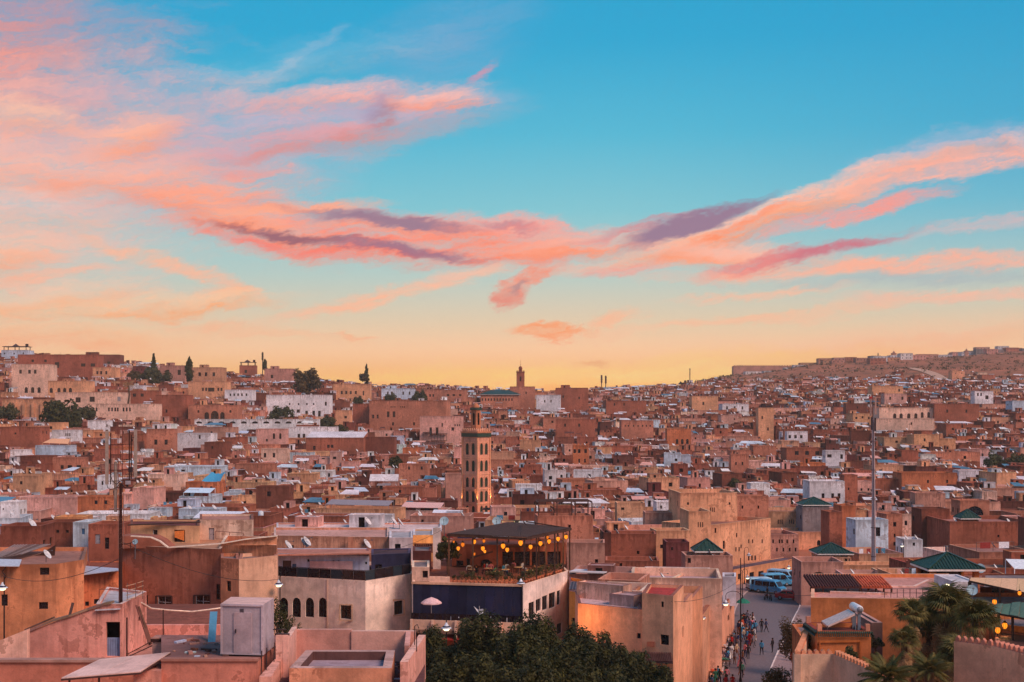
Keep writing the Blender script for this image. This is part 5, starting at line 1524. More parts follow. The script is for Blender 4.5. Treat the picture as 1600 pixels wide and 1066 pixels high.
def far_minaret(x, yt, yb, wpx, Y, label, lant=True, col='brown'):
 w_ = wpx / FPX * Y; X = Xat(x, Y); gz = ground_z(X, Y) - 3; zt = Zat(yb, Y)
 o = (X, Y + w_ / 2, gz)
 root = empty('minaret', o, 0, label, 'minaret')
 foot = [(X - w_ / 2, Y), (X + w_ / 2, Y), (X + w_ / 2, Y + w_), (X - w_ / 2, Y + w_)]
 m = MB(); m.col = C(col)
 wall_shell(m, foot, gz, zt, {0: [(w_ * .4, w_ * .6, zt - w_ * 1.1, zt - w_ * .5, True), (w_ * .4, w_ * .6, zt - w_ * 2.4, zt - w_ * 1.8, True)]}, .3, C(col), 0, 0, C(col), C(col), back=True)
 m.shift(o).build('shaft', [FARP, VOIDM], root)
 m = MB(); m.col = C(col, .8); m.prism(inset(foot, -.25), zt + .002, zt + w_ * .1); m.shift(o).build('cornice', FARP, root)
 f3 = inset(foot, .1)
 crenels([(p[0], p[1], zt + w_ * .1) for p in f3 + [f3[0]]], zt, w_ * .1, w_ * .14, .2, w_ * .07, C(col, .8), root, o, pointed=False)
 lw = w_ * 0.45; zl = Zat(yt, Y)
 lf = [(X - lw / 2, Y + w_ / 2 - lw / 2), (X + lw / 2, Y + w_ / 2 - lw / 2), (X + lw / 2, Y + w_ / 2 + lw / 2), (X - lw / 2, Y + w_ / 2 + lw / 2)]
 m = MB(); wall_shell(m, lf, zt, zl - lw * .5, {0: [(lw * .3, lw * .7, zt + .8, zl - lw * .9, True)]}, .2, C(col), 0, 0, C(col), C(col), back=True); m.shift(o).build('lantern', [FARP, VOIDM], root)
 m = MB(); m.col = C(col, .9); m.lathe([(lw * .5, 0), (lw * .45, lw * .25), (lw * .25, lw * .45), (0, lw * .52)], (X, Y + w_ / 2, zl - lw * .5), 12); m.shift(o).build('dome', FARP, root)
 m = MB(); m.col = (.1, .08, .07); m.tube([(X, Y + w_ / 2, zl), (X, Y + w_ / 2, zl + w_ * .75)], .09, 5); m.lathe([(0, 0), (.25, .25), (0, .5)], (X, Y + w_ / 2, zl + .6), 6); m.shift(o).build('finial', METAL, root)
far_minaret(813.3, 572, 582, 12.5, 800, 'slender dark minaret standing alone against the glowing sky in the middle of the skyline', col='terr')
far_minaret(1397.5, 548.5, 553, 6.5, 1500, 'small pale minaret among the houses on the hazy right ridge', col='rose')
far_minaret(1511, 545, 549, 5, 1520, 'tiny minaret near the right end of the hazy ridge', col='rose')

# ------------------------------------------------------------------ foreground buildings
def bx_house(name, label, foot, zt, col, zb=0.0, par=0.5, pt=0.25, rim=None, roof=None, mat=None, cat='house', wins=(), depth=0.22, done=True, **kw):
 h = House(name, label, foot, zt, zb, col, par=par, pt=pt, rim=rim, roof=roof, mat=mat or PLASTER, cat=cat, depth=depth)
 for w_ in wins: h.winpx(*w_)
 if done: h.done()
 return h
def ztop(y, Y): return Zat(y, Y)
def poly_wall(mb, pts, Y, th, col, back=True):
 """upright slab whose front outline is given in photo pixels at distance Y"""
 P = [PX(x, y, Y) for x, y in pts]
 n = len(P); Q = [p + Vector((0, th, 0)) for p in P]
 mb.mesh(P + Q, [tuple(range(n))[::-1], tuple(range(n, 2 * n))] + [(i, (i + 1) % n, n + (i + 1) % n, n + i) for i in range(n)], col=col)

# --- left: ochre house with small square windows (two faces)
YA = 100
foot = [(Xat(-70, 99), 99), (Xat(88, YA), YA), (Xat(131, 103), 103), (Xat(131, 112), 113), (Xat(-70, 112), 113)]
z = ztop(879, 101)
h = bx_house('ochre_house', 'large orange ochre house with small square windows at the left edge of the photo', foot, z, lin((216, 142, 104)), par=0.35, rim=lin((150, 110, 96)), roof=C('rose', .7), mat=PLASTER,
    wins=[(0, 62, 77, 887, 898.5, 'dark'), (0, 60.5, 75, 941, 952, 'dark'), (0, 2, 12, 929, 947, 'dark')])
mb = MB(); mb.col = lin((124, 108, 106))
for (a, b, c, d) in (((-20, 874, 101.5), (36, 866, 106), (80, 851, 112), (20, 852, 112)),):
 q = [PX(*a), PX(*b), PX(*c), PX(*d)]
 nseg = 26
 for k in range(nseg):
  u0, u1 = k / nseg, (k + .96) / nseg
  p0, p1 = q[0].lerp(q[1], u0), q[0].lerp(q[1], u1); p3, p2 = q[3].lerp(q[2], u0), q[3].lerp(q[2], u1)
  up = Vector((0, 0, 0.06 * (k % 2)))
  mb.slab([p0 + up, p1 + up, p2 + up, p3 + up], 0.03, col=lin((150, 128, 124)) if rr.random() < .75 else lin((110, 84, 76)))
h.part(mb, 'corrugated_roof', TINT)
mb = MB(); mb.col = lin((74, 54, 50))
poly_wall(mb, [(38, 872), (62, 866), (86, 852), (84, 872)], 109, 0.2, lin((84, 56, 50))); h.part(mb, 'shed_wall', PLASTER)
mb = MB(); mb.col = C('white', .8); mb.slab([PX(-30, 884, 98.6), PX(30, 884.5, 98.6), PX(34, 874, 101), PX(-30, 873, 101)], 0.06); h.part(mb, 'tin_sheet', METAL)
q = PX(72, 873, 102) - Vector(h.o); inst('satellite_dish', DISHME, h.root, q - Vector((0, 0, .3)), (0, 0, R(-4)), .9)
# lower orange wing with a white tin lean-to
foot = [(Xat(131, 104), 104), (Xat(187, 105), 105), (Xat(187, 112), 113), (Xat(131, 112), 113)]
h = bx_house('orange_wing', 'lower orange wing beside the ochre house with a white tapering tin sheet on top', foot, ztop(896, 104), lin((206, 122, 86)), par=0.1, rim=C('brown'), roof=C('brown'), wins=[(0, 133, 139, 940, 947, 'dark'), (0, 147, 157, 936, 944, 'dark')])
mb = MB(); mb.slab([PX(130, 898, 103.4), PX(185, 891, 103.4), PX(185, 888, 105), PX(130, 884, 108)], .05, col=lin((190, 196, 214))); h.part(mb, 'tin_sheet', METAL)

# --- big brown house and its lit roof room
zB = ztop(850, 112)
foot = [(Xat(186, 113), 113), (Xat(345, 110), 110), (Xat(345, 122) + 1, 122), (Xat(186, 122), 123)]
h = bx_house('brown_house', 'large blank maroon brown house with two barred windows low on its wall behind the mast', foot, ztop(856, 111), lin((172, 108, 88)), par=0.3, rim=lin((230, 200, 180)), roof=C('sand', .8),
    wins=[(0, 246, 268, 931, 955, 'white'), (0, 305, 328, 930, 953, 'white'), (0, 222, 231, 930, 944, 'dark'), (0, 338, 344, 913, 937, 'dark')])
mb = MB()
poly_wall(mb, [(186, 857), (263, 857), (250, 846), (238, 840), (205, 838), (186, 838)], 112.2, 2.5, lin((168, 104, 86)))
h.part(mb, 'raised_wall', PLASTER)
mb = MB(); mb.col = lin((236, 206, 186))
for (a, b) in (((205, 838), (236, 840)), ((236, 840), (250, 846)), ((250, 846), (263, 856)), ((263, 856), (345, 850)), ):
 mb.bar(PX(*a, 111.0) + Vector((0, 0, .02)), PX(*b, 111.0) + Vector((0, 0, .02)), 0.35, .09)
h.part(mb, 'coping', TINT)
for (a, b) in (((246, 932), (268, 956)), ((305, 931), (328, 954))):
 mb = MB(); mb.col = lin((70, 40, 36)); Yw = 111.6 if a[0] < 300 else 110.5
 x0, x1, z0, z1 = Xat(a[0] - 1.5, Yw), Xat(b[0] + 1.5, Yw), Zat(b[1] + 1, Yw), Zat(a[1] - 1, Yw)
 for p, q in (((x0, z0), (x0, z1)), ((x1, z0), (x1, z1)), ((x0, z1), (x1, z1)), ((x0, z0), (x1, z0))):
  mb.bar((p[0], Yw - .15, p[1]), (q[0], Yw - .15, q[1]), .16, .1)
 for k in range(1, 5): mb.bar((x0 + (x1 - x0) * k / 5, Yw - .12, z0), (x0 + (x1 - x0) * k / 5, Yw - .12, z1), .025, .025)
 h.part(mb, 'window_grille', TINT)
foot = [(Xat(204, 119), 119), (Xat(312, 118), 118), (Xat(312, 125), 125), (Xat(204, 125), 125)]
h = bx_house('roof_room_house', 'pale yellow rooftop room with one orange lit window above the large brown house', foot, ztop(821, 118.5), lin((240, 188, 146)), zb=13, par=.15, rim=lin((120, 80, 70)), roof=C('maroon'), mat=PLAIN,
    wins=[(0, 272, 289, 828, 847, 'wood'), (0, 238, 246, 827.5, 839, 'white')])
mb = MB(); mb.bar(PX(200, 820.5, 118.3), PX(313, 816, 118.3), .35, .1, col=lin((110, 66, 60))); h.part(mb, 'roof_edge', WOOD)
mb = MB(); mb.slab([PX(273, 830, 118.2), PX(288, 829, 118.2), PX(288, 830, 118.2) - Vector((0, .05, .9)), PX(273, 831, 118.2) - Vector((0, .05, .5))], .03, col=lin((220, 120, 60))); h.part(mb, 'curtain', CLOTH)
foot = [(Xat(312, 121), 121), (Xat(396, 121), 121), (Xat(396, 128), 128), (Xat(312, 128), 128)]
h = bx_house('white_roof_room', 'whitish rooftop room with grey door right of the yellow roof room', foot, ztop(812, 121), lin((226, 196, 178)), zb=13, par=.2, rim=lin((140, 96, 84)), roof=C('rose', .8),
    wins=[(0, 326, 335, 825, 846, 'metal')])
mb = MB(); mb.col = lin((120, 70, 64))
a, b, c, d = PX(337, 830, 119.5), PX(380, 833, 119), PX(337, 842, 119.5), PX(380, 844, 119)
mb.bar(a, b, .05); mb.bar(c, d, .05); mb.bar(a, c, .05); mb.bar(b, d, .05); m_ = a.lerp(b, .5); mb.bar(m_, m_ - Vector((0, 0, .7)), .05)
h.part(mb, 'balcony_rail', TINT)
foot = [(Xat(345, 112), 112), (Xat(432, 110), 110), (Xat(432, 117), 117.5), (Xat(345, 117), 119)]
h = bx_house('side_terrace_house', 'salmon walled terrace with a pale rising parapet right of the large brown house', foot, ztop(850, 111), lin((206, 140, 108)), par=.8, rim=lin((238, 208, 186)), roof=C('rose', .7))
mb = MB(); poly_wall(mb, [(345, 852), (432, 852), (432, 838), (385, 843), (345, 850)], 110.4, .25, lin((216, 152, 118))); h.part(mb, 'raised_parapet', PLASTER)
mb = MB(); mb.bar(PX(345, 849.5, 110.3), PX(385, 842.5, 110.3), .4, .08, col=lin((240, 212, 190))); mb.bar(PX(385, 842.5, 110.3), PX(433, 837.5, 110.3), .4, .08, col=lin((240, 212, 190))); h.part(mb, 'coping', TINT)
foot = [(Xat(345, 107), 107), (Xat(373, 106), 106), (Xat(373, 111), 111), (Xat(345, 111), 111)]
h = bx_house('narrow_house', 'narrow salmon house strip with one dark upright window next to the beige block', foot, ztop(873, 106.5), lin((214, 142, 108)), par=.3, rim=lin((170, 116, 100)), wins=[(0, 354, 361, 908, 924, 'dark')])
foot = [(Xat(373.3, 106), 106), (Xat(433, 109), 109), (Xat(433, 112), 112.5), (Xat(373.3, 110), 110.5)]
h = bx_house('beige_block', 'plain beige rendered block between the salmon strip and the arched cream building', foot, ztop(872, 107), lin((216, 172, 148)), par=.3, rim=lin((170, 120, 106)), mat=PLAIN)

# --- stair house with grey door, sloping wall, terrace
fz = 14.4
def plain_slab(name, label, cat, poly, z0, z1, col, mat=None, topcol=None, kind=None):
 cx = sum(p[0] for p in poly) / len(poly); cy = sum(p[1] for p in poly) / len(poly)
 root = empty(name, (cx, cy, z0), 0, label, cat)
 mb = MB(); mb.prism(poly, z0, z1, col=col, topcol=topcol); mb.shift((cx, cy, z0)).build('body', mat or PLASTER, root)
 return root, (cx, cy, z0)
t, o = plain_slab('terrace_block', 'pink walled roof terrace block under the stair house in the lower left corner', 'terrace',
      [(Xat(-80, 62), 62), (Xat(250, 62), 62), (Xat(250, 62), 80), (Xat(-80, 62) - 2, 80)], 0, fz, lin((214, 140, 120)), topcol=C('rose', .75))
mb = MB(); mb.col = lin((214, 136, 116))
zp = Zat(1034, 62)
mb.prism([(Xat(-80, 62), 61.9), (Xat(250, 62), 61.9), (Xat(250, 62), 62.35), (Xat(-80, 62), 62.35)], fz - 3, zp, topcol=lin((190, 140, 126)))
mb.shift(o).build('parapet', PLASTER, t)
mb = MB(); mb.col = lin((196, 150, 138)); mb.box((Xat(85, 62), 62.1, zp + .002), (Xat(250, 62) - Xat(-80, 62) + .1, .62, .12)); mb.shift(o).build('coping', PLASTER, t)
mb = MB(); poly_wall(mb, [(-40, 1045), (0, 1041), (42, 1030), (42, 984), (0, 1001), (-40, 1014)], 65.5, .4, lin((238, 186, 168))); mb.shift(o).build('side_wall', PLASTER, t)
foot = [(Xat(150, 69), 69), (Xat(190, 69), 69), (Xat(229, 74), 74), (Xat(150, 74), 76)]
h = House('stair_house', 'pink stair head house with a half open grey door at the mast foot', foot, Zat(944, 69), fz, lin((228, 158, 144)), par=.15, pt=.2, rim=lin((220, 196, 190)), roof=C('white', .6), mat=PLASTER, cat='stair house')
h.winpx(0, 165.5, 187.5, 972, 1026, 'x'); h.winpx(1, 216.5, 221, 963, 971, 'dark')
w0 = h.wl.pop(0); h.done()
mb = MB()
x0, x1, z0, z1 = Xat(166, 69.2), Xat(187.5, 69.2), fz, Zat(972, 69)
zm = Zat(997.5, 69)
mb.box(((x0 + x1) / 2, 69.22, z0), (x1 - x0, .05, zm - z0), col=lin((132, 142, 172)))
for k in range(1, 6): mb.box((x0 + (x1 - x0) * k / 6, 69.19, z0 + .05), (.03, .02, zm - z0 - .1), col=lin((104, 112, 140)))
h.part(mb, 'door', TINT)
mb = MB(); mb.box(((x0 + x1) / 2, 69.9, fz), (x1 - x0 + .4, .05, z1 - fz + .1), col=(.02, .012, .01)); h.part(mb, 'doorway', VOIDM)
mb = MB(); poly_wall(mb, [(42, 1028), (150, 1028), (150, 951), (100, 966), (42, 989)], 69.0, .45, lin((224, 156, 142))); h.part(mb, 'sloping_wall', PLASTER)
mb = MB()
pp = [(40, 988), (70, 975), (84, 969), (110, 962), (140, 951), (165, 943), (176, 941)]
for i in range(len(pp) - 1):
 mb.bar(PX(*pp[i], 69.2), PX(*pp[i + 1], 69.2), .62, .12, col=jit(lin((150, 120, 108)), .25))
 if i < 2: mb.bar(PX(pp[i][0], pp[i][1] - 4, 69.5), PX(pp[i + 1][0], pp[i + 1][1] - 4, 69.5), .3, .1, col=jit(lin((110, 84, 76)), .2))
h.part(mb, 'coping_planks', PLASTER)
mb = MB(); mb.bar(PX(107, 969, 69.2), PX(114, 942, 69.6), .12, .1, col=lin((90, 62, 56))); h.part(mb, 'leaning_post', TINT)
mb = MB(); mb.slab([PX(148, 953, 68.8), PX(188, 951, 68.8), PX(188, 944, 71), PX(176, 943, 71)], .06, col=lin((214, 206, 214))); h.part(mb, 'tin_sheet', METAL)
# rusty frame on the stair house
mb = MB(); mb.col = lin((112, 60, 54))
a, b = PX(155, 946, 70), PX(186, 942, 70); c, d = PX(155, 921, 70), PX(186, 921, 70)
for p, q in ((a, c), (b, d), (c, d)): mb.bar(p, q, .03)
h.part(mb, 'rusty_frame', TINT)
# ladder rails by the mast
lr = empty('ladder_rail', PX(210, 938, 70), 0, 'pale metal ladder rails leaning beside the foot of the antenna mast', 'ladder')
for xx in (199, 212, 223):
 mb = MB(); mb.bar(PX(xx, 938 - (xx > 205) * 2, 70), PX(xx, 911 - (xx > 220) * 4, 70), .03, col=lin((120, 90, 84))); mb.shift(lr.location).build('upright', METAL, lr)
for k in range(4):
 y0 = 914 + k * 7.2
 mb = MB(); mb.bar(PX(197, y0 + 2, 70), PX(212, y0 - 2, 70), .04, col=lin((214, 170, 140))); mb.bar(PX(215, y0 - 3, 70), PX(224, y0 - 6, 70), .04, col=lin((214, 170, 140))); mb.shift(lr.location).build('rung', METAL, lr)
# ladder and boards leaning on the stair house's right side
lo = empty('leaning_boards', PX(232, 1020, 68), 0, 'old boards leaning against the right side of the stair house', 'boards')
for a, b, w_ in (((213, 946, 69.5), (234, 1008, 68), .1), ((217, 948, 69.5), (236, 1006, 68), .1), ((225, 974, 68.9), (234, 1004, 67.8), .22), ((198, 1023, 67.5), (232, 1005, 67.5), .15), ((203, 1025, 67.2), (240, 1008, 67.2), .12)):
 mb = MB(); mb.bar(PX(*a), PX(*b), w_, .05, col=jit(lin((116, 76, 68)), .3)); mb.shift(lo.location).build('board', PLASTER, lo)
# chimney box with pole
t, o = plain_slab('chimney', 'small square pink chimney box with a dark top in front of the stair house', 'chimney', [(Xat(238, 66), 66), (Xat(263, 66), 66), (Xat(263, 66), 66.8), (Xat(238, 66), 66.8)], fz, Zat(1003, 66), lin((232, 178, 166)))
mb = MB(); mb.box((Xat(250.5, 66), 66.4, Zat(1003, 66)), (1.0, .95, .16), col=lin((70, 40, 38))); mb.box((Xat(250.5, 66), 66.4, Zat(1003, 66) + .16), (.94, .9, .06), col=lin((206, 150, 136))); mb.shift(o).build('cap', PLASTER, t)
tagp(MB().build('x', TINT), None) if False else None
mb = MB(); mb.tube([PX(255, 999, 66.3), PX(255, 953, 66.3)], .03, 6, col=lin((70, 44, 42))); mb.shift(o).build('pole', METAL, t)
# back wall of the terrace, and the cable pipe
t, o = plain_slab('back_wall', 'low stained pink back wall of the terrace between the stair house and grey cabinet', 'wall', [(Xat(226, 76), 76), (Xat(350, 76), 76), (Xat(350, 76), 76.4), (Xat(226, 76), 76.4)], 12, Zat(977, 76), lin((220, 150, 138)))
t, o = plain_slab('far_terrace', 'lower roof terrace floor behind the pink back wall', 'terrace', [(Xat(226, 80), 76.5), (Xat(350, 80), 76.5), (Xat(350, 90), 92), (Xat(210, 90), 92)], 0, 14.0, lin((150, 92, 80)), topcol=C('brown'))
pr = empty('roof_pipe', PX(345, 950, 78), 0, 'pale pipe sagging across the brown wall from the mast to the grey cabinet', 'pipe')
mb = MB(); mb.tube([PX(206, 936, 72), PX(222, 943, 73), PX(236, 951, 75), PX(268, 954, 77), PX(300, 956, 77.5), PX(325, 953, 77.5), PX(347, 950, 78)], .06, 6, col=lin((236, 200, 180))); mb.shift(pr.location).build('pipe', METAL, pr)
for xx, yy_ in ((345, 950), (255, 953)):
 mb = MB(); mb.tube([PX(xx, yy_, 77.8), PX(xx, 985, 77.8)], .03, 5, col=lin((80, 50, 46))); mb.shift(pr.location).build('support', METAL, pr)
# floor block between, blue planks
t, o = plain_slab('middle_terrace', 'sunken roof floor with debris left of the grey cabinet', 'terrace', [(Xat(226, 64), 62.6), (Xat(350, 64), 62.6), (Xat(350, 70), 76), (Xat(226, 70), 76)], 0, 14.1, lin((190, 120, 104)), topcol=lin((120, 80, 76)))
bp = MB(); bp.bar(PX(329, 1027, 63.5), PX(334, 956, 65), .38, .06, col=lin((86, 150, 190))); tagp(bp.shift(PX(329, 1027, 63.5)).build('blue_plank', PLAIN, None, PX(329, 1027, 63.5)), 'blue painted plank leaning upright beside the grey cabinet', 'plank')
bp = MB(); bp.bar(PX(263, 1011, 72), PX(300, 1011, 72), .28, .25, col=lin((80, 140, 176))); bp.bar(PX(300, 1010, 72), PX(318, 1009, 72.3), .22, .06, col=lin((90, 110, 140))); tagp(bp.shift(PX(263, 1011, 72)).build('blue_trough', PLAIN, None, PX(263, 1011, 72)), 'blue plank lying flat on the sunken terrace in front of the back wall', 'plank')
# near roof with grey cabinet
zn = Zat(1033, 59)
t, o = plain_slab('near_roof', 'nearest pink walled flat roof carrying the grey metal cabinet', 'roof', [(Xat(252, 59), 59), (Xat(404, 59), 59), (Xat(440, 66), 66), (Xat(252, 66), 66)], 0, zn, lin((212, 138, 120)), topcol=lin((150, 108, 104)))
mb = MB(); mb.prism([(Xat(252, 59), 58.9), (Xat(404, 59), 58.9), (Xat(404, 59), 59.3), (Xat(252, 59), 59.3)], zn + .003, zn + .12, col=lin((176, 124, 112))); mb.shift(o).build('coping', PLASTER, t)
foot = [(Xat(345, 60.3), 60.3), (Xat(411.5, 60), 60), (Xat(428, 62.3), 62.3), (Xat(361, 62.6), 62.6)]
cab = empty('metal_cabinet', (foot[0][0], 60.3, zn), 0, 'large grey metal cabinet with a closed door and pink light-tinted top on the near roof', 'cabinet')
o = cab.location; zc = Zat(944, 60.2)
mb = MB(); mb.prism(foot, zn + .08, zc, col=lin((176, 164, 176)), topcol=lin((226, 190, 184))); mb.shift(o).build('body', PLAIN, cab)  # pink of the sky light from above is put into the top colour
mb = MB()
d = (Vector(foot[1]) - Vector(foot[0])).normalized(); n = Vector((d.y, -d.x))
def on_front(u, z_, off=.02): q = Vector(foot[0]) + d * u + n * off; return Vector((q.x, q.y, z_))
Lf = (Vector(foot[1]) - Vector(foot[0])).length
for a, b in (((0.0, zn + .12), (Lf, zn + .12)), ((0, zc - .06), (Lf, zc - .06)), ((.05, zn + .1), (.05, zc)), ((Lf - .05, zn + .1), (Lf - .05, zc))):
 mb.bar(on_front(*a), on_front(*b), .1, .06, col=lin((190, 176, 188)))
mb.shift(o).build('frame', PLAIN, cab)
mb = MB(); u0, u1 = Lf * .31, Lf * .73; za, zb_ = zn + .16, Zat(957, 60.2)
mb.mesh([on_front(u0, za, .05), on_front(u1, za, .05), on_front(u1, zb_, .05), on_front(u0, zb_, .05), on_front(u0, za, .0), on_front(u1, za, .0), on_front(u1, zb_, .0), on_front(u0, zb_, .0)],
  [(0, 1, 2, 3), (4, 5, 1, 0)[::-1], (5, 6, 2, 1)[::-1], (6, 7, 3, 2)[::-1], (7, 4, 0, 3)[::-1]], col=lin((184, 166, 176)))
door = mb.shift(o).build('door', PLAIN, cab)
mb = MB(); q = on_front(u0 + .12, (za + zb_) / 2, .08); mb.box(q, (.05, .08, .18), col=(.03, .02, .03)); mb.shift(o).build('handle', METAL, door)
mb = MB()
for k in range(5): mb.bar(on_front(u0 + .3, zb_ + .12 + .035 * k - .1 + .0, .0), on_front(u0 + .5, zb_ + .12 + .035 * k - .1, .0), .02, .06, col=lin((120, 108, 120)))
mb.shift(o).build('vent', METAL, cab)
# small blocks at its feet
for k, (xx, ww) in enumerate(((352, .3), (405, .35), (425, .3))):
 mb = MB(); q = PX(xx, 1028, 60.1 + (k == 2) * 2); mb.box((q.x, q.y + .2, zn), (ww, .3, .09), col=lin((110, 80, 76))); mb.shift(o).build('foot_block', PLASTER, cab)

# tilted white sheet roof on a pink block
t, o = plain_slab('sheet_support', 'small pink block carrying the tilted pale sheet roof at the bottom', 'hut', [(Xat(212, 59), 58.6), (Xat(256, 59), 58.6), (Xat(256, 61), 60.6), (Xat(212, 61), 60.6)], 0, Zat(1046, 59), lin((226, 160, 146)))
so = PX(155, 1040, 60)
mb = MB(); mb.col = lin((240, 204, 196))
A, B_, C_, D_ = PX(96, 1059, 57.5), PX(219, 1049, 57.5), PX(266, 1019, 60.6), PX(156, 1030, 60.6)
M0, M1 = A.lerp(B_, .5), D_.lerp(C_, .5)
g = Vector((.012, 0, 0))
mb.slab([A, M0 - g, M1 - g, D_], .05)
sh = tagp(empty('sheet_roof', so, 0), 'wide tilted pale pink sheet roof at the bottom left corner', 'sheet roof')
mb.shift(so).build('panel', PLAIN, sh)
mb = MB(); mb.col = lin((236, 198, 190)); mb.slab([M0 + g, B_, C_, M1 + g], .05); mb.shift(so).build('panel', PLAIN, sh)
mb = MB(); mb.col = lin((90, 60, 56)); dn = Vector((0, 0, -.1))
for p, q in ((A, B_), (B_, C_), (D_, C_), (A, D_)): mb.bar(p + dn, q + dn, .06, .08)
mb.shift(so).build('frame', METAL, sh)
for p in (A.lerp(B_, .45) + Vector((0, .3, 0)), A.lerp(D_, .2)):
 mb = MB(); mb.bar((p.x, p.y, 12), (p.x, p.y, p.z - .1), .08, col=lin((90, 60, 56))); mb.shift(so).build('leg', METAL, sh)

# --- tank roof block (bottom centre-left)
zt_ = Zat(1044, 57)
foot = [(Xat(452, 57), 57), (Xat(612, 57), 57), (Xat(617, 61.4), 61.4), (Xat(478, 61.4), 61.4)]
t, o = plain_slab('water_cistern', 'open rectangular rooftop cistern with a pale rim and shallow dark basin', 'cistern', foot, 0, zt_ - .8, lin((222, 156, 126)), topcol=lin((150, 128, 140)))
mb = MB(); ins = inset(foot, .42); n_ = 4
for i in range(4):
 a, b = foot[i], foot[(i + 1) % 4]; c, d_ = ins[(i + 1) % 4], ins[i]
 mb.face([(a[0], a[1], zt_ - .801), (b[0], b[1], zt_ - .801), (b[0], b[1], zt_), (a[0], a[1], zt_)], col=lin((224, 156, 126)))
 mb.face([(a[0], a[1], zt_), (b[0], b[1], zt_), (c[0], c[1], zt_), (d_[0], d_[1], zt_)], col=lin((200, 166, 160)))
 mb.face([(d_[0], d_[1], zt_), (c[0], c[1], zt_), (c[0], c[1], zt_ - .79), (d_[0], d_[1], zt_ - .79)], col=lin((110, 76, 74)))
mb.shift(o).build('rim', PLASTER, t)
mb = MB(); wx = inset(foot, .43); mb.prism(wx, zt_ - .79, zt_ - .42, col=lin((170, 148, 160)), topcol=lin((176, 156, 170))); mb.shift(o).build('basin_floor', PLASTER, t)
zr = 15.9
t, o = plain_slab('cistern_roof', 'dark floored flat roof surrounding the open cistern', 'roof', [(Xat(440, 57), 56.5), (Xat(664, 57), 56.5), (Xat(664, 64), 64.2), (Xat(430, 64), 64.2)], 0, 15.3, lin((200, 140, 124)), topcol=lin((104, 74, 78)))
def wallseg(root, o, a, b, z0, z1, th, col, name='parapet', zb2=None, cope=None):
 a = Vector(a); b = Vector(b); d = (b - a).normalized(); n = Vector((-d.y, d.x)) * th
 mb = MB(); P = [a, b, b + n, a + n]
 zz = [z1, zb2 or z1, zb2 or z1, z1]
 V = [(p.x, p.y, z0) for p in P] + [(p.x, p.y, zz[i]) for i, p in enumerate(P)]
 mb.mesh(V, [(0, 1, 5, 4), (1, 2, 6, 5), (2, 3, 7, 6), (3, 0, 4, 7), (3, 2, 1, 0)], col=col); mb.mesh(V[4:], [(0, 1, 2, 3)], col=cope or tuple(min(.8, c * 1.25) for c in col))
 return mb.shift(o).build(name, PLASTER, root)
wallseg(t, o, (Xat(464, 64), 64), (Xat(549, 64), 64), 14.5, Zat(984, 64), .3, lin((218, 160, 148)))
wallseg(t, o, (Xat(549.3, 64), 63.9), (Xat(649, 64), 63.9), 14.5, Zat(986, 64), .3, lin((226, 172, 160)))
wallseg(t, o, (Xat(450, 60), 60), (Xat(464, 64), 64), 14.5, Zat(990, 62), .25, lin((226, 172, 160)))
wallseg(t, o, (Xat(640, 60), 60), (Xat(642, 64), 64), 14.5, Zat(1003, 61), .25, lin((214, 156, 146)))
wallseg(t, o, (Xat(644, 59), 56.5), (Xat(664, 63), 63.5), 14.5, Zat(1012, 60), .35, lin((222, 164, 150)))
mb = MB()
for (xa, ya) in ((648, 1008), (651, 1018)):
 p = PX(xa, ya, 59.5); mb.tube([p, p + Vector((0, 0, .9)), p + Vector((.12, 0, 1.0)), p + Vector((.2, 0, .8))], .025, 5, col=(.04, .02, .02))
mb.shift(o).build('bent_pipe', METAL, t)
# left pillar and diagonal parapet with iron posts
t, o = plain_slab('corner_pillar', 'pale pink corner pillar with an iron aerial between cabinet and cistern', 'pillar', [(Xat(431, 60), 60), (Xat(450, 60), 60), (Xat(450, 60), 60.5), (Xat(431, 60), 60.5)], 0, Zat(993, 60), lin((232, 178, 164)))
mb = MB(); p = PX(433, 992, 60.2); mb.tube([p, p + Vector((0, 0, .45))], .03, 5, col=(.04, .02, .02)); mb.bar(p + Vector((-.2, 0, .25)), p + Vector((.45, 0, .25)), .05, col=(.06, .03, .03)); mb.bar(p + Vector((-.1, 0, .02)), p + Vector((.6, 0, .02)), .1, col=(.06, .03, .03)); mb.shift(o).build('aerial', METAL, t)
t, o = plain_slab('parapet_wall', 'slanting pink parapet with iron posts at the bottom between roofs', 'wall', [(Xat(405, 56), 56), (Xat(424, 56), 56), (Xat(440, 60), 60), (Xat(429, 60), 60)], 0, Zat(1040, 58.5), lin((228, 166, 150)))
for (xx, yy_, YY) in ((405, 1035, 56.5), (413, 1030, 57.5), (425, 1022, 59.4)):
 mb = MB(); p = PX(xx + 3, yy_ + 12, YY); mb.bar(p - Vector((0, 0, .2)), PX(xx + 4, yy_ - 18, YY), .04, col=(.05, .03, .03)); mb.shift(o).build('iron_post', METAL, t)

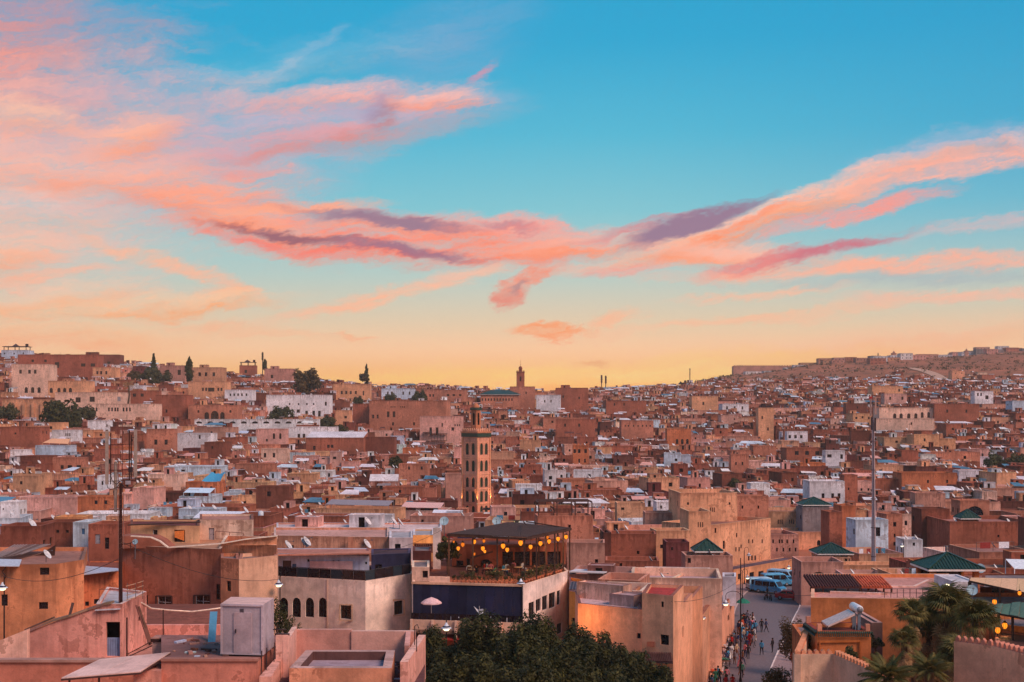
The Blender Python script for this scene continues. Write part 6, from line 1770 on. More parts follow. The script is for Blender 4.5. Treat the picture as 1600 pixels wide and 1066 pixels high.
# --- cream building with four arched windows
CR = lin((242, 222, 212))
YM0, YM1, YM2 = 124, 120, 125.4
zM = Zat(908, 120)
p0, p1, p2 = (Xat(412, YM0), YM0), (Xat(571, YM1), YM1), (Xat(642, YM2), YM2)
pm = (p0[0] + (p1[0] - p0[0]) * (Xat(512, 121.5) - p0[0]) / (p1[0] - p0[0]), p0[1] + (p1[1] - p0[1]) * (Xat(512, 121.5) - p0[0]) / (p1[0] - p0[0]))
foot = [p0, p1, p2, (p2[0] + .5, 136), (p0[0], 136)]
h = House('cream_building', 'cream building with four arched windows and a glass railed roof terrace', foot, zM, 0, CR, par=.35, pt=.25, rim=lin((238, 206, 180)), roof=C('rose', .8), mat=PLAIN, cat='building')
for xx in (443.5, 463.5, 484, 504.5): h.winpx(0, xx - 7, xx + 6.5, 934, 964.5, 'dark', True)
h.winpx(0, 532, 548.5, 946, 967, 'dark'); h.winpx(1, 616, 629.5, 939, 960, 'dark')
h.done()
mb = MB(); dd = (Vector(p1) - Vector(p0)).normalized(); nn = Vector((dd.y, -dd.x))
def onM(u, z_, off): q = Vector(p0) + (Vector(p1) - Vector(p0)) * u + nn * off; return Vector((q.x, q.y, z_))
mb.bar(onM(.635, 0, .03), onM(.635, zM, .03), .12, .08, col=lin((206, 176, 160)))
for (a, b) in (((532, 946), (549, 967)), ):
 for (pa, pb) in (((530, 969.5), (551, 969.5)), ((530, 944.5), (551, 944.5)), ((530.8, 944.5), (530.8, 969.5)), ((550, 944.5), (550, 969.5))):
  mb.bar(PX(*pa, 120.45), PX(*pb, 120.45), .12, .08, col=lin((200, 168, 146)))
h.part(mb, 'window_surround', PLAIN)
mb = MB()
for (pa, pb) in (((614, 962), (632, 961)), ((614.5, 937), (631, 937)), ((614.5, 937), (614.5, 962)), ((631.5, 937), (631.5, 961.5))):
 ya = 123.2; mb.bar(PX(*pa, ya), PX(*pb, ya + .9), .12, .08, col=lin((214, 176, 146)))
h.part(mb, 'window_surround', PLAIN)
# glass railing
for (a, b, n_) in ((p0, p1, 9), (p1, p2, 5)):
 a = Vector(a); b = Vector(b)
 for k in range(n_):
  q0 = a.lerp(b, k / n_); q1 = a.lerp(b, (k + .96) / n_)
  mb = MB(); off = Vector((0, .12))
  g0, g1 = q0 + off, q1 + off
  mb.slab([(g0.x, g0.y, zM + .95), (g1.x, g1.y, zM + .95), (g1.x, g1.y + .03, zM + .95), (g0.x, g0.y + .03, zM + .95)], .9, col=lin((44, 54, 66)))
  mb.bar((g0.x, g0.y, zM), (g0.x, g0.y, zM + 1.0), .06, col=(.03, .03, .035)); mb.bar((g0.x, g0.y, zM + 1.0), (g1.x, g1.y, zM + 1.0), .05, col=(.04, .035, .04))
  h.part(mb, 'glass_rail', DARKG if k % 3 else METAL)
# penthouse on its roof
foot = [(Xat(425, 129), 129), (Xat(577, 126.5), 126.5), (Xat(577, 134), 134), (Xat(425, 134), 134)]
zP = Zat(866, 128)
ph = bx_house('penthouse', 'pale blue and pink walled penthouse on the cream building with small square openings', foot, zP, lin((196, 208, 232)), zb=zM - .4, par=.1, rim=lin((150, 96, 90)), roof=lin((190, 130, 116)), mat=PLAIN,
     wins=[(0, 441, 455, 876, 897, 'door'), (0, 456, 463, 881, 896, 'blue'), (0, 480, 483.5, 874, 878, 'dark'), (0, 519, 522.5, 876, 880.5, 'dark'), (0, 527, 530.5, 876, 880.5, 'dark'), (0, 570, 573.5, 878, 882, 'dark')])
mb = MB(); a = PX(484, 877, 127.9); b = PX(551, 877, 126.7); mb.slab([a, b, b + Vector((0, .05, 0)), a + Vector((0, .05, 0))], 1.25, col=lin((226, 190, 186))); ph.part(mb, 'plaster_panel', PLAIN)
mb = MB(); mb.slab([PX(422, 867, 127.5), PX(579, 864, 125.5), PX(579, 859, 134.5), PX(422, 861, 134.5)], .14, col=lin((206, 140, 120))); ph.part(mb, 'roof_slab', PLASTER)
foot = [(Xat(412, 128.5), 128.5), (Xat(424.6, 128.2), 128.2), (Xat(424.6, 134), 134), (Xat(412, 134), 134)]
bx_house('shed', 'dark maroon shed at the left end of the cream building roof', foot, Zat(873, 128), C('maroon'), zb=zM - .4, par=.1)
foot = [(Xat(580, 128.5), 128.5), (Xat(641, 130), 130), (Xat(641, 134), 135), (Xat(580, 134), 134)]
nv = bx_house('navy_lounge', 'navy blue painted roof lounge with open front on the cream building', foot, Zat(866, 129), lin((50, 52, 84)), zb=zM - .4, par=.12, rim=lin((90, 80, 110)), roof=lin((80, 60, 70)), mat=PLAIN,
     wins=[(0, 586, 597, 882, 900, 'dark'), (0, 608, 638, 884, 900, 'dark')])
mb = MB(); mb.box((Xat(607, 126), 126.6, zM - .35), (1.4, .7, .5), col=lin((150, 90, 60))); mb.box((Xat(607, 126), 126.6, zM + .15), (1.7, .9, .06), col=lin((176, 110, 74)))
tagp(mb.shift((Xat(607, 126), 126.6, zM - .35)).build('terrace_table', TINT, None, (Xat(607, 126), 126.6, zM - .35)), 'small wooden table on the roof terrace in front of the navy lounge', 'table')

# --- flat roofs behind the cream building
ZN = Zat(842, 140)
foot = [(Xat(428, 140), 140), (Xat(608, 138), 138), (Xat(608, 150), 150), (Xat(428, 150), 150)]
h = bx_house('long_roof_house', 'long peach house with a wide flat white edged roof behind the penthouse', foot, Zat(838, 139), lin((214, 156, 130)), par=.25, rim=lin((220, 190, 180)), roof=lin((206, 160, 150)),
    wins=[(0, 518, 531, 860, 865, 'dark'), (0, 550, 562, 861, 866, 'dark'), (0, 450, 459, 852, 859, 'dark')])
for xx in (548, 575):
 mb = MB(); mb.box((Xat(xx, 138.2), 138.0, 0), (.5, .3, Zat(838, 139)), col=lin((190, 128, 104))); h.part(mb, 'pilaster', PLASTER)
for q in ((449, 862), (474, 858), (478, 856), (572, 860)):
 p = PX(q[0], q[1], 137) - Vector(h.o); inst('satellite_dish', DISHME, h.root, p - Vector((0, 0, .2)), (0, 0, R(-6 + rr.uniform(-8, 8))), 1.25)
foot = [(Xat(432, 152), 152), (Xat(690, 150), 150), (Xat(690, 162), 162), (Xat(432, 162), 162)]
h = bx_house('wide_roof_house', 'very wide flat roofed house with a white roof edge left of the lantern terrace', foot, Zat(829, 151), lin((206, 150, 134)), par=.2, rim=C('white', .9), roof=lin((224, 200, 200)))
for k in range(5): h.dish(rr.uniform(.05, .75), rr.uniform(.3, .9), 1.2)
h.roof_room(.55, .7, 4, 3, 1.6, C('white')); h.roof_room(.2, .75, 3, 3, 1.3, C('pink'))
foot = [(Xat(608.3, 136), 136), (Xat(645, 136), 136), (Xat(645, 144), 144), (Xat(608.3, 144), 144)]
bx_house('white_cube_house', 'whitish cube house with one dark window beside the orange lit room', foot, Zat(840, 136), lin((224, 206, 212)), par=.15, rim=C('white'), roof=C('white', .6), mat=PLAIN, wins=[(0, 617, 626, 850, 864, 'dark')])
foot = [(Xat(645.3, 138), 138), (Xat(678, 138), 138), (Xat(678, 145), 145), (Xat(645.3, 145), 145)]
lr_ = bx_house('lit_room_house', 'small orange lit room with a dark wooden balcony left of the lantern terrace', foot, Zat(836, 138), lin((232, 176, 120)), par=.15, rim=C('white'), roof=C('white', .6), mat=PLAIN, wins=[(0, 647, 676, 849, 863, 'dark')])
mb = MB()
for k in range(9): mb.bar(PX(647.5 + k * 3.4, 863, 137.6), PX(647.5 + k * 3.4, 850, 137.6), .07, col=lin((90, 50, 40)))
mb.bar(PX(646, 850, 137.6), PX(677, 850, 137.6), .1, col=lin((90, 50, 40))); mb.bar(PX(646, 863, 137.5), PX(677, 863, 137.5), .14, col=lin((110, 60, 50)))
lr_.part(mb, 'balcony_rail', TINT)
lamp('room_light', (Xat(660, 136.5), 136.6, Zat(845, 136.5)), (1, .55, .22), 60, .2, None, lr_.root)
# white pillar and end wall of the cafe
foot = [(Xat(676.5, 131), 131), (Xat(688.5, 131), 131), (Xat(688.5, 132), 132.2), (Xat(676.5, 132), 132.2)]
bx_house('white_pillar', 'tall white chimney pillar at the left end of the lantern terrace', foot, Zat(825, 131), lin((222, 206, 206)), par=.1, mat=PLAIN, cat='pillar')

# --- the cafe with the lantern terrace
YC0, YC1, YC2 = 120, 118, 128.8
zC = Zat(914, 118)
p0, p1, p2 = (Xat(643.5, YC0), YC0), (Xat(817.5, YC1), YC1), (Xat(888, YC2), YC2)
foot = [p0, p1, p2, (p2[0] - 1.0, 140), (p0[0], 140)]
cafe = House('cafe_building', 'cafe building with a navy front, pale side wall and lantern lit roof terrace', foot, zC, 0, lin((246, 224, 218)), par=.12, pt=.2, rim=lin((240, 206, 186)), roof=lin((150, 90, 70)), mat=PLAIN, cat='cafe')
for (a, b, c, d) in ((826, 835, 941, 966), (837, 845, 936, 955), (847, 855, 931, 953), (857.5, 867.5, 926, 950), (870, 875, 923, 945), (870, 878, 974, 990)):
 cafe.winpx(1, a, b, c, d, 'dark')
cafe.done()
co = cafe.o
d0 = (Vector(p1) - Vector(p0)); LC = d0.length; d0n = d0.normalized(); n0 = Vector((d0n.y, -d0n.x))
def onC(u, z_, off): q = Vector(p0) + d0 * u + n0 * off; return Vector((q.x, q.y, z_))
# navy tiled front: separate panels
NP = 12
for k in range(NP):
 mb = MB(); u0, u1 = .012 + .976 * k / NP, .012 + .976 * (k + .985) / NP
 a, b = onC(u0, zC - .18, .06), onC(u1, zC - .18, .06)
 mb.slab([a, b, onC(u1, zC - .18, .005), onC(u0, zC - .18, .005)], zC - .18 - Zat(990, 118), col=jit(lin((38, 40, 70)), .2)); cafe.part(mb, 'navy_panel', PLAIN)
mb = MB(); mb.bar(onC(0, zC - .05, .05), onC(1, zC - .05, .05), .25, .22, col=lin((222, 176, 150))); cafe.part(mb, 'cornice', PLAIN)
mb = MB(); mb.tube([onC(.995, zC, .1), onC(.995, 0, .1)], .07, 6, col=lin((190, 180, 190))); q = Vector(p1) + (Vector(p2) - Vector(p1)) * .98 + Vector((.1, -.1)); mb.tube([(q.x, q.y, zC), (q.x, q.y, 0)], .07, 6, col=lin((130, 90, 80))); cafe.part(mb, 'drainpipe', METAL)
# balcony in front
zb1 = Zat(968, 114.5)
Bq = [(Xat(643, 114.5), 114.5), (Xat(818, 112.5), 112.5), (Xat(818, 117.8), 117.8), (Xat(643, 119.9), 119.9)]
mb = MB(); mb.prism(Bq, zb1 - 1.25, zb1 - .9, col=lin((150, 100, 80)), topcol=lin((90, 56, 50))); cafe.part(mb, 'balcony_floor', PLAIN)
mb = MB(); a, b = Vector(Bq[0]), Vector(Bq[1])
mb.prism([Bq[0], Bq[1], (Bq[1][0], Bq[1][1] + .2), (Bq[0][0], Bq[0][1] + .2)], zb1 - 1.25, zb1, col=lin((238, 196, 172))); cafe.part(mb, 'balcony_parapet', PLAIN)
mb = MB()
for u in (0.0, .19, .4, .6, .8, 1.0):
 q = a.lerp(b, u); mb.box((q.x, q.y - .05, zb1 - 1.6), (.22, .3, 1.62), col=lin((244, 204, 184)))
cafe.part(mb, 'parapet_pier', PLAIN)
mb = MB()
for k in range(14):
 q0, q1 = a.lerp(b, k / 14), a.lerp(b, (k + .92) / 14); mb.slab([(q0.x, q0.y + .1, zb1 + .55), (q1.x, q1.y + .1, zb1 + .55), (q1.x, q1.y + .13, zb1 + .55), (q0.x, q0.y + .13, zb1 + .55)], .55, col=(.02, .03, .03))
mb.bar((a.x, a.y + .1, zb1 + .58), (b.x, b.y + .1, zb1 + .58), .05, col=(.03, .03, .03)); cafe.part(mb, 'glass_rail', DARKG)
mb = MB(); mb.slab([(a.x, a.y - .3, zb1 - 1.7), (b.x, b.y - .3, zb1 - 1.7), (b.x, b.y + 1.5, zb1 - 1.3), (a.x, a.y + 1.5, zb1 - 1.3)], .1, col=lin((140, 40, 34))); cafe.part(mb, 'red_awning', CLOTH)
# ground storey below the balcony, orange lamp light put into its colour
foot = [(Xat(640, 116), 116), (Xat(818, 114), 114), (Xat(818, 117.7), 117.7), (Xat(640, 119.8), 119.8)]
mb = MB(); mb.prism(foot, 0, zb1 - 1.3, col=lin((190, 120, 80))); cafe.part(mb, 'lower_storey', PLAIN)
# left shoulder wall with window
foot = [(Xat(643.5, 121.5), 121.5), (Xat(671, 121.3), 121.3), (Xat(671, 127), 127), (Xat(643.5, 127), 127)]
sw = bx_house('cafe_stair_room', 'small cream stair room with one dark window at the left end of the lantern terrace', foot, Zat(886, 121.5), lin((230, 192, 172)), zb=zC - .1, par=.15, mat=PLAIN, wins=[(0, 660, 668.5, 892, 903, 'dark')])
foot = [(Xat(645, 129), 129), (Xat(674, 129), 129), (Xat(674, 134), 134), (Xat(645, 134), 134)]
bx_house('dark_panel_room', 'dark brown panelled room behind the cream stair room', foot, Zat(861, 129), lin((104, 58, 56)), zb=zC - .1, par=.1, mat=PLAIN)
mb = MB(); q = [onC(.155, 0, -.2), onC(.34, 0, -.2)]
mb.prism([(q[0].x, q[0].y), (q[1].x, q[1].y), (q[1].x, q[1].y + .3), (q[0].x, q[0].y + .3)], zC, Zat(903, 119), col=lin((230, 190, 170))); cafe.part(mb, 'low_parapet', PLAIN)
# pergola
zPg = Zat(842, 119.5)
FL, FR, BR, BL = PX(699, 838, 0 or 123), PX(822, 842, 119.5), PX(892, 827, 129.6), PX(800, 816, 137)
for p in (FL, BR, BL): p.z = zPg
FL.z = zPg;
pg = empty('pergola', (FR.x, FR.y, zC), 0, 'dark slatted pergola over the lantern lit roof terrace of the cafe', 'pergola'); po = pg.location
BL2 = Vector((BL.x - .4, BL.y - .8, zPg))
for p, q in ((FL, FR), (FR, BR), (BR, BL), (BL, BL2), (BL2, FL)):
 mb = MB(); mb.bar(p, q, .2, .22, col=lin((58, 38, 36))); mb.shift(po).build('beam', WOOD, pg)
ns = 46
slat = None
for k in range(ns):
 u = (k + .5) / ns
 # slats run from the front edge to the back edge
 a = FL.lerp(FR, min(1, u * 1.0)); b = BL2.lerp(BR, u)
 mb = MB(); mb.bar(a + Vector((0, 0, .16)), b + Vector((0, 0, .16)), .17, .05, col=jit(lin((72, 50, 44)), .2)); mb.shift(po).build('slat', WOOD, pg)
for k in range(4):
 u = (k + .5) / 4
 mb = MB(); mb.bar(FL.lerp(BL2, u) - Vector((0, 0, .12)), FR.lerp(BR, u) - Vector((0, 0, .12)), .12, .14, col=lin((58, 38, 36))); mb.shift(po).build('joist', WOOD, pg)
# open truss over the back right corner
for a, b in (((818, 816, 132), (822, 820, 124)), ((822, 816, 132), (892, 826, 129.6)), ((835, 816, 133), (838, 821, 133))):
 mb = MB(); p, q = PX(*a), PX(*b); p.z = max(p.z, zPg + .6); mb.bar(p, q, .1, .1, col=lin((66, 44, 42))); mb.shift(po).build('brace', WOOD, pg)
for u, (s_, e_) in ((.33, (FL, FR)), (.64, (FL, FR)), (.02, (FL, FR)), (.98, (FL, FR)), (.22, (FR, BR)), (.42, (FR, BR)), (.62, (FR, BR)), (.82, (FR, BR)), (.97, (FR, BR)), (.05, (BL2, BL)), (.5, (BL2, BR)), (.8, (BL2, BR))):
 q = s_.lerp(e_, u); mb = MB(); mb.bar((q.x, q.y + .1, zC), (q.x, q.y + .1, zPg - .1), .16, .16, col=lin((60, 36, 32))); mb.shift(po).build('post', WOOD, pg)
# terrace back room: red brown walls, doorways and a beam
foot = [(Xat(706, 133), 133), (Xat(782, 132), 132), (Xat(884, 134), 134.5), (Xat(884, 139), 139), (Xat(706, 139), 139)]
tr_ = House('terrace_room', 'warm red lit back room of the roof terrace with dark doorways behind the diners', foot, Zat(850, 133), zC, lin((150, 84, 62)), par=.2, rim=lin((150, 90, 70)), roof=lin((120, 70, 60)), mat=PLASTER, cat='room')
for (a, b, c, d, ar) in ((713, 724, 876, 897, False), (729, 734, 873, 886, False), (751, 768, 874, 897, True)): tr_.winpx(0, a, b, c, d, 'dark', ar)
for (a, b) in ((785, 802), (804, 828), (831, 852), (855, 876)): tr_.winpx(1, a, b, 862, 897, 'dark')
tr_.done()
mb = MB(); mb.bar(PX(735, 872, 131.5), PX(770, 862, 131.2), .2, .18, col=lin((70, 40, 34))); mb.bar(PX(784, 855, 131.5), PX(850, 852, 132), .22, .2, col=lin((190, 150, 120))); tr_.part(mb, 'beam', WOOD)
# lanterns
def lantern_mesh():
 m = MB()
 m.lathe([(.0, 0), (.10, .02), (.19, .16), (.21, .32), (.17, .46), (.08, .54), (0, .55)], n=8, smooth=False)
 return m.me('glass', LANT)
def lantern_cage():
 m = MB(); m.col = (.03, .02, .015)
 for k in range(8):
  t_ = 2 * math.pi * (k + .0) / 8; c_, s_ = math.cos(t_), math.sin(t_)
  for (r0, z0, r1, z1) in ((.11, .02, .20, .16), (.20, .16, .22, .32), (.22, .32, .18, .46), (.18, .46, .08, .55)): m.bar((r0 * c_, r0 * s_, z0), (r1 * c_, r1 * s_, z1), .02)
 m.lathe([(.2, .5), (.1, .6), (.03, .7), (0, .7)], n=8); m.lathe([(0, -.06), (.08, 0), (0, .02)], n=8)
 m.tube([(0, 0, .68), (0, 0, 1.3)], .012, 4)
 return m.me('cage', IRON)
LG, LCg = lantern_mesh(), lantern_cage()
LG2 = LG.copy(); LG2.materials[0] = LANT2
lpos = [(709, 846, 124, .6), (716, 856, 121.5, 1), (723, 850, 123, 1.1), (741, 845.5, 124, 1.1), (741, 865, 125, .75), (754.5, 856, 122.5, 1.1), (757.5, 861, 123.5, .8), (756, 844.5, 126, .9), (786, 852, 121.5, 1.25), (792.5, 858, 122.5, 1.1),
  (813.5, 847, 120.5, 1.3), (829, 853.5, 121, 1.1), (844.5, 848, 123, 1.15), (855.5, 839, 126, .9), (858, 845, 124.5, 1.1), (872, 841, 126.5, 1.15), (884.5, 838, 128.6, 1.15)]
ordw = ['first', 'second', 'third', 'fourth', 'fifth', 'sixth', 'seventh', 'eighth', 'ninth', 'tenth', 'eleventh', 'twelfth', 'thirteenth', 'fourteenth', 'fifteenth', 'sixteenth', 'seventeenth']
for i, (x, y, YY, sc) in enumerate(lpos):
 p = PX(x, y, YY)
 z0 = p.z - .28 * sc
 e = empty('lantern', (p.x, p.y, z0), 0, 'glowing amber lantern under the pergola, %s from the left' % ordw[i], 'lantern', 'lanterns hanging under the cafe pergola')
 inst('glass', LG2 if i in (0, 2, 4, 7, 13) else LG, e, sc=sc * .8)
 cg = inst('cage', LCg, e, sc=sc * .8)
 if i in (1, 5, 9, 12, 15): lamp('lantern_light', (p.x, p.y, z0 - .25), (1, .55, .2), 110, .3, None, e)
lamp('terrace_light', (Xat(760, 129), 129, zC + 3.6), (1, .42, .18), 110, .5, None, tr_.root)
lamp('terrace_light', (Xat(820, 129), 129, zC + 3.6), (1, .5, .22), 60, .5, None, tr_.root)
# big grey dishes behind
def disc_dish(x, y, Y, r, label, zb, rz=-95):
 e = empty('satellite_dish', (Xat(x, Y), Y, zb), 0, label, 'satellite dish')
 m = MB(); c = PX(x, y, Y) - Vector(e.location); ax = Vector((math.cos(R(rz)), math.sin(R(rz)), .45)).normalized(); u = ax.cross(Vector((0, 0, 1))).normalized(); v = ax.cross(u)
 n = 18; P = [c - ax * r * .25]
 for (q, dz) in ((.55, -.16), (1.0, .0)):
  P += [c + ax * r * dz + u * (r * q * math.cos(2 * math.pi * j / n)) + v * (r * q * math.sin(2 * math.pi * j / n)) for j in range(n)]
 F = [(0, 1 + j, 1 + (j + 1) % n) for j in range(n)] + [(1 + j, 1 + n + j, 1 + n + (j + 1) % n, 1 + (j + 1) % n) for j in range(n)]
 m.mesh(P, F, col=lin((150, 176, 190)), smooth=True); m.mesh([p - ax * .04 for p in P], [f[::-1] for f in F], col=lin((120, 130, 140)), smooth=True)
 m.build('reflector', TINT, e)
 m = MB(); m.tube([(0, 0, 0), c - ax * r * .3], .05, 6, col=(.1, .08, .09)); m.tube([c + v * r * .9, c + ax * r * .9], .02, 4, col=(.1, .08, .09)); m.box(tuple(c + ax * r * .9 - Vector((0, 0, .05))), (.1, .1, .12), col=(.2, .2, .22)); m.build('mount', TINT, e)
disc_dish(694, 814, 134, .5, 'round grey blue satellite dish beside the white pillar', zC + 3)
disc_dish(776, 814, 139, .5, 'round grey blue satellite dish behind the pergola', zC + 4)
disc_dish(1519, 922, 92, .4, 'round grey blue satellite dish beside the brown awning on the right', 12)
disc_dish(211, 846.5, 108, .25, 'small round white dish fixed to the brown house right of the mast', 15.5)
disc_dish(1532, 888, 140, .55, 'pale satellite dish at the right corner of the green pavilion', 10)

# orange lit side wall next to the cafe, with its street lamp glow
foot = [(Xat(889.5, 119.5), 119.5), (Xat(934, 116), 116), (Xat(934, 126), 126), (Xat(889.5, 130), 130)]
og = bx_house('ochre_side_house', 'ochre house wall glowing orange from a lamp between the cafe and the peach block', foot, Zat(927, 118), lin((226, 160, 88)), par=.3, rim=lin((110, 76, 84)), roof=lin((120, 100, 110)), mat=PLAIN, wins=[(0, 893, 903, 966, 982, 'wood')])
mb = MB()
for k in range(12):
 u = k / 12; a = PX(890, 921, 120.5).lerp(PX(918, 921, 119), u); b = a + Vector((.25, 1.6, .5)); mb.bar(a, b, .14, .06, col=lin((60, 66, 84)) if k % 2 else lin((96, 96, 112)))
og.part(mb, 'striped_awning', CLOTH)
lamp('wall_light', (Xat(893, 107), 107.5, Zat(968, 107)), (1, .42, .12), 380, .25, None, og.root)
lamp('wall_light', (Xat(640, 114), 114.5, Zat(985, 114)), (1, .5, .14), 200, .25, None, cafe.root)
# --- peach complex on the corner of the street
PEA = lin((238, 176, 142))
def sx(Y): return 20.5 + 0.2676 * (Y - 130)         # the building line along the street
foot = [(Xat(903, 110), 110), (Xat(1003.2, 106.3), 106.3), (Xat(1003.2, 106.3) + .6, 114), (Xat(903, 112), 117)]
h = bx_house('peach_house', 'broad peach house with a low maroon edged roof behind the dark trees', foot, Zat(948, 108), PEA, par=.3, pt=.3, rim=lin((128, 84, 84)), roof=lin((206, 176, 180)), mat=PLAIN, wins=[(0, 995, 1001, 989.5, 998, 'dark')])
h.roof_room(.45, .85, 5.0, 1.6, 1.5, lin((236, 190, 170)), door=False); h.roof_room(.80, .55, 2.5, 2.2, 1.0, lin((222, 184, 180)), door=False)
foot = [(Xat(1003.2, 105.9), 105.9), (sx(104.2), 104.2), (sx(111), 111), (Xat(1003.2, 105.9) + 1.2, 112)]
h = bx_house('peach_tower', 'taller peach corner house with a sunken red roof beside the street', foot, Zat(930.5, 104.6), PEA, par=.28, pt=.3, rim=lin((150, 96, 84)), roof=lin((176, 66, 64)), mat=PLAIN,
    wins=[(0, 1032, 1045, 992, 1008, 'dark'), (0, 1033, 1037, 940, 949, 'dark'), (0, 1030, 1046, 1041, 1055, 'blue'), (1, 1066, 1069, 978, 997, 'dark'), (1, 1071, 1074.5, 974, 993, 'dark'), (1, 1068, 1073, 1032, 1047, 'dark')])
mb = MB(); mb.box((Xat(1017, 105), 105.15, Zat(1011, 105)), (.65, .12, .42), col=lin((150, 84, 66))); h.part(mb, 'wall_plaque', TINT)
mb = MB()
A, B_ = PX(1006, 1030, 104.9), PX(1049, 1031, 104.0)
for k in range(16):
 u = (k + .5) / 16; a = A.lerp(B_, u) - Vector((0, .9, 0)); b = A.lerp(B_, u) + Vector((0, .35, .5)); mb.bar(a, b, .11, .09, col=lin((84, 56, 56)))
h.part(mb, 'tiled_awning', PLASTER)
mb = MB(); mb.slab([A - Vector((0, .95, .06)), B_ - Vector((0, .95, .06)), B_ + Vector((0, .3, .42)), A + Vector((0, .3, .42))], .08, col=lin((70, 44, 46))); h.part(mb, 'awning_board', TINT)
for (ya, yb, yt, col, nm, lb, ex) in ((111.05, 117.5, 937, PEA, 'peach_house', 'peach street house behind the red roofed corner house', []),
         (117.55, 126, 927, lin((228, 160, 124)), 'peach_house', 'peach street house with a stepped parapet facing the narrow lane', []),):
 foot = [(sx(ya) - 6.5, ya + .5), (sx(ya), ya), (sx(yb), yb), (sx(yb) - 6.5, yb + .5)]
 h = bx_house(nm, lb, foot, Zat(yt, (ya + yb) / 2 - 1), col, par=.9, pt=.3, rim=lin((176, 118, 100)), roof=lin((200, 160, 160)), mat=PLAIN)
 h.auto(1, 2, 2, w=.6, h=1.0) if False else None
foot = [(sx(126.05) - 9, 126.5), (sx(126.05), 126.05), (sx(143), 143), (sx(143) - 9, 143.5)]
h = bx_house('courtyard_house', 'peach courtyard house with a sunken white terrace beside the crowded pavement', foot, Zat(958, 127.5), lin((234, 172, 140)), par=1.1, pt=.45, rim=lin((170, 110, 90)), roof=lin((200, 206, 222)), mat=PLAIN,
    wins=[(1, 1131, 1134, 970, 981, 'dark')])
mb = MB(); wallseg(h.root, h.o, (sx(126.05) - 4, 132), (sx(135) - 2.2, 142), 4, h.zt + 2.2, .3, lin((236, 186, 160)))
foot = [(sx(143.05) - 10, 143.6), (sx(143.05), 143.05), (sx(163), 163), (sx(163) - 10, 163.5)]
h = bx_house('low_street_house', 'low peach house at the far end of the crowded pavement', foot, Zat(953, 147), lin((230, 162, 132)), par=.5, pt=.3, rim=lin((150, 90, 76)), roof=lin((190, 150, 146)), mat=PLAIN, wins=[(1, 1137, 1140, 960, 971, 'dark')])
foot = [(Xat(1129, 156), 156), (Xat(1150, 156), 156), (Xat(1150, 160), 160), (Xat(1129, 160), 160)]
wb = bx_house('white_end_wall', 'whitish blue gable wall with curly ironwork above the crowded pavement', foot, Zat(901, 156), lin((206, 204, 220)), zb=4, par=.2, mat=PLAIN)
# pale parapet roofs behind the peach complex
for (x0, x1, YY, yt, dep, col, lb) in ((931, 1003, 121, 921, 6, lin((236, 196, 180)), 'low pale pink walled roof behind the broad peach house'),
           (985, 1128, 134, 902, 9, lin((238, 192, 170)), 'long pale peach parapet wall behind the peach corner houses'),
           (1005, 1110, 149, 893, 5, lin((232, 196, 190)), 'thin whitish parapet roof behind the long pale parapet'),
           (889, 985, 140, 897, 8, lin((196, 150, 140)), 'grey pink roof with a white slab right of the lantern terrace'),
           (934, 1000, 128, 905, 6, lin((206, 146, 126)), 'small stepped roof house right of the ochre side wall')):
 foot = boxfoot(x0, x1, YY, dep, Yr=YY - 1.2)
 h = bx_house('parapet_house', lb, foot, Zat(yt, YY), col, par=.9, pt=.3, rim=tuple(min(.8, c * 1.15) for c in col), roof=lin((190, 160, 166)), mat=PLASTER)
 if x0 == 889:
  mb = MB(); mb.slab([PX(888, 893, 139), PX(942, 895, 138), PX(955, 891, 143), PX(900, 889, 144)], .12, col=C('white')); h.part(mb, 'white_slab', PLAIN)
  h.roof_room(.5, .3, 3, 2.4, 1.8, lin((160, 110, 104)))
 if x0 == 985: h.dish(.35, .15, 1.1)
# street wall of small shops at the far left side of the street
foot = [(Xat(1146, 203.5), 203.5), (Xat(1240, 219), 219), (Xat(1240, 219) - 1.0, 222), (Xat(1146, 203.5) - 1.5, 206.5)]
h = bx_house('shop_row', 'low peach row of shops with dark barred windows behind the parked vans', foot, Zat(890, 203.5), lin((226, 160, 120)), par=.1, rim=lin((90, 78, 92)), roof=lin((96, 84, 98)), mat=PLAIN,
    wins=[(0, a, b, 897 - (a - 1150) * .13, 906 - (a - 1150) * .13, 'dark') for a, b in ((1153, 1157), (1171, 1178), (1185, 1193), (1203, 1211), (1218, 1227))])

# ------------------------------------------------------------------ right foreground
OCH = lin((220, 134, 84))
zU = Zat(934, 105)
foot = [(Xat(1267, 105), 105), (Xat(1500, 104), 104), (Xat(1500, 118) , 121), (Xat(1268, 121), 121)]
h = bx_house('ochre_terrace_house', 'wide plain ochre house front with a railed roof terrace behind the palms', foot, zU, OCH, par=.35, pt=.3, rim=lin((232, 180, 150)), roof=lin((206, 150, 140)), mat=PLAIN, cat='house')
# low walls on the terrace
for (a, b, c, d) in (((1297, 924, 110), (1388, 927, 109), .5, lin((226, 178, 162))), ((1392, 916, 114), (1430, 916, 114), .6, lin((228, 184, 166))), ((1430, 916, 114), (1452, 906, 119), .6, lin((228, 184, 166)))):
 p, q = PX(*a), PX(*b); wallseg(h.root, h.o, (p.x, p.y), (q.x, q.y), zU - .4, p.z, .25, d, 'low_wall', zb2=q.z, cope=lin((244, 214, 204)))
# iron railing along the front
mb = MB(); mb.col = (.05, .035, .035)
p, q = PX(1382, 934, 105.2), PX(1482, 934, 104.3); mb.bar(p + Vector((0, 0, .75)), q + Vector((0, 0, .75)), .04); mb.bar(p + Vector((0, 0, .4)), q + Vector((0, 0, .4)), .03)
for k in range(11): a = p.lerp(q, k / 10); mb.bar(a, a + Vector((0, 0, .78)), .04)
h.part(mb, 'iron_rail', METAL)
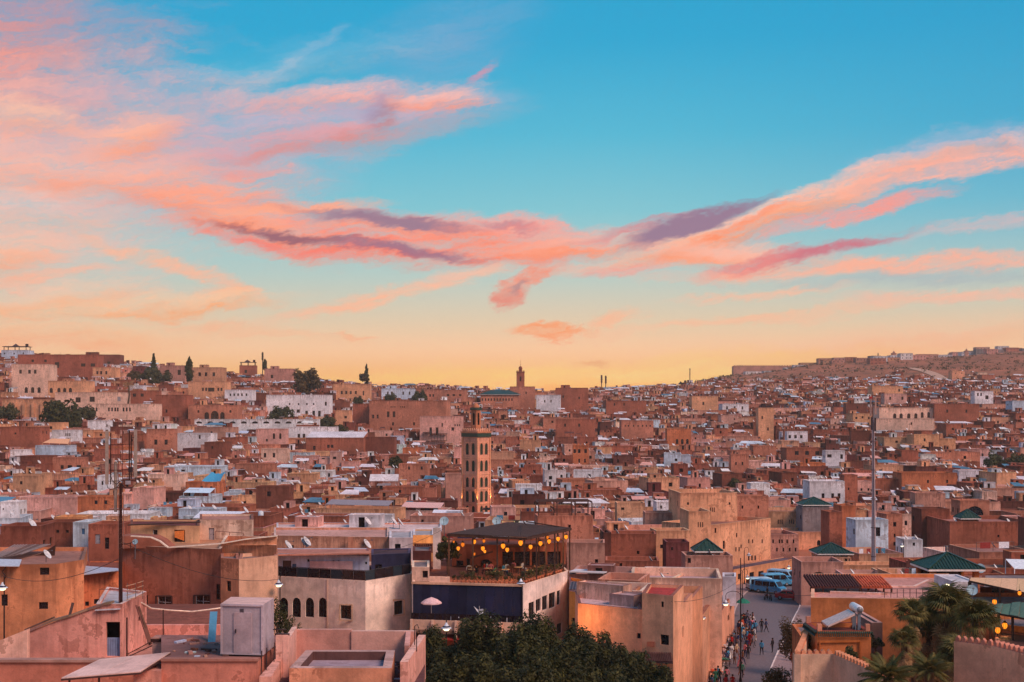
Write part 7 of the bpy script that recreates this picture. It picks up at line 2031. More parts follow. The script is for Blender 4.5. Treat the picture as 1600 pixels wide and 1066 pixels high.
# two tiled lean-to roofs
def tiled_roof(name, label, x0, x1, YY, y0, y1, col, dep=3.2):
 e = empty(name, (Xat((x0 + x1) / 2, YY), YY, zU), 0, label, 'tiled canopy'); o = e.location
 a, b = PX(x0, y1, YY), PX(x1, y1, YY - .3); up = Vector((0, dep, Zat(y0, YY + dep) - a.z))
 n = int((b - a).length / .24)
 mb = MB(); mb.slab([a, b, b + up, a + up], .1, col=tuple(c * .7 for c in col)); mb.shift(o).build('roof_deck', PLASTER, e)
 me_ = MB(); me_.tube([Vector((0, 0, 0)), up * .5, up], .1, 6, col=col); tm = me_.me('roof_tile', PLASTER)
 for k in range(n):
  q = a.lerp(b, (k + .5) / n) + Vector((0, 0, .04)) - o
  inst('roof_tile', tm, e, q)
 for k in range(5):
  q = a.lerp(b, k / 4); mb = MB(); mb.bar((q.x, q.y + .2, zU - .3), (q.x, q.y + .2, q.z), .14, col=lin((70, 44, 40))); mb.shift(o).build('post', WOOD, e)
tiled_roof('tiled_canopy', 'dark brown tiled canopy on the ochre house roof terrace', 1268, 1345, 110.5, 899, 918, lin((92, 58, 58)))
tiled_roof('tiled_canopy', 'orange red tiled canopy next to the dark tiled one on the ochre house', 1346, 1394, 110.3, 901, 918, lin((206, 104, 74)))
# green pavilion
YP = 121.5
foot = boxfoot(1455, 1530, YP, 4.6)
pv = empty('green_pavilion', (foot[0][0], YP, 9), 0, 'open pavilion with a large green tiled pyramid roof on the right', 'pavilion'); o = pv.location
ze = Zat(889, YP)
pyramid_roof(foot, ze, Zat(864, YP + 2.3) - ze, o, pv, .45, .3)
mb = MB(); mb.lathe([(.12, 0), (.14, .2), (.05, .35), (.12, .5), (.02, .75)], (sum(p[0] for p in foot) / 4, YP + 2.3, Zat(864, YP + 2.3)), 8, col=lin((150, 130, 120))); mb.shift(o).build('finial', METAL, pv)
for (x_, y_) in (foot[0], foot[1], foot[2], foot[3]):
 mb = MB(); mb.box((x_ + (.25 if x_ < foot[1][0] - 1 else -.25), y_ + (.25 if y_ < YP + 1 else -.25), 9), (.5, .5, ze - 9), col=lin((190, 110, 60))); mb.shift(o).build('pillar', PLAIN, pv)
wf = inset(foot, .3)
mb = MB(); mb.prism([wf[0], wf[1], (wf[1][0], wf[1][1] + .2), (wf[0][0], wf[0][1] + .2)], 9, Zat(918, YP), col=lin((150, 84, 60)))
mb.prism([wf[1], wf[2], (wf[2][0] - .2, wf[2][1]), (wf[1][0] - .2, wf[1][1])], 9, Zat(918, YP), col=lin((150, 84, 60)))
mb.prism([wf[3], (wf[3][0], wf[3][1] - .2), (wf[2][0], wf[2][1] - .2), wf[2]], 9, ze - .3, col=lin((90, 60, 56))); mb.shift(o).build('low_wall', PLAIN, pv)
mb = MB(); mb.box((Xat(1500, YP + 2), YP + 2, 11.6), (2.2, 1.0, .12), col=lin((210, 180, 160))); mb.bar((Xat(1482, YP + 2), YP + 1.8, Zat(902, YP + 2)), (Xat(1512, YP + 2), YP + 1.8, Zat(902, YP + 2)), .15, col=lin((190, 160, 140))); mb.shift(o).build('bench_top', PLAIN, pv)
# house body under pavilion
foot = [(Xat(1440, 121), 121), (Xat(1560, 121), 121), (Xat(1560, 132), 132), (Xat(1440, 132), 132)]
bx_house('pavilion_house', 'terracotta house carrying the green pavilion', foot, 11.2, lin((160, 92, 66)), par=.2, roof=lin((150, 100, 90)))
# white shed and glass cone between pavilion and awnings
foot = boxfoot(1490, 1528, 108, 5)
bx_house('white_shed', 'low white shed with a sloping top between the pavilion and the awnings', foot, Zat(909, 108), C('white'), par=.1, rim=C('white'), roof=C('white', .8), mat=PLAIN)
e = empty('glass_cone', (Xat(1486, 104.5), 105.5, zU), 0, 'small grey glazed skylight cone on the terrace edge behind the palms', 'skylight')
for k in range(8):
 t0, t1 = 2 * math.pi * k / 8, 2 * math.pi * (k + .96) / 8; mb = MB()
 mb.mesh([(.68 * math.cos(t0), .68 * math.sin(t0), 0), (.68 * math.cos(t1), .68 * math.sin(t1), 0), (.2 * math.cos(t1), .2 * math.sin(t1), .95), (.2 * math.cos(t0), .2 * math.sin(t0), .95)], [(0, 1, 2, 3)], col=lin((150, 140, 150))); mb.build('pane', METAL, e)
mb = MB(); mb.lathe([(.22, .95), (.2, 1.05), (0, 1.1)], n=8, col=lin((255, 224, 170))); mb.build('cap', BULB, e)
# beige awning terrace on the right edge
e = empty('beige_awning', (Xat(1560, 96), 96, 11), 0, 'wide beige fabric awning on a dark frame at the right edge', 'awning'); o = e.location
A, B_, C_, D_ = PX(1515, 907, 98), PX(1640, 934, 92), PX(1640, 905, 98.5), PX(1517, 902.5, 100)
for k in range(5):
 u0, u1 = k / 5, (k + .985) / 5; mb = MB(); mb.slab([A.lerp(B_, u0), A.lerp(B_, u1), D_.lerp(C_, u1), D_.lerp(C_, u0)], .04, col=jit(lin((222, 176, 140)), .06)); mb.shift(o).build('awning_panel', CLOTH, e)
for p, q in ((A, B_), (D_, C_), (A, D_)):
 mb = MB(); mb.bar(p - Vector((0, 0, .08)), q - Vector((0, 0, .08)), .1, .14, col=lin((60, 36, 32))); mb.shift(o).build('beam', WOOD, e)
for p in (A, A.lerp(B_, .4), A.lerp(B_, .8), D_):
 mb = MB(); mb.bar((p.x, p.y + .1, 9), (p.x, p.y + .1, p.z - .1), .14, col=lin((64, 38, 34))); mb.shift(o).build('post', WOOD, e)
foot = [(Xat(1535, 99), 99.5), (Xat(1660, 99), 99.5), (Xat(1660, 108), 108), (Xat(1535, 108), 108)]
bx_house('terrace_bar', 'dark brown back wall of the bar under the beige awning', foot, 14.2, lin((110, 60, 44)), par=.1, cat='bar', wins=[(0, 1550, 1570, 918, 936, 'dark'), (0, 1580, 1596, 920, 938, 'dark')])
foot = [(Xat(1503, 92), 92), (Xat(1660, 92), 92), (Xat(1660, 99), 99.3), (Xat(1503, 99), 99.3)]
bx_house('right_terrace', 'brown walled terrace floor under the awnings at the right edge', foot, Zat(948, 92), lin((176, 104, 70)), par=.3, cat='terrace')
# green canvas awning nearer
e = empty('green_awning', (Xat(1570, 84), 84, 11), 0, 'low green canvas awning on dark posts at the right edge', 'awning'); o = e.location
A, B_, C_, D_ = PX(1522, 950, 84), PX(1650, 974, 80), PX(1650, 935, 88), PX(1526, 946.5, 88)
for k in range(9):
 u0, u1 = k / 9, (k + .985) / 9; mb = MB(); sg = Vector((0, 0, -.06 * (k % 2)))
 mb.slab([A.lerp(B_, u0) + sg, A.lerp(B_, u1) + sg, D_.lerp(C_, u1) + sg, D_.lerp(C_, u0) + sg], .04, col=jit(lin((84, 110, 98)), .14)); mb.shift(o).build('awning_strip', CLOTH, e)
for p, q in ((A, B_), (D_, C_), (A, D_)):
 mb = MB(); mb.bar(p - Vector((0, 0, .1)), q - Vector((0, 0, .1)), .09, .12, col=lin((40, 30, 30))); mb.shift(o).build('beam', WOOD, e)
for u in (.22, .32, .49, .72):
 p = A.lerp(B_, u); mb = MB(); mb.bar((p.x, p.y + .1, 9), (p.x, p.y + .1, p.z - .1), .14, col=lin((44, 30, 28))); mb.shift(o).build('post', WOOD, e)
foot = [(Xat(1552, 86), 86), (Xat(1680, 82), 82), (Xat(1680, 91), 91), (Xat(1552, 91), 91)]
bx_house('lower_terrace', 'ochre lower terrace wall lit warmly under the green awning', foot, Zat(978, 85), lin((214, 140, 90)), par=.5, cat='terrace')
foot = [(Xat(1552, 78), 78), (Xat(1680, 74), 74), (Xat(1680, 82), 81.5), (Xat(1552, 86), 85.5)]
bx_house('terrace_floor', 'dark terrace floor behind the right battlemented wall', foot, 13.2, lin((120, 76, 70)), par=.1, cat='terrace', roof=lin((80, 54, 54)))
for (x, y, YY, sc, lb) in ((1554, 941, 86, .75, 'amber lantern at the left corner of the green awning'), (1570, 978, 83.5, .85, 'amber lantern under the green awning, upper of two'), (1559, 985, 82.5, .85, 'amber lantern under the green awning, lower of two'), (1593, 927, 94, .65, 'amber lantern under the beige awning')):
 p = PX(x, y, YY); e = empty('lantern', (p.x, p.y, p.z - .25 * sc), 0, lb, 'lantern'); inst('glass', LG, e, sc=sc); inst('cage', LCg, e, sc=sc)
 lamp('lantern_light', (p.x, p.y, p.z - .5), (1, .55, .2), 22, .2, None, e)
# --- battlemented cream walls
CW = lin((228, 190, 164))
zW = Zat(1022, 76)
def battlement(name, label, pts, zt, zb, col, th=.4, mw=.42, mh=.4, gap=.26, mcol=None):
 e = empty(name, (pts[0][0], pts[0][1], zb), 0, label, 'wall'); o = e.location
 for i in range(len(pts) - 1):
  wallseg(e, o, pts[i], pts[i + 1], zb, zt, th, col, 'wall_section', cope=mcol or col)
  a, b = Vector(pts[i]), Vector(pts[i + 1]); d = (b - a).normalized(); n = Vector((-d.y, d.x)) * th / 2
  crenels([(a.x + n.x, a.y + n.y, zt), (b.x + n.x, b.y + n.y, zt)], zt, mw, mh, th * .8, gap, mcol or col, e, o, pointed=True)
 return e
battlement('garden_wall', 'cream battlemented garden wall with small pointed merlons at the right of the street', [(Xat(1259, 85), 85), (Xat(1241, 76), 76), (Xat(1302, 76), 76), (Xat(1367, 70.5), 70.5), (Xat(1400, 68), 68)], zW, 0, CW, mcol=lin((232, 160, 124)), mw=.24, mh=.26, gap=.16)
battlement('corner_wall', 'cream battlemented wall with square merlons in the lower right corner', [(Xat(1500, 72), 73), (Xat(1556, 71), 71.5), (Xat(1680, 66), 65)], Zat(1012, 71), 0, lin((226, 172, 144)), mw=.22, mh=.34, gap=.15, mcol=lin((190, 128, 112)))
e = empty('gate_pillar', (Xat(1259, 85), 85, 0), 0, 'ochre pillar with a pointed cap at the back end of the battlemented wall', 'pillar')
mb = MB(); mb.box((0, 0, 0), (.55, .55, Zat(990, 85)), col=OCH); mb.build('shaft', PLAIN, e); mb = MB(); mb.lathe([(.42, 0), (0, .42)], (0, 0, Zat(990, 85)), 4, col=lin((230, 150, 100)), smooth=False); mb.build('cap', PLAIN, e)
# --- ochre tank house with solar water heater
foot = boxfoot(1277, 1361, 80, 3.4)
zV = Zat(986, 80)
h = bx_house('tank_house', 'small ochre roof house with a green tiled band carrying the solar water heater', foot, zV, OCH, par=.3, pt=.3, rim=lin((150, 70, 60)), roof=lin((120, 66, 60)), mat=PLAIN)
for i in range(4):
 a, b = Vector(foot[i]), Vector(foot[(i + 1) % 4]); L = (b - a).length; n = int(L / .13); d = (b - a).normalized(); nn = Vector((d.y, -d.x))
 mb = MB(); mb.tube([(0, 0, 0), (0, -.1, -.06), (0, -.16, -.3)], .05, 6);
 tm = mb.me('band_tile', GREENT)
 for k in range(n):
  q = a + d * (L * (k + .5) / n); inst('band_tile', tm, h.root, (q.x - h.o[0], q.y - h.o[1], zV - .05 - h.o[2]), (0, 0, math.atan2(d.y, d.x)))
mb = MB(); p, q = PX(1281, 1003, 79.9), PX(1344, 1002, 79.9); mb.bar(p, q, .06, .12, col=lin((206, 120, 64))); mb.bar(p, p - Vector((0, 0, 1.5)), .06, .1, col=lin((206, 120, 64))); mb.bar(q, q - Vector((0, 0, 1.5)), .06, .1, col=lin((206, 120, 64))); h.part(mb, 'moulding', PLAIN)
for k in range(4):
 q = inset(foot, .18)[k]; mb = MB(); mb.box((q[0], q[1], zV), (.28, .28, .42), col=lin((232, 158, 132))); h.part(mb, 'corner_block', PLAIN)
so = empty('solar_water_heater', (Xat(1335, 81.6), 81.6, zV - .3), 0, 'white solar water heater tank with a sloping collector panel on the small ochre roof house', 'water heater')
o = so.location; tk = PX(1340, 951, 81.6)
mb = MB(); mb.tube([tk + Vector((0, -.5, 0)), tk + Vector((0, -.42, 0)), tk + Vector((0, 1.1, 0)), tk + Vector((0, 1.18, 0))], [.2, .27, .27, .2], 14, col=lin((236, 230, 232))); mb.shift(o).build('tank', METAL, so)
mb = MB(); mb.lathe([(.0, 0), (.2, 0.0), (.2, .03), (0, .03)], n=12, col=lin((130, 130, 140))); mb.build('tank_end', METAL, so, tk + Vector((0, -.51, 0)) - o, (R(90), 0, 0))
mb = MB(); A, B_ = PX(1293, 978, 80.9), PX(1336, 959, 80.9); mb.slab([A, B_, B_ + Vector((0, 1.6, .06)), A + Vector((0, 1.6, .06))], .12, col=lin((226, 190, 180))); mb.shift(o).build('collector_panel', METAL, so)
mb = MB()
for a, b in ((tk + Vector((0, -.35, -.2)), Vector((tk.x, tk.y - .35, zV - .3))), (tk + Vector((0, .9, -.2)), Vector((tk.x, tk.y + .9, zV - .3))), (tk + Vector((-.2, -.35, -.25)), Vector((tk.x - .25, tk.y - .35, zV - .3)))): mb.bar(a, b, .2 if a.x == tk.x else .06, .1, col=lin((116, 124, 140)))
for a in (A, A + Vector((0, 1.5, 0))): mb.bar(a, (a.x, a.y, zV - .3), .05, col=lin((90, 70, 70)))
mb.shift(o).build('stand', METAL, so)
foot = boxfoot(1361.5, 1379, 84, 5)
bx_house('grey_annex', 'grey rendered annex behind the small ochre roof house', foot, Zat(973, 84), lin((150, 120, 116)), par=.1, rim=lin((206, 160, 150)), mat=PLAIN)
foot = [(Xat(1262, 86), 86), (Xat(1380, 82), 82), (Xat(1380, 86), 95), (Xat(1262, 90), 95)]
bx_house('garden_terrace', 'planted garden terrace behind the battlemented wall', foot, 12.0, lin((190, 110, 70)), par=.2, cat='terrace')

# ------------------------------------------------------------------ masts
def mast_left():
 b = PX(190, 940, 70.5); e = empty('antenna_mast', b, 0, 'dark rusty antenna mast with pale panel antennas on the left', 'mast')
 def add(name, mb, m=METAL): return mb.shift(b).build(name, m, e)
 rust = lin((62, 34, 32)); pale = lin((170, 150, 140))
 m = MB(); m.tube([PX(188.5, 944, 70.5), PX(188.5, 755, 70.5)], [.12, .08], 10, col=rust); add('pole', m)
 m = MB(); m.tube([PX(180.5, 800, 70.7), PX(180.5, 722, 70.7)], .09, 8, col=pale); add('upper_pole', m)
 m = MB()
 for x in (184.8, 193): m.bar(PX(x, 858, 70.4), PX(x, 770, 70.4), .03, col=lin((150, 110, 100)))
 for k in range(12): y = 858 - k * 7.6; m.bar(PX(184.8, y, 70.4), PX(193, y - 3.5, 70.4), .02, col=lin((120, 80, 74)))
 add('lattice', m)
 for i, (x, ya, yb, w_, c) in enumerate(((167, 673, 757, .16, pale), (211.7, 671, 746, .15, pale))):
  m = MB(); p, q = PX(x, yb, 70.3), PX(x, ya, 70.3); m.bar(p, q, w_, .12, col=c); m.box(tuple(q + Vector((0, 0, 0))), (w_ * .8, .1, .05), col=rust); add('panel_antenna', m)
 for (x, ya, yb) in ((173, 676, 757), (202, 672, 752), (205, 680, 748)):
  m = MB(); m.tube([PX(x, yb, 70.6), PX(x, ya, 70.6)], .035, 6, col=rust); add('antenna_rod', m)
 for (x, ya, yb) in ((184.5, 655, 760), (191.5, 662, 770)):
  m = MB(); m.tube([PX(x, yb, 70.6), PX(x, ya, 70.6)], .022, 5, col=lin((120, 60, 56))); add('whip_antenna', m)
 for pts in (((167, 756), (168, 762), (173, 765), (180, 763), (186, 758)), ((172, 740), (176, 752), (182, 757), (188, 752)), ((211, 745), (214, 755), (206, 762), (196, 763), (190, 758)), ((202, 748), (200, 756), (194, 760), (189, 755))):
  m = MB(); m.tube([PX(x, y, 70.5) for x, y in pts], .02, 5, col=(.03, .02, .02)); add('cable', m)
 m = MB()
 for (y, x0, x1) in ((752, 167, 212), (735, 171, 206), (695, 170, 208), (722, 180, 200)): m.bar(PX(x0, y, 70.5), PX(x1, y - 1, 70.5), .035, col=rust)
 add('cross_arm', m)
 m = MB(); m.tube([PX(204, 862, 70.5), PX(204, 848, 70.5), PX(210, 846, 70.5)], .025, 5, col=rust); m.bar(PX(190, 851, 70.5), PX(204, 849, 70.5), .05, col=rust); add('bracket', m)
 m = MB(); m.box(PX(204, 738, 70.3), (.22, .15, .3), col=lin((60, 50, 56))); m.box(PX(200, 757, 70.3), (.25, .2, .2), col=lin((170, 160, 170))); add('equipment_box', m)
mast_left()
def mast_right():
 Y = 200; b = Vector((Xat(1365, Y), Y, 0)); e = empty('radio_mast', b, 0, 'tall grey radio mast rising over the right half of the town', 'mast')
 grey = lin((176, 156, 164))
 m = MB(); m.tube([b, PX(1365, 780, Y), PX(1364, 655, Y)], [.42, .30, .2], 10, col=grey); m.shift(b).build('pole', METAL, e)
 m = MB(); m.tube([PX(1366.2, 898, Y - .35), PX(1365, 660, Y - .3)], .05, 5, col=lin((84, 70, 78))); m.shift(b).build('cable', METAL, e)
 m = MB(); m.tube([PX(1364, 655, Y), PX(1364, 612, Y)], .08, 6, col=lin((120, 96, 96))); m.shift(b).build('top_rod', METAL, e)
 for (x, ya, yb, c) in ((1360.5, 622, 650, (150, 120, 116)), (1368, 620, 648, (180, 140, 130)), (1362, 652, 672, (60, 48, 56)), (1367.5, 653, 674, (60, 48, 56))):
  m = MB(); m.bar(PX(x, yb, Y - .4), PX(x, ya, Y - .4), .26, .15, col=lin(c)); m.bar(PX(x, (ya + yb) / 2, Y - .3), PX(1364, (ya + yb) / 2, Y), .06, col=grey); m.shift(b).build('panel_antenna', METAL, e)
 m = MB(); m.box(PX(1360.5, 623, Y - .4), (.5, .2, .35), col=lin((170, 40, 40))); m.shift(b).build('warning_light', TINT, e)
 for k in range(5):
  m = MB(); y = 690 + k * 45; m.lathe([(.44 - k * .0, 0), (.44, .12)], tuple(PX(1364.6, y, Y)), 10, col=lin((110, 90, 96))); m.shift(b).build('collar', METAL, e)
mast_right()
def thin_mast(x, y0, y1, Y, label, green=False):
 b = PX(x, y0, Y); b.z = min(b.z, ground_z(b.x, Y) + 5); e = empty('phone_mast', b, 0, label, 'mast')
 m = MB(); m.tube([b, PX(x, y1, Y)], .25 * Y / 700, 6, col=lin((70, 50, 48))); m.shift(b).build('pole', METAL, e)
 m = MB();
 for k in range(3): m.lathe([(.5, 0), (.7, .6), (.5, 2.2)], tuple(PX(x, y1 + 2 + k * 3.6, Y) - Vector((0, 0, .5))), 8, col=lin((74, 60, 44)) if green else lin((96, 66, 60)))
 m.shift(b).build('antenna_cluster', TINT, e)
thin_mast(410.3, 580, 552.5, 790, 'thin phone mast with a dark antenna head on the left skyline', True)
thin_mast(940, 600, 588, 850, 'left one of two short masts on the middle skyline')
thin_mast(946.5, 602, 589, 850, 'right one of two short masts on the middle skyline')
thin_mast(1078, 585, 576, 1400, 'tiny mast on the hazy ridge left of the fortress wall')
thin_mast(1372, 566, 552, 1450, 'tiny mast left of the small ridge minaret')
# flag on the right
b = PX(1359.5, 640, 560);

# ------------------------------------------------------------------ street lamps
def street_lamp(x, y, Y, label, px=None, hd=.8, gz=0.0, lit=True):
 c = PX(x, y, Y); pxx_ = px if px is not None else x
 bx = Xat(pxx_, Y); e = empty('street_lamp', (bx, Y, gz), 0, label, 'street lamp', 'old fashioned street lamps'); o = e.location
 m = MB(); m.tube([(bx, Y, gz), (bx, Y, gz + .8), (bx, Y, c.z + .9)], [.11, .07, .045], 8, col=(.03, .02, .022)); m.lathe([(.18, 0), (.16, .3), (.1, .5), (.07, .8)], (bx, Y, gz), 8, col=(.03, .02, .022)); m.shift(o).build('post', IRON, e)
 m = MB(); top = c.z + hd * .55
 pts = [Vector((bx, Y, c.z + .7))]
 for k in range(9):
  t_ = math.pi * (1 - k / 8)
  pts.append(Vector(((bx + c.x) / 2 + abs(bx - c.x) / 2 * math.cos(t_) * (1 if c.x > bx else -1), Y, c.z + .9 + .45 * math.sin(t_))) if abs(bx - c.x) > .2 else Vector((bx + .13 * math.sin(k), Y, c.z + .7 + .12 * k)))
 if abs(bx - c.x) > .2: pts.append(Vector((c.x, Y, top)))
 m.tube(pts, .03, 6, col=(.04, .03, .035)); m.shift(o).build('curled_arm', IRON, e)
 k_ = hd / .8
 m = MB(); m.lathe([(.4 * k_, 0), (.37 * k_, .05 * k_), (.24 * k_, .13 * k_), (.12 * k_, .3 * k_), (.05 * k_, .45 * k_), (.0, .46 * k_)], tuple(c), 14, col=lin((212, 214, 226))); m.shift(o).build('lamp_hood', TINT, e)
 m = MB(); m.lathe([(.30 * k_, .10 * k_), (.29 * k_, .145 * k_), (.2 * k_, .2 * k_)], tuple(c + Vector((0, 0, .0))), 12, col=lin((30, 30, 60))); m.lathe([(.41 * k_, .0), (.415 * k_, .02)], tuple(c), 14, col=(.03, .03, .05)); m.shift(o).build('hood_band', TINT, e)
 m = MB(); m.lathe([(0, -.2 * k_), (.16 * k_, -.17 * k_), (.26 * k_, -.06 * k_), (.28 * k_, 0)], tuple(c), 12); m.shift(o).build('bulb', BULB if lit else TINT, e)
street_lamp(4, 919, 96, 'street lamp at the left edge in front of the ochre house', gz=8, px=6.5)
street_lamp(435.5, 914, 108, 'street lamp in front of the beige block left of the arched windows', px=437.5)
street_lamp(697.5, 982, 100, 'large street lamp standing over the trees in front of the cafe balcony', hd=.85)
street_lamp(814, 912, 113, 'street lamp at the front corner of the cafe roof terrace', px=816, lit=False)
street_lamp(1097, 966, 127, 'street lamp on a dark pole against the peach corner house', px=1082)
street_lamp(1134, 944, 130, 'street lamp hanging left of the tall dark pole by the crowded pavement', px=1157)
street_lamp(1168, 903, 188, 'street lamp on the thin pole beside the shop row', px=1160)
street_lamp(1170, 868, 205, 'small street lamp high on the long peach house', px=1163, lit=False)
street_lamp(1232.5, 887, 214, 'lit street lamp above the parked vans at the end of the street', px=1249)
street_lamp(1409.5, 853, 212, 'small bright lamp beside the salmon tower house', px=1412)
# the tall pole keeps on above its arm
b = Vector((Xat(1157.3, 130.3), 130.3, 0)); m = MB(); m.tube([b, PX(1157.3, 872, 130.3)], [.09, .05], 8, col=(.03, .02, .022)); tagp(m.shift(b).build('tall_pole', IRON, None, b), 'tall thin dark pole rising from the crowded pavement', 'pole')

# ------------------------------------------------------------------ vegetation
def leaf_cloud(mb, centres, rnd_, n_per, size, shade=None):
 """leaf clumps: each centre (p, (rx,ry,rz)) gets n quads on and inside an ellipsoid"""
 for (p, r) in centres:
  fl = rnd_.uniform(-.22, .3)
  for _ in range(n_per):
   while True:
    d = Vector((rnd_.gauss(0, 1), rnd_.gauss(0, 1), rnd_.gauss(0, 1)))
    if d.length > .01: break
   d.normalize(); k = rnd_.uniform(.66, 1.02) * (1 + .12 * math.sin(d.x * 7 + p.x) * math.cos(d.z * 6))
   q = Vector((p.x + d.x * r[0] * k, p.y + d.y * r[1] * k, p.z + d.z * r[2] * k))
   s = size * rnd_.uniform(.6, 1.4)
   n = (d + Vector((rnd_.uniform(-1, 1), rnd_.uniform(-1, 1), rnd_.uniform(-.4, 1))) * .8).normalized()
   a = n.orthogonal().normalized(); b = n.cross(a); t_ = rnd_.uniform(0, 6.28)
   u = (a * math.cos(t_) + b * math.sin(t_)) * s; v = (b * math.cos(t_) - a * math.sin(t_)) * s * .6
   f = min(1, max(.02, rnd_.uniform(.15, .75) + fl))
   mb.face([q - u, q - v * .8, q + u, q + v], col=(f, f, f))
def tree(name, label, X, Y, z0, h, r, kind='round', leafm=None, n=26, per=120, size=.12, group=None, seed=0, trunk=.16, cat='tree'):
 rk = random.Random(seed * 31 + 5)
 e = empty(name, (X, Y, z0), 0, label, cat, group)
 cs = []
 if kind == 'round':
  for k in range(n):
   d = Vector((rk.gauss(0, 1), rk.gauss(0, 1), rk.gauss(0, .8))).normalized() * rk.uniform(.35, .85)
   cs.append((Vector((d.x * r, d.y * r, h * .62 + d.z * h * .36)), (r * rk.uniform(.22, .42),) * 2 + (h * rk.uniform(.10, .18),)))
 elif kind == 'flame':
  for k in range(n):
   a = rk.uniform(0, 6.28); q = math.sqrt(rk.random()) * r * .8; hh = h * (1 - .20 * (q / r) ** 1.6) * rk.uniform(.84, 1.04)
   ln = h * rk.uniform(.07, .12)
   cs.append((Vector((q * math.cos(a), q * math.sin(a), hh - ln)), (r * rk.uniform(.27, .38),) * 2 + (ln,)))
   cs.append((Vector((q * 1.12 * math.cos(a + .2), q * 1.12 * math.sin(a + .2), (hh - ln) * rk.uniform(.62, .92))), (r * rk.uniform(.36, .5),) * 2 + (ln * 1.1,)))
 elif kind == 'column':
  for k in range(n):
   u = (k + .5) / n; rr_ = r * (math.sin(math.pi * min(1, u * .9 + .12)) ** .6)
   a = rk.uniform(0, 6.28); cs.append((Vector((rr_ * .3 * math.cos(a), rr_ * .3 * math.sin(a), h * (.08 + .92 * u))), (rr_ * .75,) * 2 + (h * .09,)))
 elif kind == 'conifer':
  for k in range(n):
   u = (k + .5) / n; rr_ = r * (1.05 - u); a = k * 2.4
   cs.append((Vector((rr_ * .45 * math.cos(a), rr_ * .45 * math.sin(a), h * (.12 + .88 * u))), (rr_ * .6 + .15,) * 2 + (h * .045,)))
 m = MB(); leaf_cloud(m, cs, rk, per, size); m.build('crown', leafm or LEAF, e)
 t_ = MB(); top = h * (.62 if kind == 'round' else .85)
 t_.tube([(0, 0, 0), (rk.uniform(-.1, .1), 0, top * .4), (rk.uniform(-.2, .2), rk.uniform(-.2, .2), top)], [trunk, trunk * .8, trunk * .35], 8)
 for k in range(5):
  c = rk.choice(cs)[0]; s_ = Vector((0, 0, top * rk.uniform(.3, .7))); t_.tube([s_, s_.lerp(c, .5) + Vector((0, 0, .1)), c], [trunk * .5, trunk * .3, trunk * .1], 5)
 t_.build('trunk', BARK, e)
 return e
# the dark group in the foreground
fg = [(676, 990, 98, 1.7), (702, 978, 96, 1.6), (728, 972, 99, 1.5), (757, 955, 95, 2.0), (792, 956, 97, 1.7), (836, 944, 94, 1.7), (812, 975, 90, 1.9), (868, 982, 93, 1.7), (905, 972, 96, 1.5), (935, 984, 94, 1.7), (975, 976, 96, 1.5), (745, 1000, 88, 2.0), (890, 1010, 86, 2.2), (955, 1010, 88, 2.0), (1000, 1018, 93, 1.6), (1030, 1044, 92, 1.5), (690, 1015, 88, 2.0), (822, 1014, 84, 2.3)]
names_ = ['dark leafy tree at the left end of the foreground clump', 'dark tree under the large street lamp', 'dark tree just right of the large street lamp', 'dark tree below the folded parasol', 'dark tree in front of the middle of the navy wall', 'tallest dark tree, in front of the cafe corner',
    'dark tree below the cafe corner', 'dark tree in front of the cafe side windows', 'dark tree below the orange lit wall', 'dark tree in front of the left part of the peach house', 'dark tree in front of the middle of the peach house',
    'nearest dark tree left of centre in the clump', 'nearest dark tree under the orange lit wall', 'near dark tree below the peach house', 'dark tree left of the tiled awning', 'low dark tree at the right end of the clump', 'near dark tree at the lower left of the clump', 'nearest and widest dark tree in the middle of the clump']
for i, (x, y, Y, r) in enumerate(fg):
 X = Xat(x, Y); z = Zat(y, Y)
 tree('dark_tree', names_[i], X, Y, 0, z + (.5, -.9, .2)[i % 3], r * 1.08, 'flame', LEAF, 26, 230, .12, 'dark trees below the cafe', seed=i, trunk=.22)
# street side trees
tree('street_tree', 'small bushy tree on the right pavement near the ochre house', Xat(1240, 133), 133, 0, Zat(961, 133), 2.0, 'round', LEAFR, 26, 130, .12, seed=41)
tree('street_tree', 'low bushy tree at the bottom of the street beside the cream wall', Xat(1222, 112), 112, 0, Zat(1032, 112), 1.9, 'round', LEAF2, 26, 140, .11, seed=42)
tree('shrub', 'dark shrub on the garden terrace left of the small ochre house', Xat(1270, 82), 82, 12, Zat(978, 82) - 12, .55, 'round', LEAF, 10, 90, .07, seed=43, trunk=.04, cat='shrub')
tree('shrub', 'dark shrub right of the small ochre house', Xat(1368, 82), 82, 12, Zat(990, 82) - 12, .6, 'round', LEAF2, 10, 90, .07, seed=44, trunk=.04, cat='shrub')
tree('shrub', 'leafy shrub in front of the small ochre house', Xat(1326, 77), 77, 12, Zat(1006, 77) - 12, .75, 'round', LEAF, 12, 110, .07, seed=45, trunk=.04, cat='shrub')
tree('shrub', 'shrub beside the corner pillar below the arched windows', Xat(456, 105), 105, 6, Zat(955, 105) - 6, .9, 'round', LEAF2, 14, 110, .09, seed=46, trunk=.05, cat='shrub')
tree('shrub', 'dark shrub behind the grey cabinet', Xat(432, 95), 95, 8, Zat(928, 95) - 8, .9, 'round', LEAF, 16, 110, .09, seed=47, trunk=.05, cat='shrub')
tree('climbing_plant', 'dark climbing plant at the left end of the lantern terrace', Xat(699, 126), 126, zC, Zat(838, 126) - zC, 1.1, 'flame', LEAF, 12, 150, .1, seed=48, trunk=.06, cat='plant')
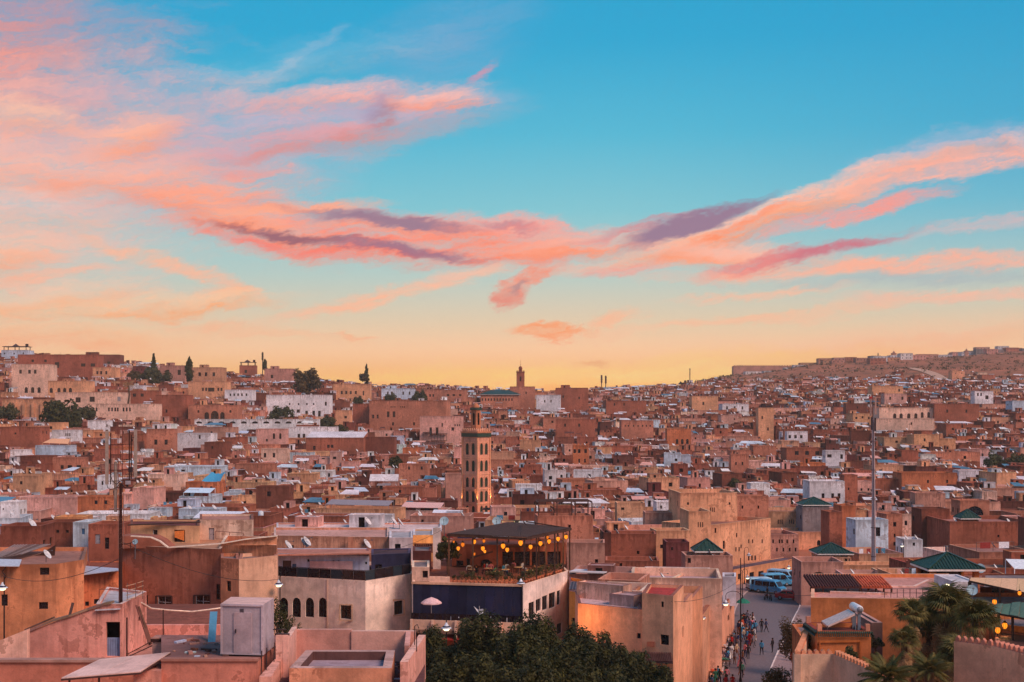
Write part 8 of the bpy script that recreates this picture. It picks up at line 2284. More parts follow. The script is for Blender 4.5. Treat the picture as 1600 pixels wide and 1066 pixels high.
for i, (x, y, Y, r, lb) in enumerate(((98, 624, 570, 8, 'big round dark tree in front of the long cream building'), (130, 627, 575, 4.6, 'smaller dark tree touching the big round hillside tree'), (8, 628, 560, 5, 'dark tree cut by the left edge of the photo'),
  (207, 576, 720, 4, 'round tree left of the spruce on the left hill'), (236, 572, 730, 5.5, 'bushy tree under the spruce'), (255, 579, 720, 4, 'low bushy tree right of the spruce'), (480, 575, 770, 8, 'big olive coloured tree on the skyline above the white mansion'),
  (440, 630, 590, 5, 'green tree at the left end of the white mansion'), (511, 649, 560, 3.6, 'dark tree right under the white mansion'), (527, 657, 545, 4, 'low dark tree right of the white arcade'), (655, 609, 690, 3.6, 'round tree right of the pale blue hill house'),
  (610, 614, 680, 3, 'small tree in front of the pale blue hill house'), (618, 711, 430, 3.2, 'bushy tree in the middle of the town left of the minaret'), (1552, 705, 440, 3.6, 'dark round tree in the right part of the town'), (1589, 707, 440, 3.4, 'dark round tree at the right edge of the town'),
  (570, 582, 780, 3.8, 'dark cypress like tree with a crooked top on the skyline'), (1150, 745, 380, 2.2, 'small tree in the middle right of the town'), (560, 618, 600, 2.6, 'small dark tree left of the salmon palace roof'), (1115, 590, 1300, 9, 'dark trees on the ridge left of the fortress wall'))):
 Y = min(Y, roof_row(x, y + 4.4 * r)) if Y < 1000 else Y; X = Xat(x, Y); zt = Zat(y, Y); r *= 1.12; h_ = r * 2.0 + 2; g0 = min(zt - h_, ground_z(X, Y))
 if 'cypress like' in lb: tree('hill_tree', lb, X, Y, zt - 9, 9, 4, 'round', LEAFR, 18, 110, .5, 'trees scattered over the hill', i + 60); tree('hill_tree', 'narrow crooked top tree rising from the cypress like tree', X + 1, Y + 1, zt - 9, 14, 1.8, 'column', LEAF, 10, 90, .45, 'trees scattered over the hill', i + 90); continue
 tree('hill_tree', lb, X, Y, zt - h_, h_, r, 'round', LEAFR if i in (6, 3) else LEAF2 if i % 3 else LEAF, 26, 120, max(.28, r * .09), 'trees scattered over the hill', i + 60, trunk=.35)
for (x, yt, yb, Y, r, k, lb) in ((296, 559, 598, 720, 2.6, 'column', 'tall narrow cypress on the left skyline'), (240, 553, 585, 735, 2.4, 'conifer', 'spruce with a ragged pointed top on the left skyline'), (414, 562, 580, 785, 1.6, 'column', 'thin tree beside the phone mast')):
 Y = min(Y, roof_row(x, yb)); tree('cypress', lb, Xat(x, Y), Y, Zat(yb, Y), Zat(yt, Y) - Zat(yb, Y), r, k, LEAF, 22, 130, .4, None, int(x), trunk=.3)
# little row of trees on the right ridge
for i, (x, y) in enumerate(((1020, 589), (1026, 588), (1033, 586), (1041, 585), (1052, 583), (1064, 586))):
 X = Xat(x, crest(x)); tree('ridge_tree', 'small dark tree in the row on the hazy ridge, %s from the left' % ordw[i], X, crest(x), ground_z(X, crest(x)) - .5, 6, 2.4, 'round', LEAFR, 10, 70, .7, 'small trees in a row on the ridge', 120 + i, trunk=.2)
# scrub on the dry hillside
sb = MB(); rk = random.Random(3)
for _ in range(2600):
 Y = rk.uniform(880, 1480); x = rk.uniform(980, 1640); X = Xat(x, Y); g_ = ground_z(X, Y)
 if noise.noise(Vector((X / 60, Y / 70, 2))) < -.05 and rk.random() < .75: continue
 r = rk.uniform(.8, 2.6); leaf_cloud(sb, [(Vector((X, Y, g_ + r * .3)), (r, r, r * .6))], rk, 7, r * .42)
tagp(sb.build('hillside_scrub', LEAFR), 'dry scrub bushes dotted over the bare hillside on the right', 'scrub', kind='stuff')

# palms
def frond_mesh(L, droop, n=22, w=.5, seed=0):
 rk = random.Random(seed); m = MB()
 pts = []
 for k in range(12):
  u = k / 11; pts.append(Vector((L * u * (1 - .25 * droop * u), 0, L * (.35 * u - droop * u * u))))
 m.tube(pts, [.03 - .002 * k for k in range(12)], 4, col=(.5,) * 3)
 for k in range(n):
  u = .22 + .78 * k / n; i = min(10, int(u * 11)); p = pts[i].lerp(pts[i + 1], u * 11 - i); d = (pts[i + 1] - pts[i]).normalized()
  for s in (1, -1):
   ln = w * math.sin(math.pi * min(1, u * .75 + .22)) * rk.uniform(.85, 1.15)
   tip = p + d * ln * .75 + Vector((0, s * ln * .85, -ln * .35 - rk.uniform(0, .12)))
   f = rk.uniform(.3, .9); q = d * .035
   m.mesh([p - q, p + q, tip.lerp(p, .4) + q * .8 + Vector((0, 0, .03)), tip], [(0, 1, 2), (0, 2, 3)], col=(f,) * 3)
 return m
def fan_mesh(r, seed=0, n=26, dead=False):
 """fan palm leaf: stalk, then a folded fan of blades with drooping tips"""
 rk = random.Random(seed); m = MB()
 st = r * .9
 m.tube([(0, 0, 0), (st * .5, 0, st * .08), (st, 0, 0)], .018, 4, col=(.5,) * 3)
 for k in range(n):
  a = R(-125 + 250 * k / (n - 1)); ln = r * (.75 + .3 * math.cos(a * .6)) * rk.uniform(.9, 1.08)
  d = Vector((math.cos(a), math.sin(a), 0)); c = Vector((st, 0, 0)); pz = Vector((-d.y, d.x, 0)) * (r * .045)
  mid = c + d * ln * .55 + Vector((0, 0, -.02 - .03 * (k % 2))); tip = c + d * ln * .85 + Vector((0, 0, -ln * rk.uniform(.35, .6)))
  f = rk.uniform(.3, .85)
  m.mesh([c, mid - pz, mid + pz, tip], [(0, 1, 2), (1, 3, 2)], col=(f,) * 3)
 return m
FANS = [fan_mesh(.85, s).me('frond', PALML) for s in range(3)]
FAND = [fan_mesh(.8, 10 + s, 16).me('dead_frond', PALMD) for s in range(2)]
def fan_palm(label, x, y, Y, sc, seed, n=34, lean=0.0):
 rk = random.Random(seed); c = PX(x, y, Y); e = empty('fan_palm', (c.x + lean, Y, 0), 0, label, 'palm', None); o = e.location
 m = MB(); m.tube([(0, 0, 0), (-lean * .5, 0, c.z * .55), (-lean, 0, c.z)], [.3, .22, .2], 10, col=(.2,) * 3); m.build('trunk', BARK, e)
 top = Vector((-lean, 0, c.z))
 for k in range(n):
  az_ = k * 2.399 + rk.uniform(-.2, .2); u = k / n; el_ = R(76 - 92 * u + rk.uniform(-8, 8))
  s_ = sc * rk.uniform(.85, 1.15)
  inst('frond', FANS[k % 3], e, top, (R(rk.uniform(-25, 25)), -el_, az_), s_)
 for k in range(int(n * 1.5)):
  az_ = k * 2.399 + rk.uniform(-.3, .3)
  inst('dead_frond', FAND[k % 2], e, top - Vector((0, 0, .25 + rk.uniform(0, 2.2) * sc)), (R(rk.uniform(-30, 30)), R(rk.uniform(48, 80)), az_), sc * rk.uniform(.8, 1.15))
fan_palm('tallest fan palm with a shaggy skirt of dead leaves', 1478, 952, 82, 1.35, 1)
fan_palm('smaller fan palm leaning left in front of the ochre wall', 1424, 962, 81, .85, 2, 30, .6)
fan_palm('fan palm on the right of the group in front of the green awning', 1524, 972, 80, 1.15, 3)
fan_palm('low fan palm behind the group, between the two tallest', 1452, 985, 84, 1.1, 4, 36)
fan_palm('low fan palm drooping below the ochre wall on the left of the group', 1413, 1003, 78, .75, 5, 28)
fan_palm('near fan palm at the bottom under the large one', 1500, 1032, 77, 1.15, 6, 40)
FRO = [frond_mesh(2.1, .35 + .12 * s, seed=s).me('frond', PALML) for s in range(3)]
def feather_palm(label, x, y, Y, sc, seed, n=34):
 rk = random.Random(seed); c = PX(x, y, Y); e = empty('feather_palm', (c.x, Y, 0), 0, label, 'palm')
 m = MB(); m.tube([(0, 0, 0), (0, 0, c.z)], [.32, .28], 10, col=(.2,) * 3); m.build('trunk', BARK, e)
 for k in range(n):
  u = k / n; inst('frond', FRO[k % 3], e, (0, 0, c.z), (R(rk.uniform(-20, 20)), -R(62 - 80 * u), k * 2.399), sc * rk.uniform(.85, 1.1))
feather_palm('low feather palm spreading over the battlemented wall at the bottom right', 1388, 1062, 66, .85, 8)
feather_palm('spiky palm behind the feather palm at the foot of the fan palms', 1452, 1050, 70, .75, 9)
# crooked palm on the hill
rk = random.Random(77)
X, Y = Xat(200, 560), 560; zt = Zat(603, Y); e = empty('hill_palm', (X, Y, zt - 9), 0, 'brown crooked palm standing above the long cream building', 'palm')
m = MB(); m.tube([(0, 0, 0), (.6, 0, 5), (.2, 0, 9)], [.5, .4, .4], 8); m.build('trunk', BARK, e)
fr = frond_mesh(4.2, .6, 18, 1.0, 5).me('frond', PALMD)
for k in range(26): inst('frond', fr, e, (.2, 0, 9), (0, -R(60 - 100 * k / 26), k * 2.4), rk.uniform(.8, 1.1))

# pots and plants along the cafe terrace edge
rk = random.Random(21)
a, b = Vector(p1), Vector(p2)
POT = MB(); POT.lathe([(.0, 0), (.13, 0), (.19, .34), (.17, .34), (0, .3)], n=10, col=lin((170, 90, 60))); POTME = POT.me('pot', TINT)
plv = []
for s in range(3):
 m = MB(); leaf_cloud(m, [(Vector((0, 0, .62)), (.24, .24, .32)), (Vector((.12, .05, .85)), (.16, .16, .2)), (Vector((-.1, -.05, .8)), (.15, .15, .22))], rk, 90, .05); plv.append(m.me('foliage', (LEAF, LEAF2, LEAFR)[s]))
p1c, p2c, p0c = (Xat(817.5, 118), 118.0), (Xat(888, 128.8), 128.8), (Xat(643.5, 120), 120.0)
for k in range(17):
 q = Vector(p1c).lerp(Vector(p2c), (k + .5) / 17) + Vector((-.45, .1)); e = empty('potted_plant', (q.x, q.y, zC - .1), rk.uniform(0, 6), None, 'plant', 'potted plants lining the side edge of the lantern terrace'); e['label'] = 'potted plant on the side edge of the lantern terrace, %s from the near corner' % ordw[k]
 inst('pot', POTME, e); inst('foliage', plv[k % 3], e, sc=rk.uniform(.8, 1.35))
for k in range(16):
 q = Vector(p0c).lerp(Vector(p1c), .36 + .62 * (k + .5) / 16) + Vector((0, .5)); e = empty('potted_plant', (q.x, q.y, zC - .1), rk.uniform(0, 6), 'potted plant on the front edge of the lantern terrace, %s from the left' % ordw[k], 'plant', 'potted plants lining the front edge of the lantern terrace')
 inst('pot', POTME, e); inst('foliage', plv[k % 3], e, sc=rk.uniform(.7, 1.35))

# ------------------------------------------------------------------ people
def person_mesh(pose, shirt, trou, skin=lin((150, 96, 70)), hair=(.02, .014, .012), dress=False):
 """one continuous skinned body; colours by height"""
 J = {'pelvis': (0, 0, .95), 'belly': (0, .0, 1.12), 'chest': (0, 0, 1.32), 'neck': (0, 0, 1.48), 'head': (0, .01, 1.58), 'top': (0, .01, 1.72)}
 sw = {'walk': .28, 'stand': .05, 'sit': 0}[pose]
 if pose == 'sit':
  legs = {'hipL': (-.1, 0, .93), 'kneL': (-.12, -.42, .93), 'ankL': (-.12, -.42, .52), 'toeL': (-.12, -.55, .50), 'hipR': (.1, 0, .93), 'kneR': (.12, -.42, .93), 'ankR': (.12, -.42, .52), 'toeR': (.12, -.55, .50)}
 else:
  legs = {'hipL': (-.1, 0, .9), 'kneL': (-.11, -sw * .6, .5), 'ankL': (-.11, -sw, .08), 'toeL': (-.11, -sw - .14, .04), 'hipR': (.1, 0, .9), 'kneR': (.11, sw * .25, .5), 'ankR': (.11, sw, .1), 'toeR': (.11, sw - .12, .04)}
 J.update(legs)
 J.update({'shL': (-.2, 0, 1.42), 'elL': (-.27, .02 + sw * .5, 1.14), 'wrL': (-.27, -.06 + sw * .6, .9), 'haL': (-.27, -.09 + sw * .6, .8), 'shR': (.2, 0, 1.42), 'elR': (.27, .02 - sw * .5, 1.14), 'wrR': (.27, -.12 - sw * .6, .92), 'haR': (.27, -.16 - sw * .6, .83)})
 E = [('pelvis', 'belly'), ('belly', 'chest'), ('chest', 'neck'), ('neck', 'head'), ('head', 'top'), ('pelvis', 'hipL'), ('hipL', 'kneL'), ('kneL', 'ankL'), ('ankL', 'toeL'), ('pelvis', 'hipR'), ('hipR', 'kneR'), ('kneR', 'ankR'), ('ankR', 'toeR'),
   ('chest', 'shL'), ('shL', 'elL'), ('elL', 'wrL'), ('wrL', 'haL'), ('chest', 'shR'), ('shR', 'elR'), ('elR', 'wrR'), ('wrR', 'haR')]
 Rr = {'pelvis': .15, 'belly': .14, 'chest': .16, 'neck': .06, 'head': .1, 'top': .075, 'hipL': .1, 'kneL': .065, 'ankL': .045, 'toeL': .04, 'shL': .07, 'elL': .045, 'wrL': .035, 'haL': .035}
 if dress: Rr.update({'pelvis': .19, 'hipL': .16, 'kneL': .15, 'ankL': .13})
 ks = list(J); me = bpy.data.meshes.new('body'); me.from_pydata([J[k] for k in ks], [(ks.index(a), ks.index(b)) for a, b in E], [])
 ob = bpy.data.objects.new('tmp_body', me); COL.objects.link(ob)
 md = ob.modifiers.new('s', 'SKIN'); ss = ob.modifiers.new('b', 'SUBSURF'); ss.levels = 1; ss.render_levels = 1
 for i, k in enumerate(ks):
  r = Rr.get(k, Rr.get(k[:-1] + 'L', .05)); me.skin_vertices[0].data[i].radius = (r, r * (.75 if k in ('chest', 'belly', 'pelvis') else 1))
 me.skin_vertices[0].data[0].use_root = True
 dg = bpy.context.evaluated_depsgraph_get(); ev = ob.evaluated_get(dg); nm = bpy.data.meshes.new_from_object(ev)
 bpy.data.objects.remove(ob)
 nm.materials.clear(); nm.materials.append(CLOTH)
 at = nm.attributes.new('col', 'FLOAT_COLOR', 'POINT')
 for i, v in enumerate(nm.vertices):
  c = v.co
  if c.z > 1.63: k = hair
  elif c.z > 1.48: k = hair if c.y > .05 else skin
  elif abs(c.x) > .23 and c.z < .98: k = skin
  elif c.z > .96 or (dress and c.z > .15): k = shirt
  elif c.z > .1: k = trou
  else: k = (.02, .02, .02)
  at.data[i].color = tuple(k) + (1,)
 for p in nm.polygons: p.use_smooth = True
 nm.name = 'body'
 return nm
HAIR = MB(); HAIR.lathe([(.105, 0), (.115, .05), (.1, .11), (.05, .15), (0, .16)], (0, .02, 1.6), 10, col=(.02, .014, .012));
SH = {'red': (176, 44, 44), 'white': (214, 206, 206), 'navy': (44, 50, 84), 'blue': (70, 140, 180), 'black': (40, 34, 40), 'orange': (214, 90, 56), 'pink': (206, 120, 130), 'brown': (120, 80, 64), 'green': (60, 120, 96), 'beige': (200, 170, 140), 'grey': (120, 112, 122)}
PM = {}
def pmesh(pose, s, t, dress=False):
 k = (pose, s, t, dress)
 if k not in PM: PM[k] = person_mesh(pose, lin(SH[s]), lin(SH[t]), dress=dress)
 return PM[k]
HAIRME = HAIR.me('hair', CLOTH)
def person(label, X, Y, z, rz, pose, s, t, dress=False, group=None, sc=1.0):
 e = empty('person', (X, Y, z), rz, label, 'person', group)
 inst('body', pmesh(pose, s, t, dress), e, sc=sc); inst('hair', HAIRME, e, sc=sc)
 return e
def gy(y): return (EYE - .02) * FPX / (y - HZ)     # distance of a ground point seen at row y
ppl = [(1190, 988, 'walk', 'black', 'black', 'walking in black near the middle of the street, left of a pair'), (1197, 988, 'walk', 'navy', 'black', 'walking in navy, right one of the pair in the street'), (1190, 1024, 'walk', 'blue', 'black', 'striding across the street in a light blue shirt'),
    (1207, 1020, 'stand', 'black', 'black', 'in black standing by the right kerb'), (1171, 1010, 'stand', 'red', 'red', 'in a long red orange dress on the street'), (1175.5, 1005, 'walk', 'black', 'brown', 'in dark clothes beside the red dress'), (1175.5, 983, 'stand', 'beige', 'black', 'in a pale top by the left kerb'),
    (1229, 1028, 'stand', 'brown', 'black', 'in brown under the right pavement tree'), (1237, 1034, 'stand', 'red', 'red', 'in red beside the cream wall corner'), (1168, 974, 'walk', 'grey', 'black', 'in grey below the green parasol'), (1199, 934, 'stand', 'black', 'black', 'in black near the blue van')]
for i, (x, y, pose, s, t, lb) in enumerate(ppl):
 Y = gy(y); person('person ' + lb, Xat(x, Y), Y, .03 if 1160 < x < 1212 else .13, R((i * 77) % 360), pose, s, t, dress=(s == 'red'))
rk = random.Random(99); cw = list(SH); cwl = set()
def uniq(l, used):
 for w_ in ('', ' by the wall', ' by the kerb', ' mid pavement', ' beside a stall', ' in the thick of it'):
  if l + w_ not in used: break
 used.add(l + w_); return l + w_
for i in range(58):
 Y = rk.uniform(122, 166); X = sx(Y) + 1.0 + rk.random() ** 1.4 * 2.6
 s = rk.choice(cw); t = rk.choice(('black', 'navy', 'brown', 'grey'))
 nearp = 'near the bottom' if Y < 135 else 'halfway along' if Y < 150 else 'farther up'
 person(uniq('person in %s and %s in the left pavement crowd %s' % (s, t, nearp), cwl), X, Y, .13, rk.uniform(0, 6.28), rk.choice(('walk', 'stand')), s, t, rk.random() < .25, 'people crowding the left pavement', rk.uniform(.92, 1.06))
# diners on the lantern terrace, with chairs and tables
def chair_mesh():
 m = MB(); m.box((0, 0, .42), (.44, .44, .05)); m.box((0, .2, .47), (.44, .04, .45))
 return m.me('seat', TINT)
CHS = MB(); CHS.col = lin((96, 60, 44)); CHS.box((0, 0, .42), (.44, .44, .05)); CHSM = CHS.me('seat', TINT)
CHB = MB(); CHB.col = lin((96, 60, 44)); CHB.box((0, .2, .47), (.44, .04, .45)); CHBM = CHB.me('backrest', TINT)
CHL = MB(); CHL.col = lin((60, 40, 34)); CHL.box((0, 0, 0), (.04, .04, .42)); CHLM = CHL.me('leg', TINT)
def chair(X, Y, z, rz, label, group, back=True):
 e = empty('chair', (X, Y, z), rz, label, 'chair', group); inst('seat', CHSM, e); inst('backrest', CHBM, e)
 for a_ in (-1, 1):
  for b_ in (-1, 1): inst('leg', CHLM, e, (a_ * .19, b_ * .19, 0))
TBT = MB(); TBT.lathe([(0, .70), (.45, .70), (.45, .74), (0, .74)], n=14, col=lin((200, 160, 120))); TBTM = TBT.me('table_top', TINT)
TBL = MB(); TBL.lathe([(.25, 0), (.04, .05), (.04, .7)], n=8, col=(.05, .04, .04)); TBLM = TBL.me('pedestal', TINT)
def table(X, Y, z, label, group):
 e = empty('cafe_table', (X, Y, z), 0, label, 'table', group); inst('table_top', TBTM, e); inst('pedestal', TBLM, e)
zf = zC - .12
dn = [(733, 899, 126, 'white', 'beige', 3.3), (757, 896, 127, 'red', 'black', 1.5), (761, 895, 127.6, 'white', 'black', 4.6), (767, 896, 127, 'pink', 'black', 0), (787, 896, 126, 'blue', 'navy', 1.2), (792, 895, 127, 'white', 'black', 4), (803, 893, 128.4, 'pink', 'brown', 2.4), (817, 889, 128, 'white', 'grey', 1), (744, 898, 124.5, 'black', 'black', 5), (835, 892, 125.5, 'brown', 'black', 2), (775, 897, 124, 'green', 'black', 3.6)]
whe = ['far left by the doorway', 'left of the arched doorway', 'in front of the arched doorway', 'right of the arched doorway', 'beside the middle post', 'right of the middle post', 'under the pale beam', 'at the back right', 'near the front left', 'by the right row of plants', 'near the front middle']
for i, (x, y, Y, s, t, rz) in enumerate(dn):
 X = Xat(x, Y); person('person seated in a %s top on the lantern terrace %s' % (s, whe[i]), X, Y, zf - .47, rz, 'sit', s, t)
 chair(X, Y, zf, rz, 'wooden cafe chair under the diner in %s %s' % (s, whe[i]), 'wooden chairs on the lantern terrace')
for i, (x, Y) in enumerate(((738, 125.2), (763, 126), (790, 125), (810, 127), (828, 124.4), (775, 123), (848, 127))):
 table(Xat(x, Y), Y, zf, 'round wooden cafe table on the lantern terrace, %s from the left' % ordw[[738, 763, 775, 790, 810, 828, 848].index(x)], 'round tables on the lantern terrace')
# balcony: parasols, white tables
zf2 = zb1 - .9
def parasol(x, Y, ztop_, r, folded, label, col):
 e = empty('parasol', (Xat(x, Y), Y, zf2), 0, label, 'parasol'); h_ = ztop_ - zf2
 m = MB(); m.tube([(0, 0, 0), (0, 0, h_)], .03, 6, col=lin((190, 180, 180))); m.lathe([(.3, 0), (.28, .08), (.04, .12)], n=10, col=lin((120, 110, 116))); m.build('pole', METAL, e)
 n = 8
 if not folded:
  for k in range(n):
   t0, t1 = 2 * math.pi * k / n, 2 * math.pi * (k + 1) / n; m = MB()
   P0 = Vector((0, 0, h_)); A1, B1 = Vector((r * .6 * math.cos(t0), r * .6 * math.sin(t0), h_ - .22)), Vector((r * .6 * math.cos(t1), r * .6 * math.sin(t1), h_ - .22))
   A2, B2 = Vector((r * math.cos(t0), r * math.sin(t0), h_ - .5)), Vector((r * math.cos(t1), r * math.sin(t1), h_ - .5)); dz = Vector((0, 0, -.12))
   m.mesh([P0, A1, B1, A2, B2, A2 + dz, B2 + dz], [(0, 1, 2), (1, 3, 4, 2), (3, 5, 6, 4)], col=col if k % 2 else tuple(c * .92 for c in col)); m.build('canopy_panel', CLOTH, e)
 else:
  m = MB(); m.mesh([(-.55, 0, h_), (-.1, .05, h_ - .35), (.35, 0, h_ - .25), (.45, .05, h_ - .5), (.1, -.05, h_ - .95), (-.15, .05, h_ - .6), (0, .12, h_ - .55)], [(0, 1, 6, 5), (1, 2, 3, 6), (5, 6, 3, 4)], col=col); m.build('canopy', CLOTH, e)
parasol(674, 116.6, Zat(933, 116.6), .98, False, 'open pale pink parasol on the cafe balcony against the navy wall', lin((232, 186, 186)))
parasol(749, 116, Zat(947, 116), .98, True, 'half folded white parasol on the cafe balcony', lin((226, 222, 230)))
TW = MB(); TW.lathe([(0, .70), (.4, .70), (.4, .73), (0, .73)], n=12, col=lin((200, 200, 210))); TWM = TW.me('table_top', TINT)
CWS = MB(); CWS.col = lin((190, 190, 200)); CWS.box((0, 0, .42), (.42, .42, .05)); CWSM = CWS.me('seat', TINT)
CWB = MB(); CWB.col = lin((190, 190, 200)); CWB.box((0, .2, .47), (.42, .04, .42)); CWBM = CWB.me('backrest', TINT)
for i, (x, Y) in enumerate(((705, 116.4), (722, 116.2), (733, 116.8), (762, 115.8), (775, 116.2), (790, 115.6), (660, 116.4))):
 X = Xat(x, Y); e = empty('white_chair', (X, Y, zf2), rk.uniform(0, 6), 'white chair on the balcony before the navy wall, %s from the left' % ordw[[660, 705, 722, 733, 762, 775, 790].index(x)], 'chair', 'white chairs on the cafe balcony'); inst('seat', CWSM, e); inst('backrest', CWBM, e)
 for a_ in (-1, 1):
  for b_ in (-1, 1): inst('leg', CHLM, e, (a_ * .18, b_ * .18, 0))
for i, (x, Y) in enumerate(((712, 116.8), (768, 116.8), (735, 115.4))):
 e = empty('white_table', (Xat(x, Y), Y, zf2), 0, 'round white table on the navy walled balcony, %s from the left' % ordw[[712, 735, 768].index(x)], 'table', 'white tables on the cafe balcony'); inst('table_top', TWM, e); inst('pedestal', TBLM, e)
# market stalls along the crowded pavement
for i, (Y, off, c, lb) in enumerate(((124, 1.0, 'red', 'low stall heaped with red wares at the near end of the left pavement'), (131, .9, 'orange', 'stall heaped with orange wares on the left pavement'), (138, .9, 'green', 'stall heaped with green wares on the left pavement'), (145, .9, 'white', 'stall with pale cloths on the left pavement'), (152, .9, 'brown', 'stall with brown wares on the left pavement'))):
 X = sx(Y) + off; e = empty('market_stall', (X, Y, .13), R(15), lb, 'stall')
 m = MB(); m.box((0, 0, .6), (1.0, 1.8, .06), col=lin((110, 76, 60))); m.build('table_top', TINT, e)
 for a_ in (-.42, .42):
  for b_ in (-.8, .8): m = MB(); m.box((a_, b_, 0), (.06, .06, .6), col=lin((80, 56, 46))); m.build('leg', TINT, e)
 m = MB()
 for k in range(36): m.lathe([(0, 0), (.09, .06), (.08, .14), (0, .18)], (rk.uniform(-.4, .4), rk.uniform(-.8, .8), .66 + rk.uniform(0, .12)), 6, col=jit(lin(SH[c]), .3))
 tagp(m.build('wares', TINT, e), kind='stuff')
e = empty('green_parasol', (Xat(1161, 172), 172, .13), 0, 'round green parasol over the far end of the left pavement', 'parasol')
m = MB(); m.tube([(0, 0, 0), (0, 0, 2.4)], .03, 6, col=(.1, .1, .1)); m.build('pole', METAL, e); m = MB(); m.lathe([(1.0, 1.9), (.7, 2.2), (0, 2.5)], n=10, col=lin((46, 116, 96)), smooth=False); m.build('canopy', CLOTH, e)

# ------------------------------------------------------------------ vehicles
def extrude_profile(m, prof, w0, w1, col, taper=0.0):
 """side profile (x forward, z) swept across the width, narrower above the waist"""
 zs = [p[1] for p in prof]; zw = (max(zs) + min(zs)) * .52
 def hw(z_): return (w0 / 2) if z_ < zw else w0 / 2 - (z_ - zw) * taper
 n = len(prof); P = [(x, -hw(z_), z_) for x, z_ in prof] + [(x, hw(z_), z_) for x, z_ in prof]
 m.mesh(P, [tuple(range(n)), tuple(range(2 * n - 1, n - 1, -1))] + [(i, n + i, n + (i + 1) % n, (i + 1) % n) for i in range(n)], col=col)
WHL = MB(); WHL.lathe([(.0, -.1), (.2, -.1), (.3, -.09), (.33, -.05), (.33, .05), (.3, .09), (.2, .1), (0, .1)], n=14, col=(.02, .018, .02)); WHLM = WHL.me('tyre', TINT)
RIM = MB(); RIM.lathe([(0, -.11), (.18, -.105), (.18, .105), (0, .11)], n=10, col=lin((150, 150, 160))); RIMM = RIM.me('rim', METAL)
def vehicle(name, label, cat, X, Y, rz, col, van, group=None):
 e = empty(name, (X, Y, .03), rz, label, cat, group)
 if van: L, Wd, H_ = 4.9, 1.9, 2.15; prof = [(-2.4, .35), (-2.45, 1.0), (-2.35, 2.05), (-2.1, 2.15), (1.0, 2.15), (1.35, 2.0), (1.95, 1.2), (2.4, 1.0), (2.45, .55), (2.4, .35)]
 else: L, Wd, H_ = 4.1, 1.7, 1.45; prof = [(-2.0, .3), (-2.05, .75), (-1.9, .95), (-1.45, 1.0), (-1.0, 1.38), (-.6, 1.46), (.45, 1.44), (1.05, 1.0), (1.8, .88), (2.03, .65), (2.03, .3)]
 m = MB(); extrude_profile(m, prof, Wd, Wd, col, .16); b = m.build('body', METAL, e)
 bv = b.modifiers.new('bevel', 'BEVEL'); bv.width = .07; bv.segments = 2; bv.limit_method = 'ANGLE'
 zlo, zhi = (1.2, 1.9) if van else (.98, 1.33)
 for s in (1, -1):
  for (xa, xb, xc, xd) in (((-2.1, -.9, -.9, -2.1), (-.8, .35, .35, -.8), (.45, 1.75, 1.3, .45)) if van else ((-1.3, -.35, -.4, -1.0), (-.25, .85, .4, -.25))):
   yw = s * (Wd / 2 - .0) ; y0 = s * (Wd / 2 - max(0, zlo - H_ * .6) * .16 + .012); y1 = s * (Wd / 2 - (zhi - H_ * .6) * .16 + .012)
   m = MB(); m.mesh([(xa, y0, zlo), (xb, y0, zlo), (xc, y1, zhi), (xd, y1, zhi), (xa, y0 - s * .03, zlo), (xb, y0 - s * .03, zlo), (xc, y1 - s * .03, zhi), (xd, y1 - s * .03, zhi)], [(0, 1, 2, 3), (7, 6, 5, 4), (0, 4, 5, 1), (2, 6, 7, 3)]); m.build('side_window', DARKG, e)
 # windscreen and rear window
 if van: wsq = [(1.42, 1.93), (1.93, 1.24)]; rw = [(-2.38, 1.9), (-2.44, 1.25)]
 else: wsq = [(.52, 1.40), (1.03, 1.02)]; rw = [(-1.03, 1.34), (-1.42, 1.03)]
 for nm_, ((xa, za), (xb, zb_)), o_ in (('windscreen', wsq, .03), ('rear_window', rw, -.03)):
  m = MB(); w_ = Wd * .42; m.mesh([(xa + o_, -w_ * .9, za), (xa + o_, w_ * .9, za), (xb + o_, w_, zb_), (xb + o_, -w_, zb_), (xa, -w_ * .9, za), (xa, w_ * .9, za), (xb, w_, zb_), (xb, -w_, zb_)], [(0, 1, 2, 3), (0, 4, 5, 1), (2, 6, 7, 3), (1, 5, 6, 2), (3, 7, 4, 0)]); m.build(nm_, DARKG, e)
 for xw in (-L * .31, L * .31):
  for s in (1, -1):
   t_ = inst('tyre', WHLM, e, (xw, s * (Wd / 2 - .08), .33), (R(90), 0, 0)); inst('rim', RIMM, t_)
 xf = prof[-2][0]
 for s in (1, -1):
  m = MB(); m.box((xf - .02, s * Wd * .36, .68), (.08, .3, .16), col=lin((236, 232, 220))); m.build('headlight', TINT, e)
  m = MB(); m.box((prof[1][0] + .0, s * Wd * .40, .75), (.08, .16, .25), col=lin((170, 30, 30))); m.build('tail_light', TINT, e)
  m = MB(); m.box((1.35 if van else .8, s * (Wd / 2 + .1), 1.2 if van else .98), (.08, .2, .16), col=col); m.build('wing_mirror', METAL, e)
 for xb_, nm_ in ((xf + .02, 'front_bumper'), (prof[0][0] - .02, 'rear_bumper')):
  m = MB(); m.box((xb_, 0, .35), (.14, Wd * .96, .2), col=lin((60, 58, 64))); m.build(nm_, TINT, e)
 return e
BV = lin((80, 156, 200)); WV = lin((160, 200, 224))
vs = [('van', 'pale blue minibus seen from the side at the left end of the parked vehicles', 1191, 921, 8, WV, True), ('van', 'light blue minibus parked behind the first one', 1212, 914, 12, BV, True), ('van', 'blue van parked in the middle of the row', 1203, 925, -40, BV, True),
   ('van', 'blue white van parked right of the middle', 1222, 908, -35, WV, True), ('parked_car', 'light blue car parked near the end of the row', 1229, 912, -45, BV, False), ('parked_car', 'pale car farthest back in the row', 1240, 903, -30, WV, False)]
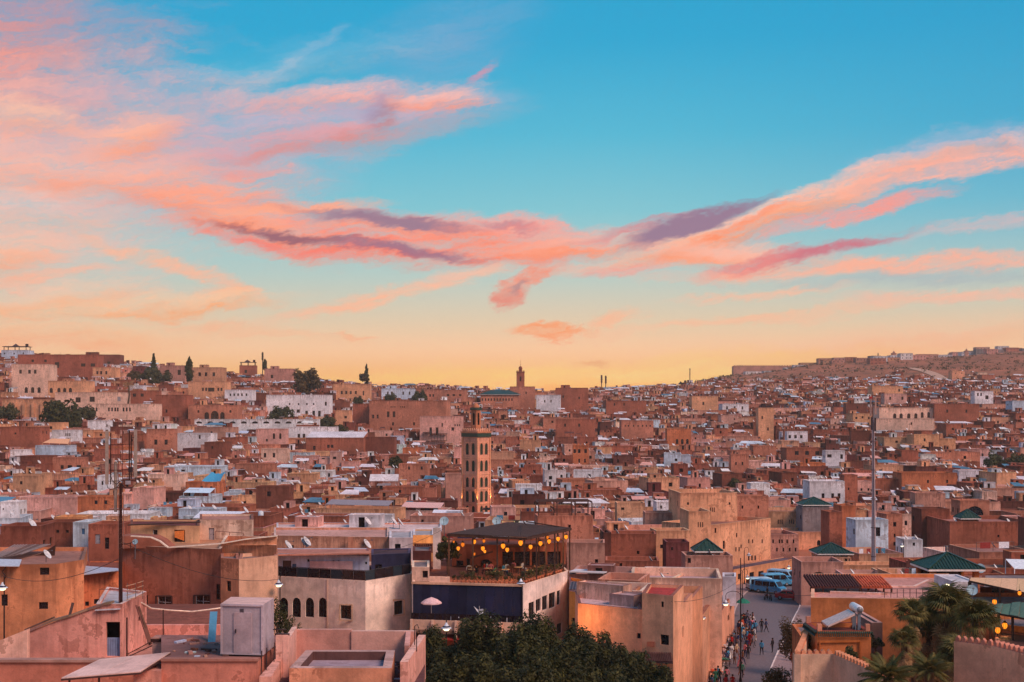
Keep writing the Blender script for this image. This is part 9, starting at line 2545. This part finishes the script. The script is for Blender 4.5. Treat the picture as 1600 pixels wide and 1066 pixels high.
for (n_, lb, x, y, rz, c, vn) in vs:
 Y = gy(y + 2); vehicle(n_, lb, 'van' if vn else 'car', Xat(x, Y), Y, R(rz), c, vn, 'vehicles parked at the end of the street')
Y = gy(937); vehicle('red_car', 'bright red car parked at the right kerb in front of the corner house', 'car', Xat(1233, Y), Y, R(-20), lin((190, 30, 40)), False)
for i, (x, y, lb) in enumerate(((1197, 937, 'motorbike parked in front of the vans'), (1204, 938, 'second motorbike beside the blue van'))):
 Y = gy(y); e = empty('motorbike', (Xat(x, Y), Y, .03), R(60 + 30 * i), lb, 'motorbike')
 for xw in (-.62, .62): m = MB(); m.lathe([(.2, -.05), (.3, -.05), (.32, 0), (.3, .05), (.2, .05)], n=12, col=(.02, .02, .02)); m.build('wheel', TINT, e, (xw, 0, .32), (R(90), 0, 0))
 m = MB(); m.tube([(-.62, 0, .32), (-.2, 0, .5), (.3, 0, .55), (.5, 0, .9), (.62, 0, .32)], .05, 6, col=(.06, .04, .04)); m.box((.1, 0, .55), (.4, .22, .28), col=lin((120, 30, 34))); m.build('frame', METAL, e)
 m = MB(); m.box((-.25, 0, .72), (.6, .22, .1), col=(.02, .02, .02)); m.build('seat', TINT, e); m = MB(); m.bar((.46, -.32, .98), (.46, .32, .98), .03, col=(.05, .05, .05)); m.build('handlebar', METAL, e)

# ------------------------------------------------------------------ rubble, cables
rk = random.Random(12); m = MB()
for (xa, xb, ya, yb, z_, n) in ((236, 340, 64, 75, 14.1, 60), (-20, 160, 63, 68, 14.4, 50), (465, 640, 62.2, 63.6, 15.3, 26), (265, 340, 60, 65, zn, 24), (620, 640, 57, 63, 15.3, 18)):
 for _ in range(n):
  Y = rk.uniform(ya, yb); s_ = rk.uniform(.05, .22); m.box((Xat(rk.uniform(xa, xb), Y), Y, z_ + .002), (s_, s_ * rk.uniform(.4, 3.5), s_ * rk.uniform(.2, .7)), rk.uniform(0, 3), col=jit(C(rk.choice(('terr', 'grey', 'brown', 'rose', 'dark', 'bluew'))), .2))
tagp(m.build('roof_rubble', PLASTER), 'broken bricks and bits of board lying on the near flat roofs', 'rubble', kind='stuff')
for i, (a, b, sg, lb) in enumerate((((188, 846, 70.5), (437, 905, 108), .9, 'thin black cable sagging from the antenna mast to the arched cream building'), ((4, 900, 96), (188, 872, 70.5), .8, 'thin black cable from the left street lamp to the antenna mast'),
  ((1049, 940, 104), (1157, 905, 130), .7, 'thin cable from the red roofed corner house to the tall dark pole'), ((1157, 890, 130), (1268, 930, 105), .9, 'thin cable crossing over the street to the ochre house'), ((571, 866, 127), (694, 826, 131), .5, 'thin cable from the penthouse to the white chimney pillar'))):
 p, q = PX(*a), PX(*b); m = MB(); m.tube([p.lerp(q, k / 12) - Vector((0, 0, sg * 4 * (k / 12) * (1 - k / 12))) - p for k in range(13)], .018, 4, col=(.02, .016, .016)); tagp(m.build('cable', TINT, None, p), lb, 'cable')

# ------------------------------------------------------------------ evening haze
m = MB(); m.prism([(-2100, -430), (2100, -430), (2100, 2560), (-2100, 2560)], -8, 140)
hz = m.build('haze', PLAIN); hz.data.materials.clear()
hm = bpy.data.materials.new('haze'); hm.use_nodes = True; ht = NT(hm.node_tree)
pv_ = ht.n('ShaderNodeVolumePrincipled'); pv_.inputs['Color'].default_value = (1.0, .88, .80, 1); pv_.inputs['Density'].default_value = .00013; pv_.inputs['Anisotropy'].default_value = 0.0
ho = ht.n('ShaderNodeOutputMaterial'); ht.t.links.new(pv_.outputs[0], ho.inputs['Volume'])
hz.data.materials.append(hm); tagp(hz, 'thin warm evening haze over the whole town', 'haze', kind='stuff')
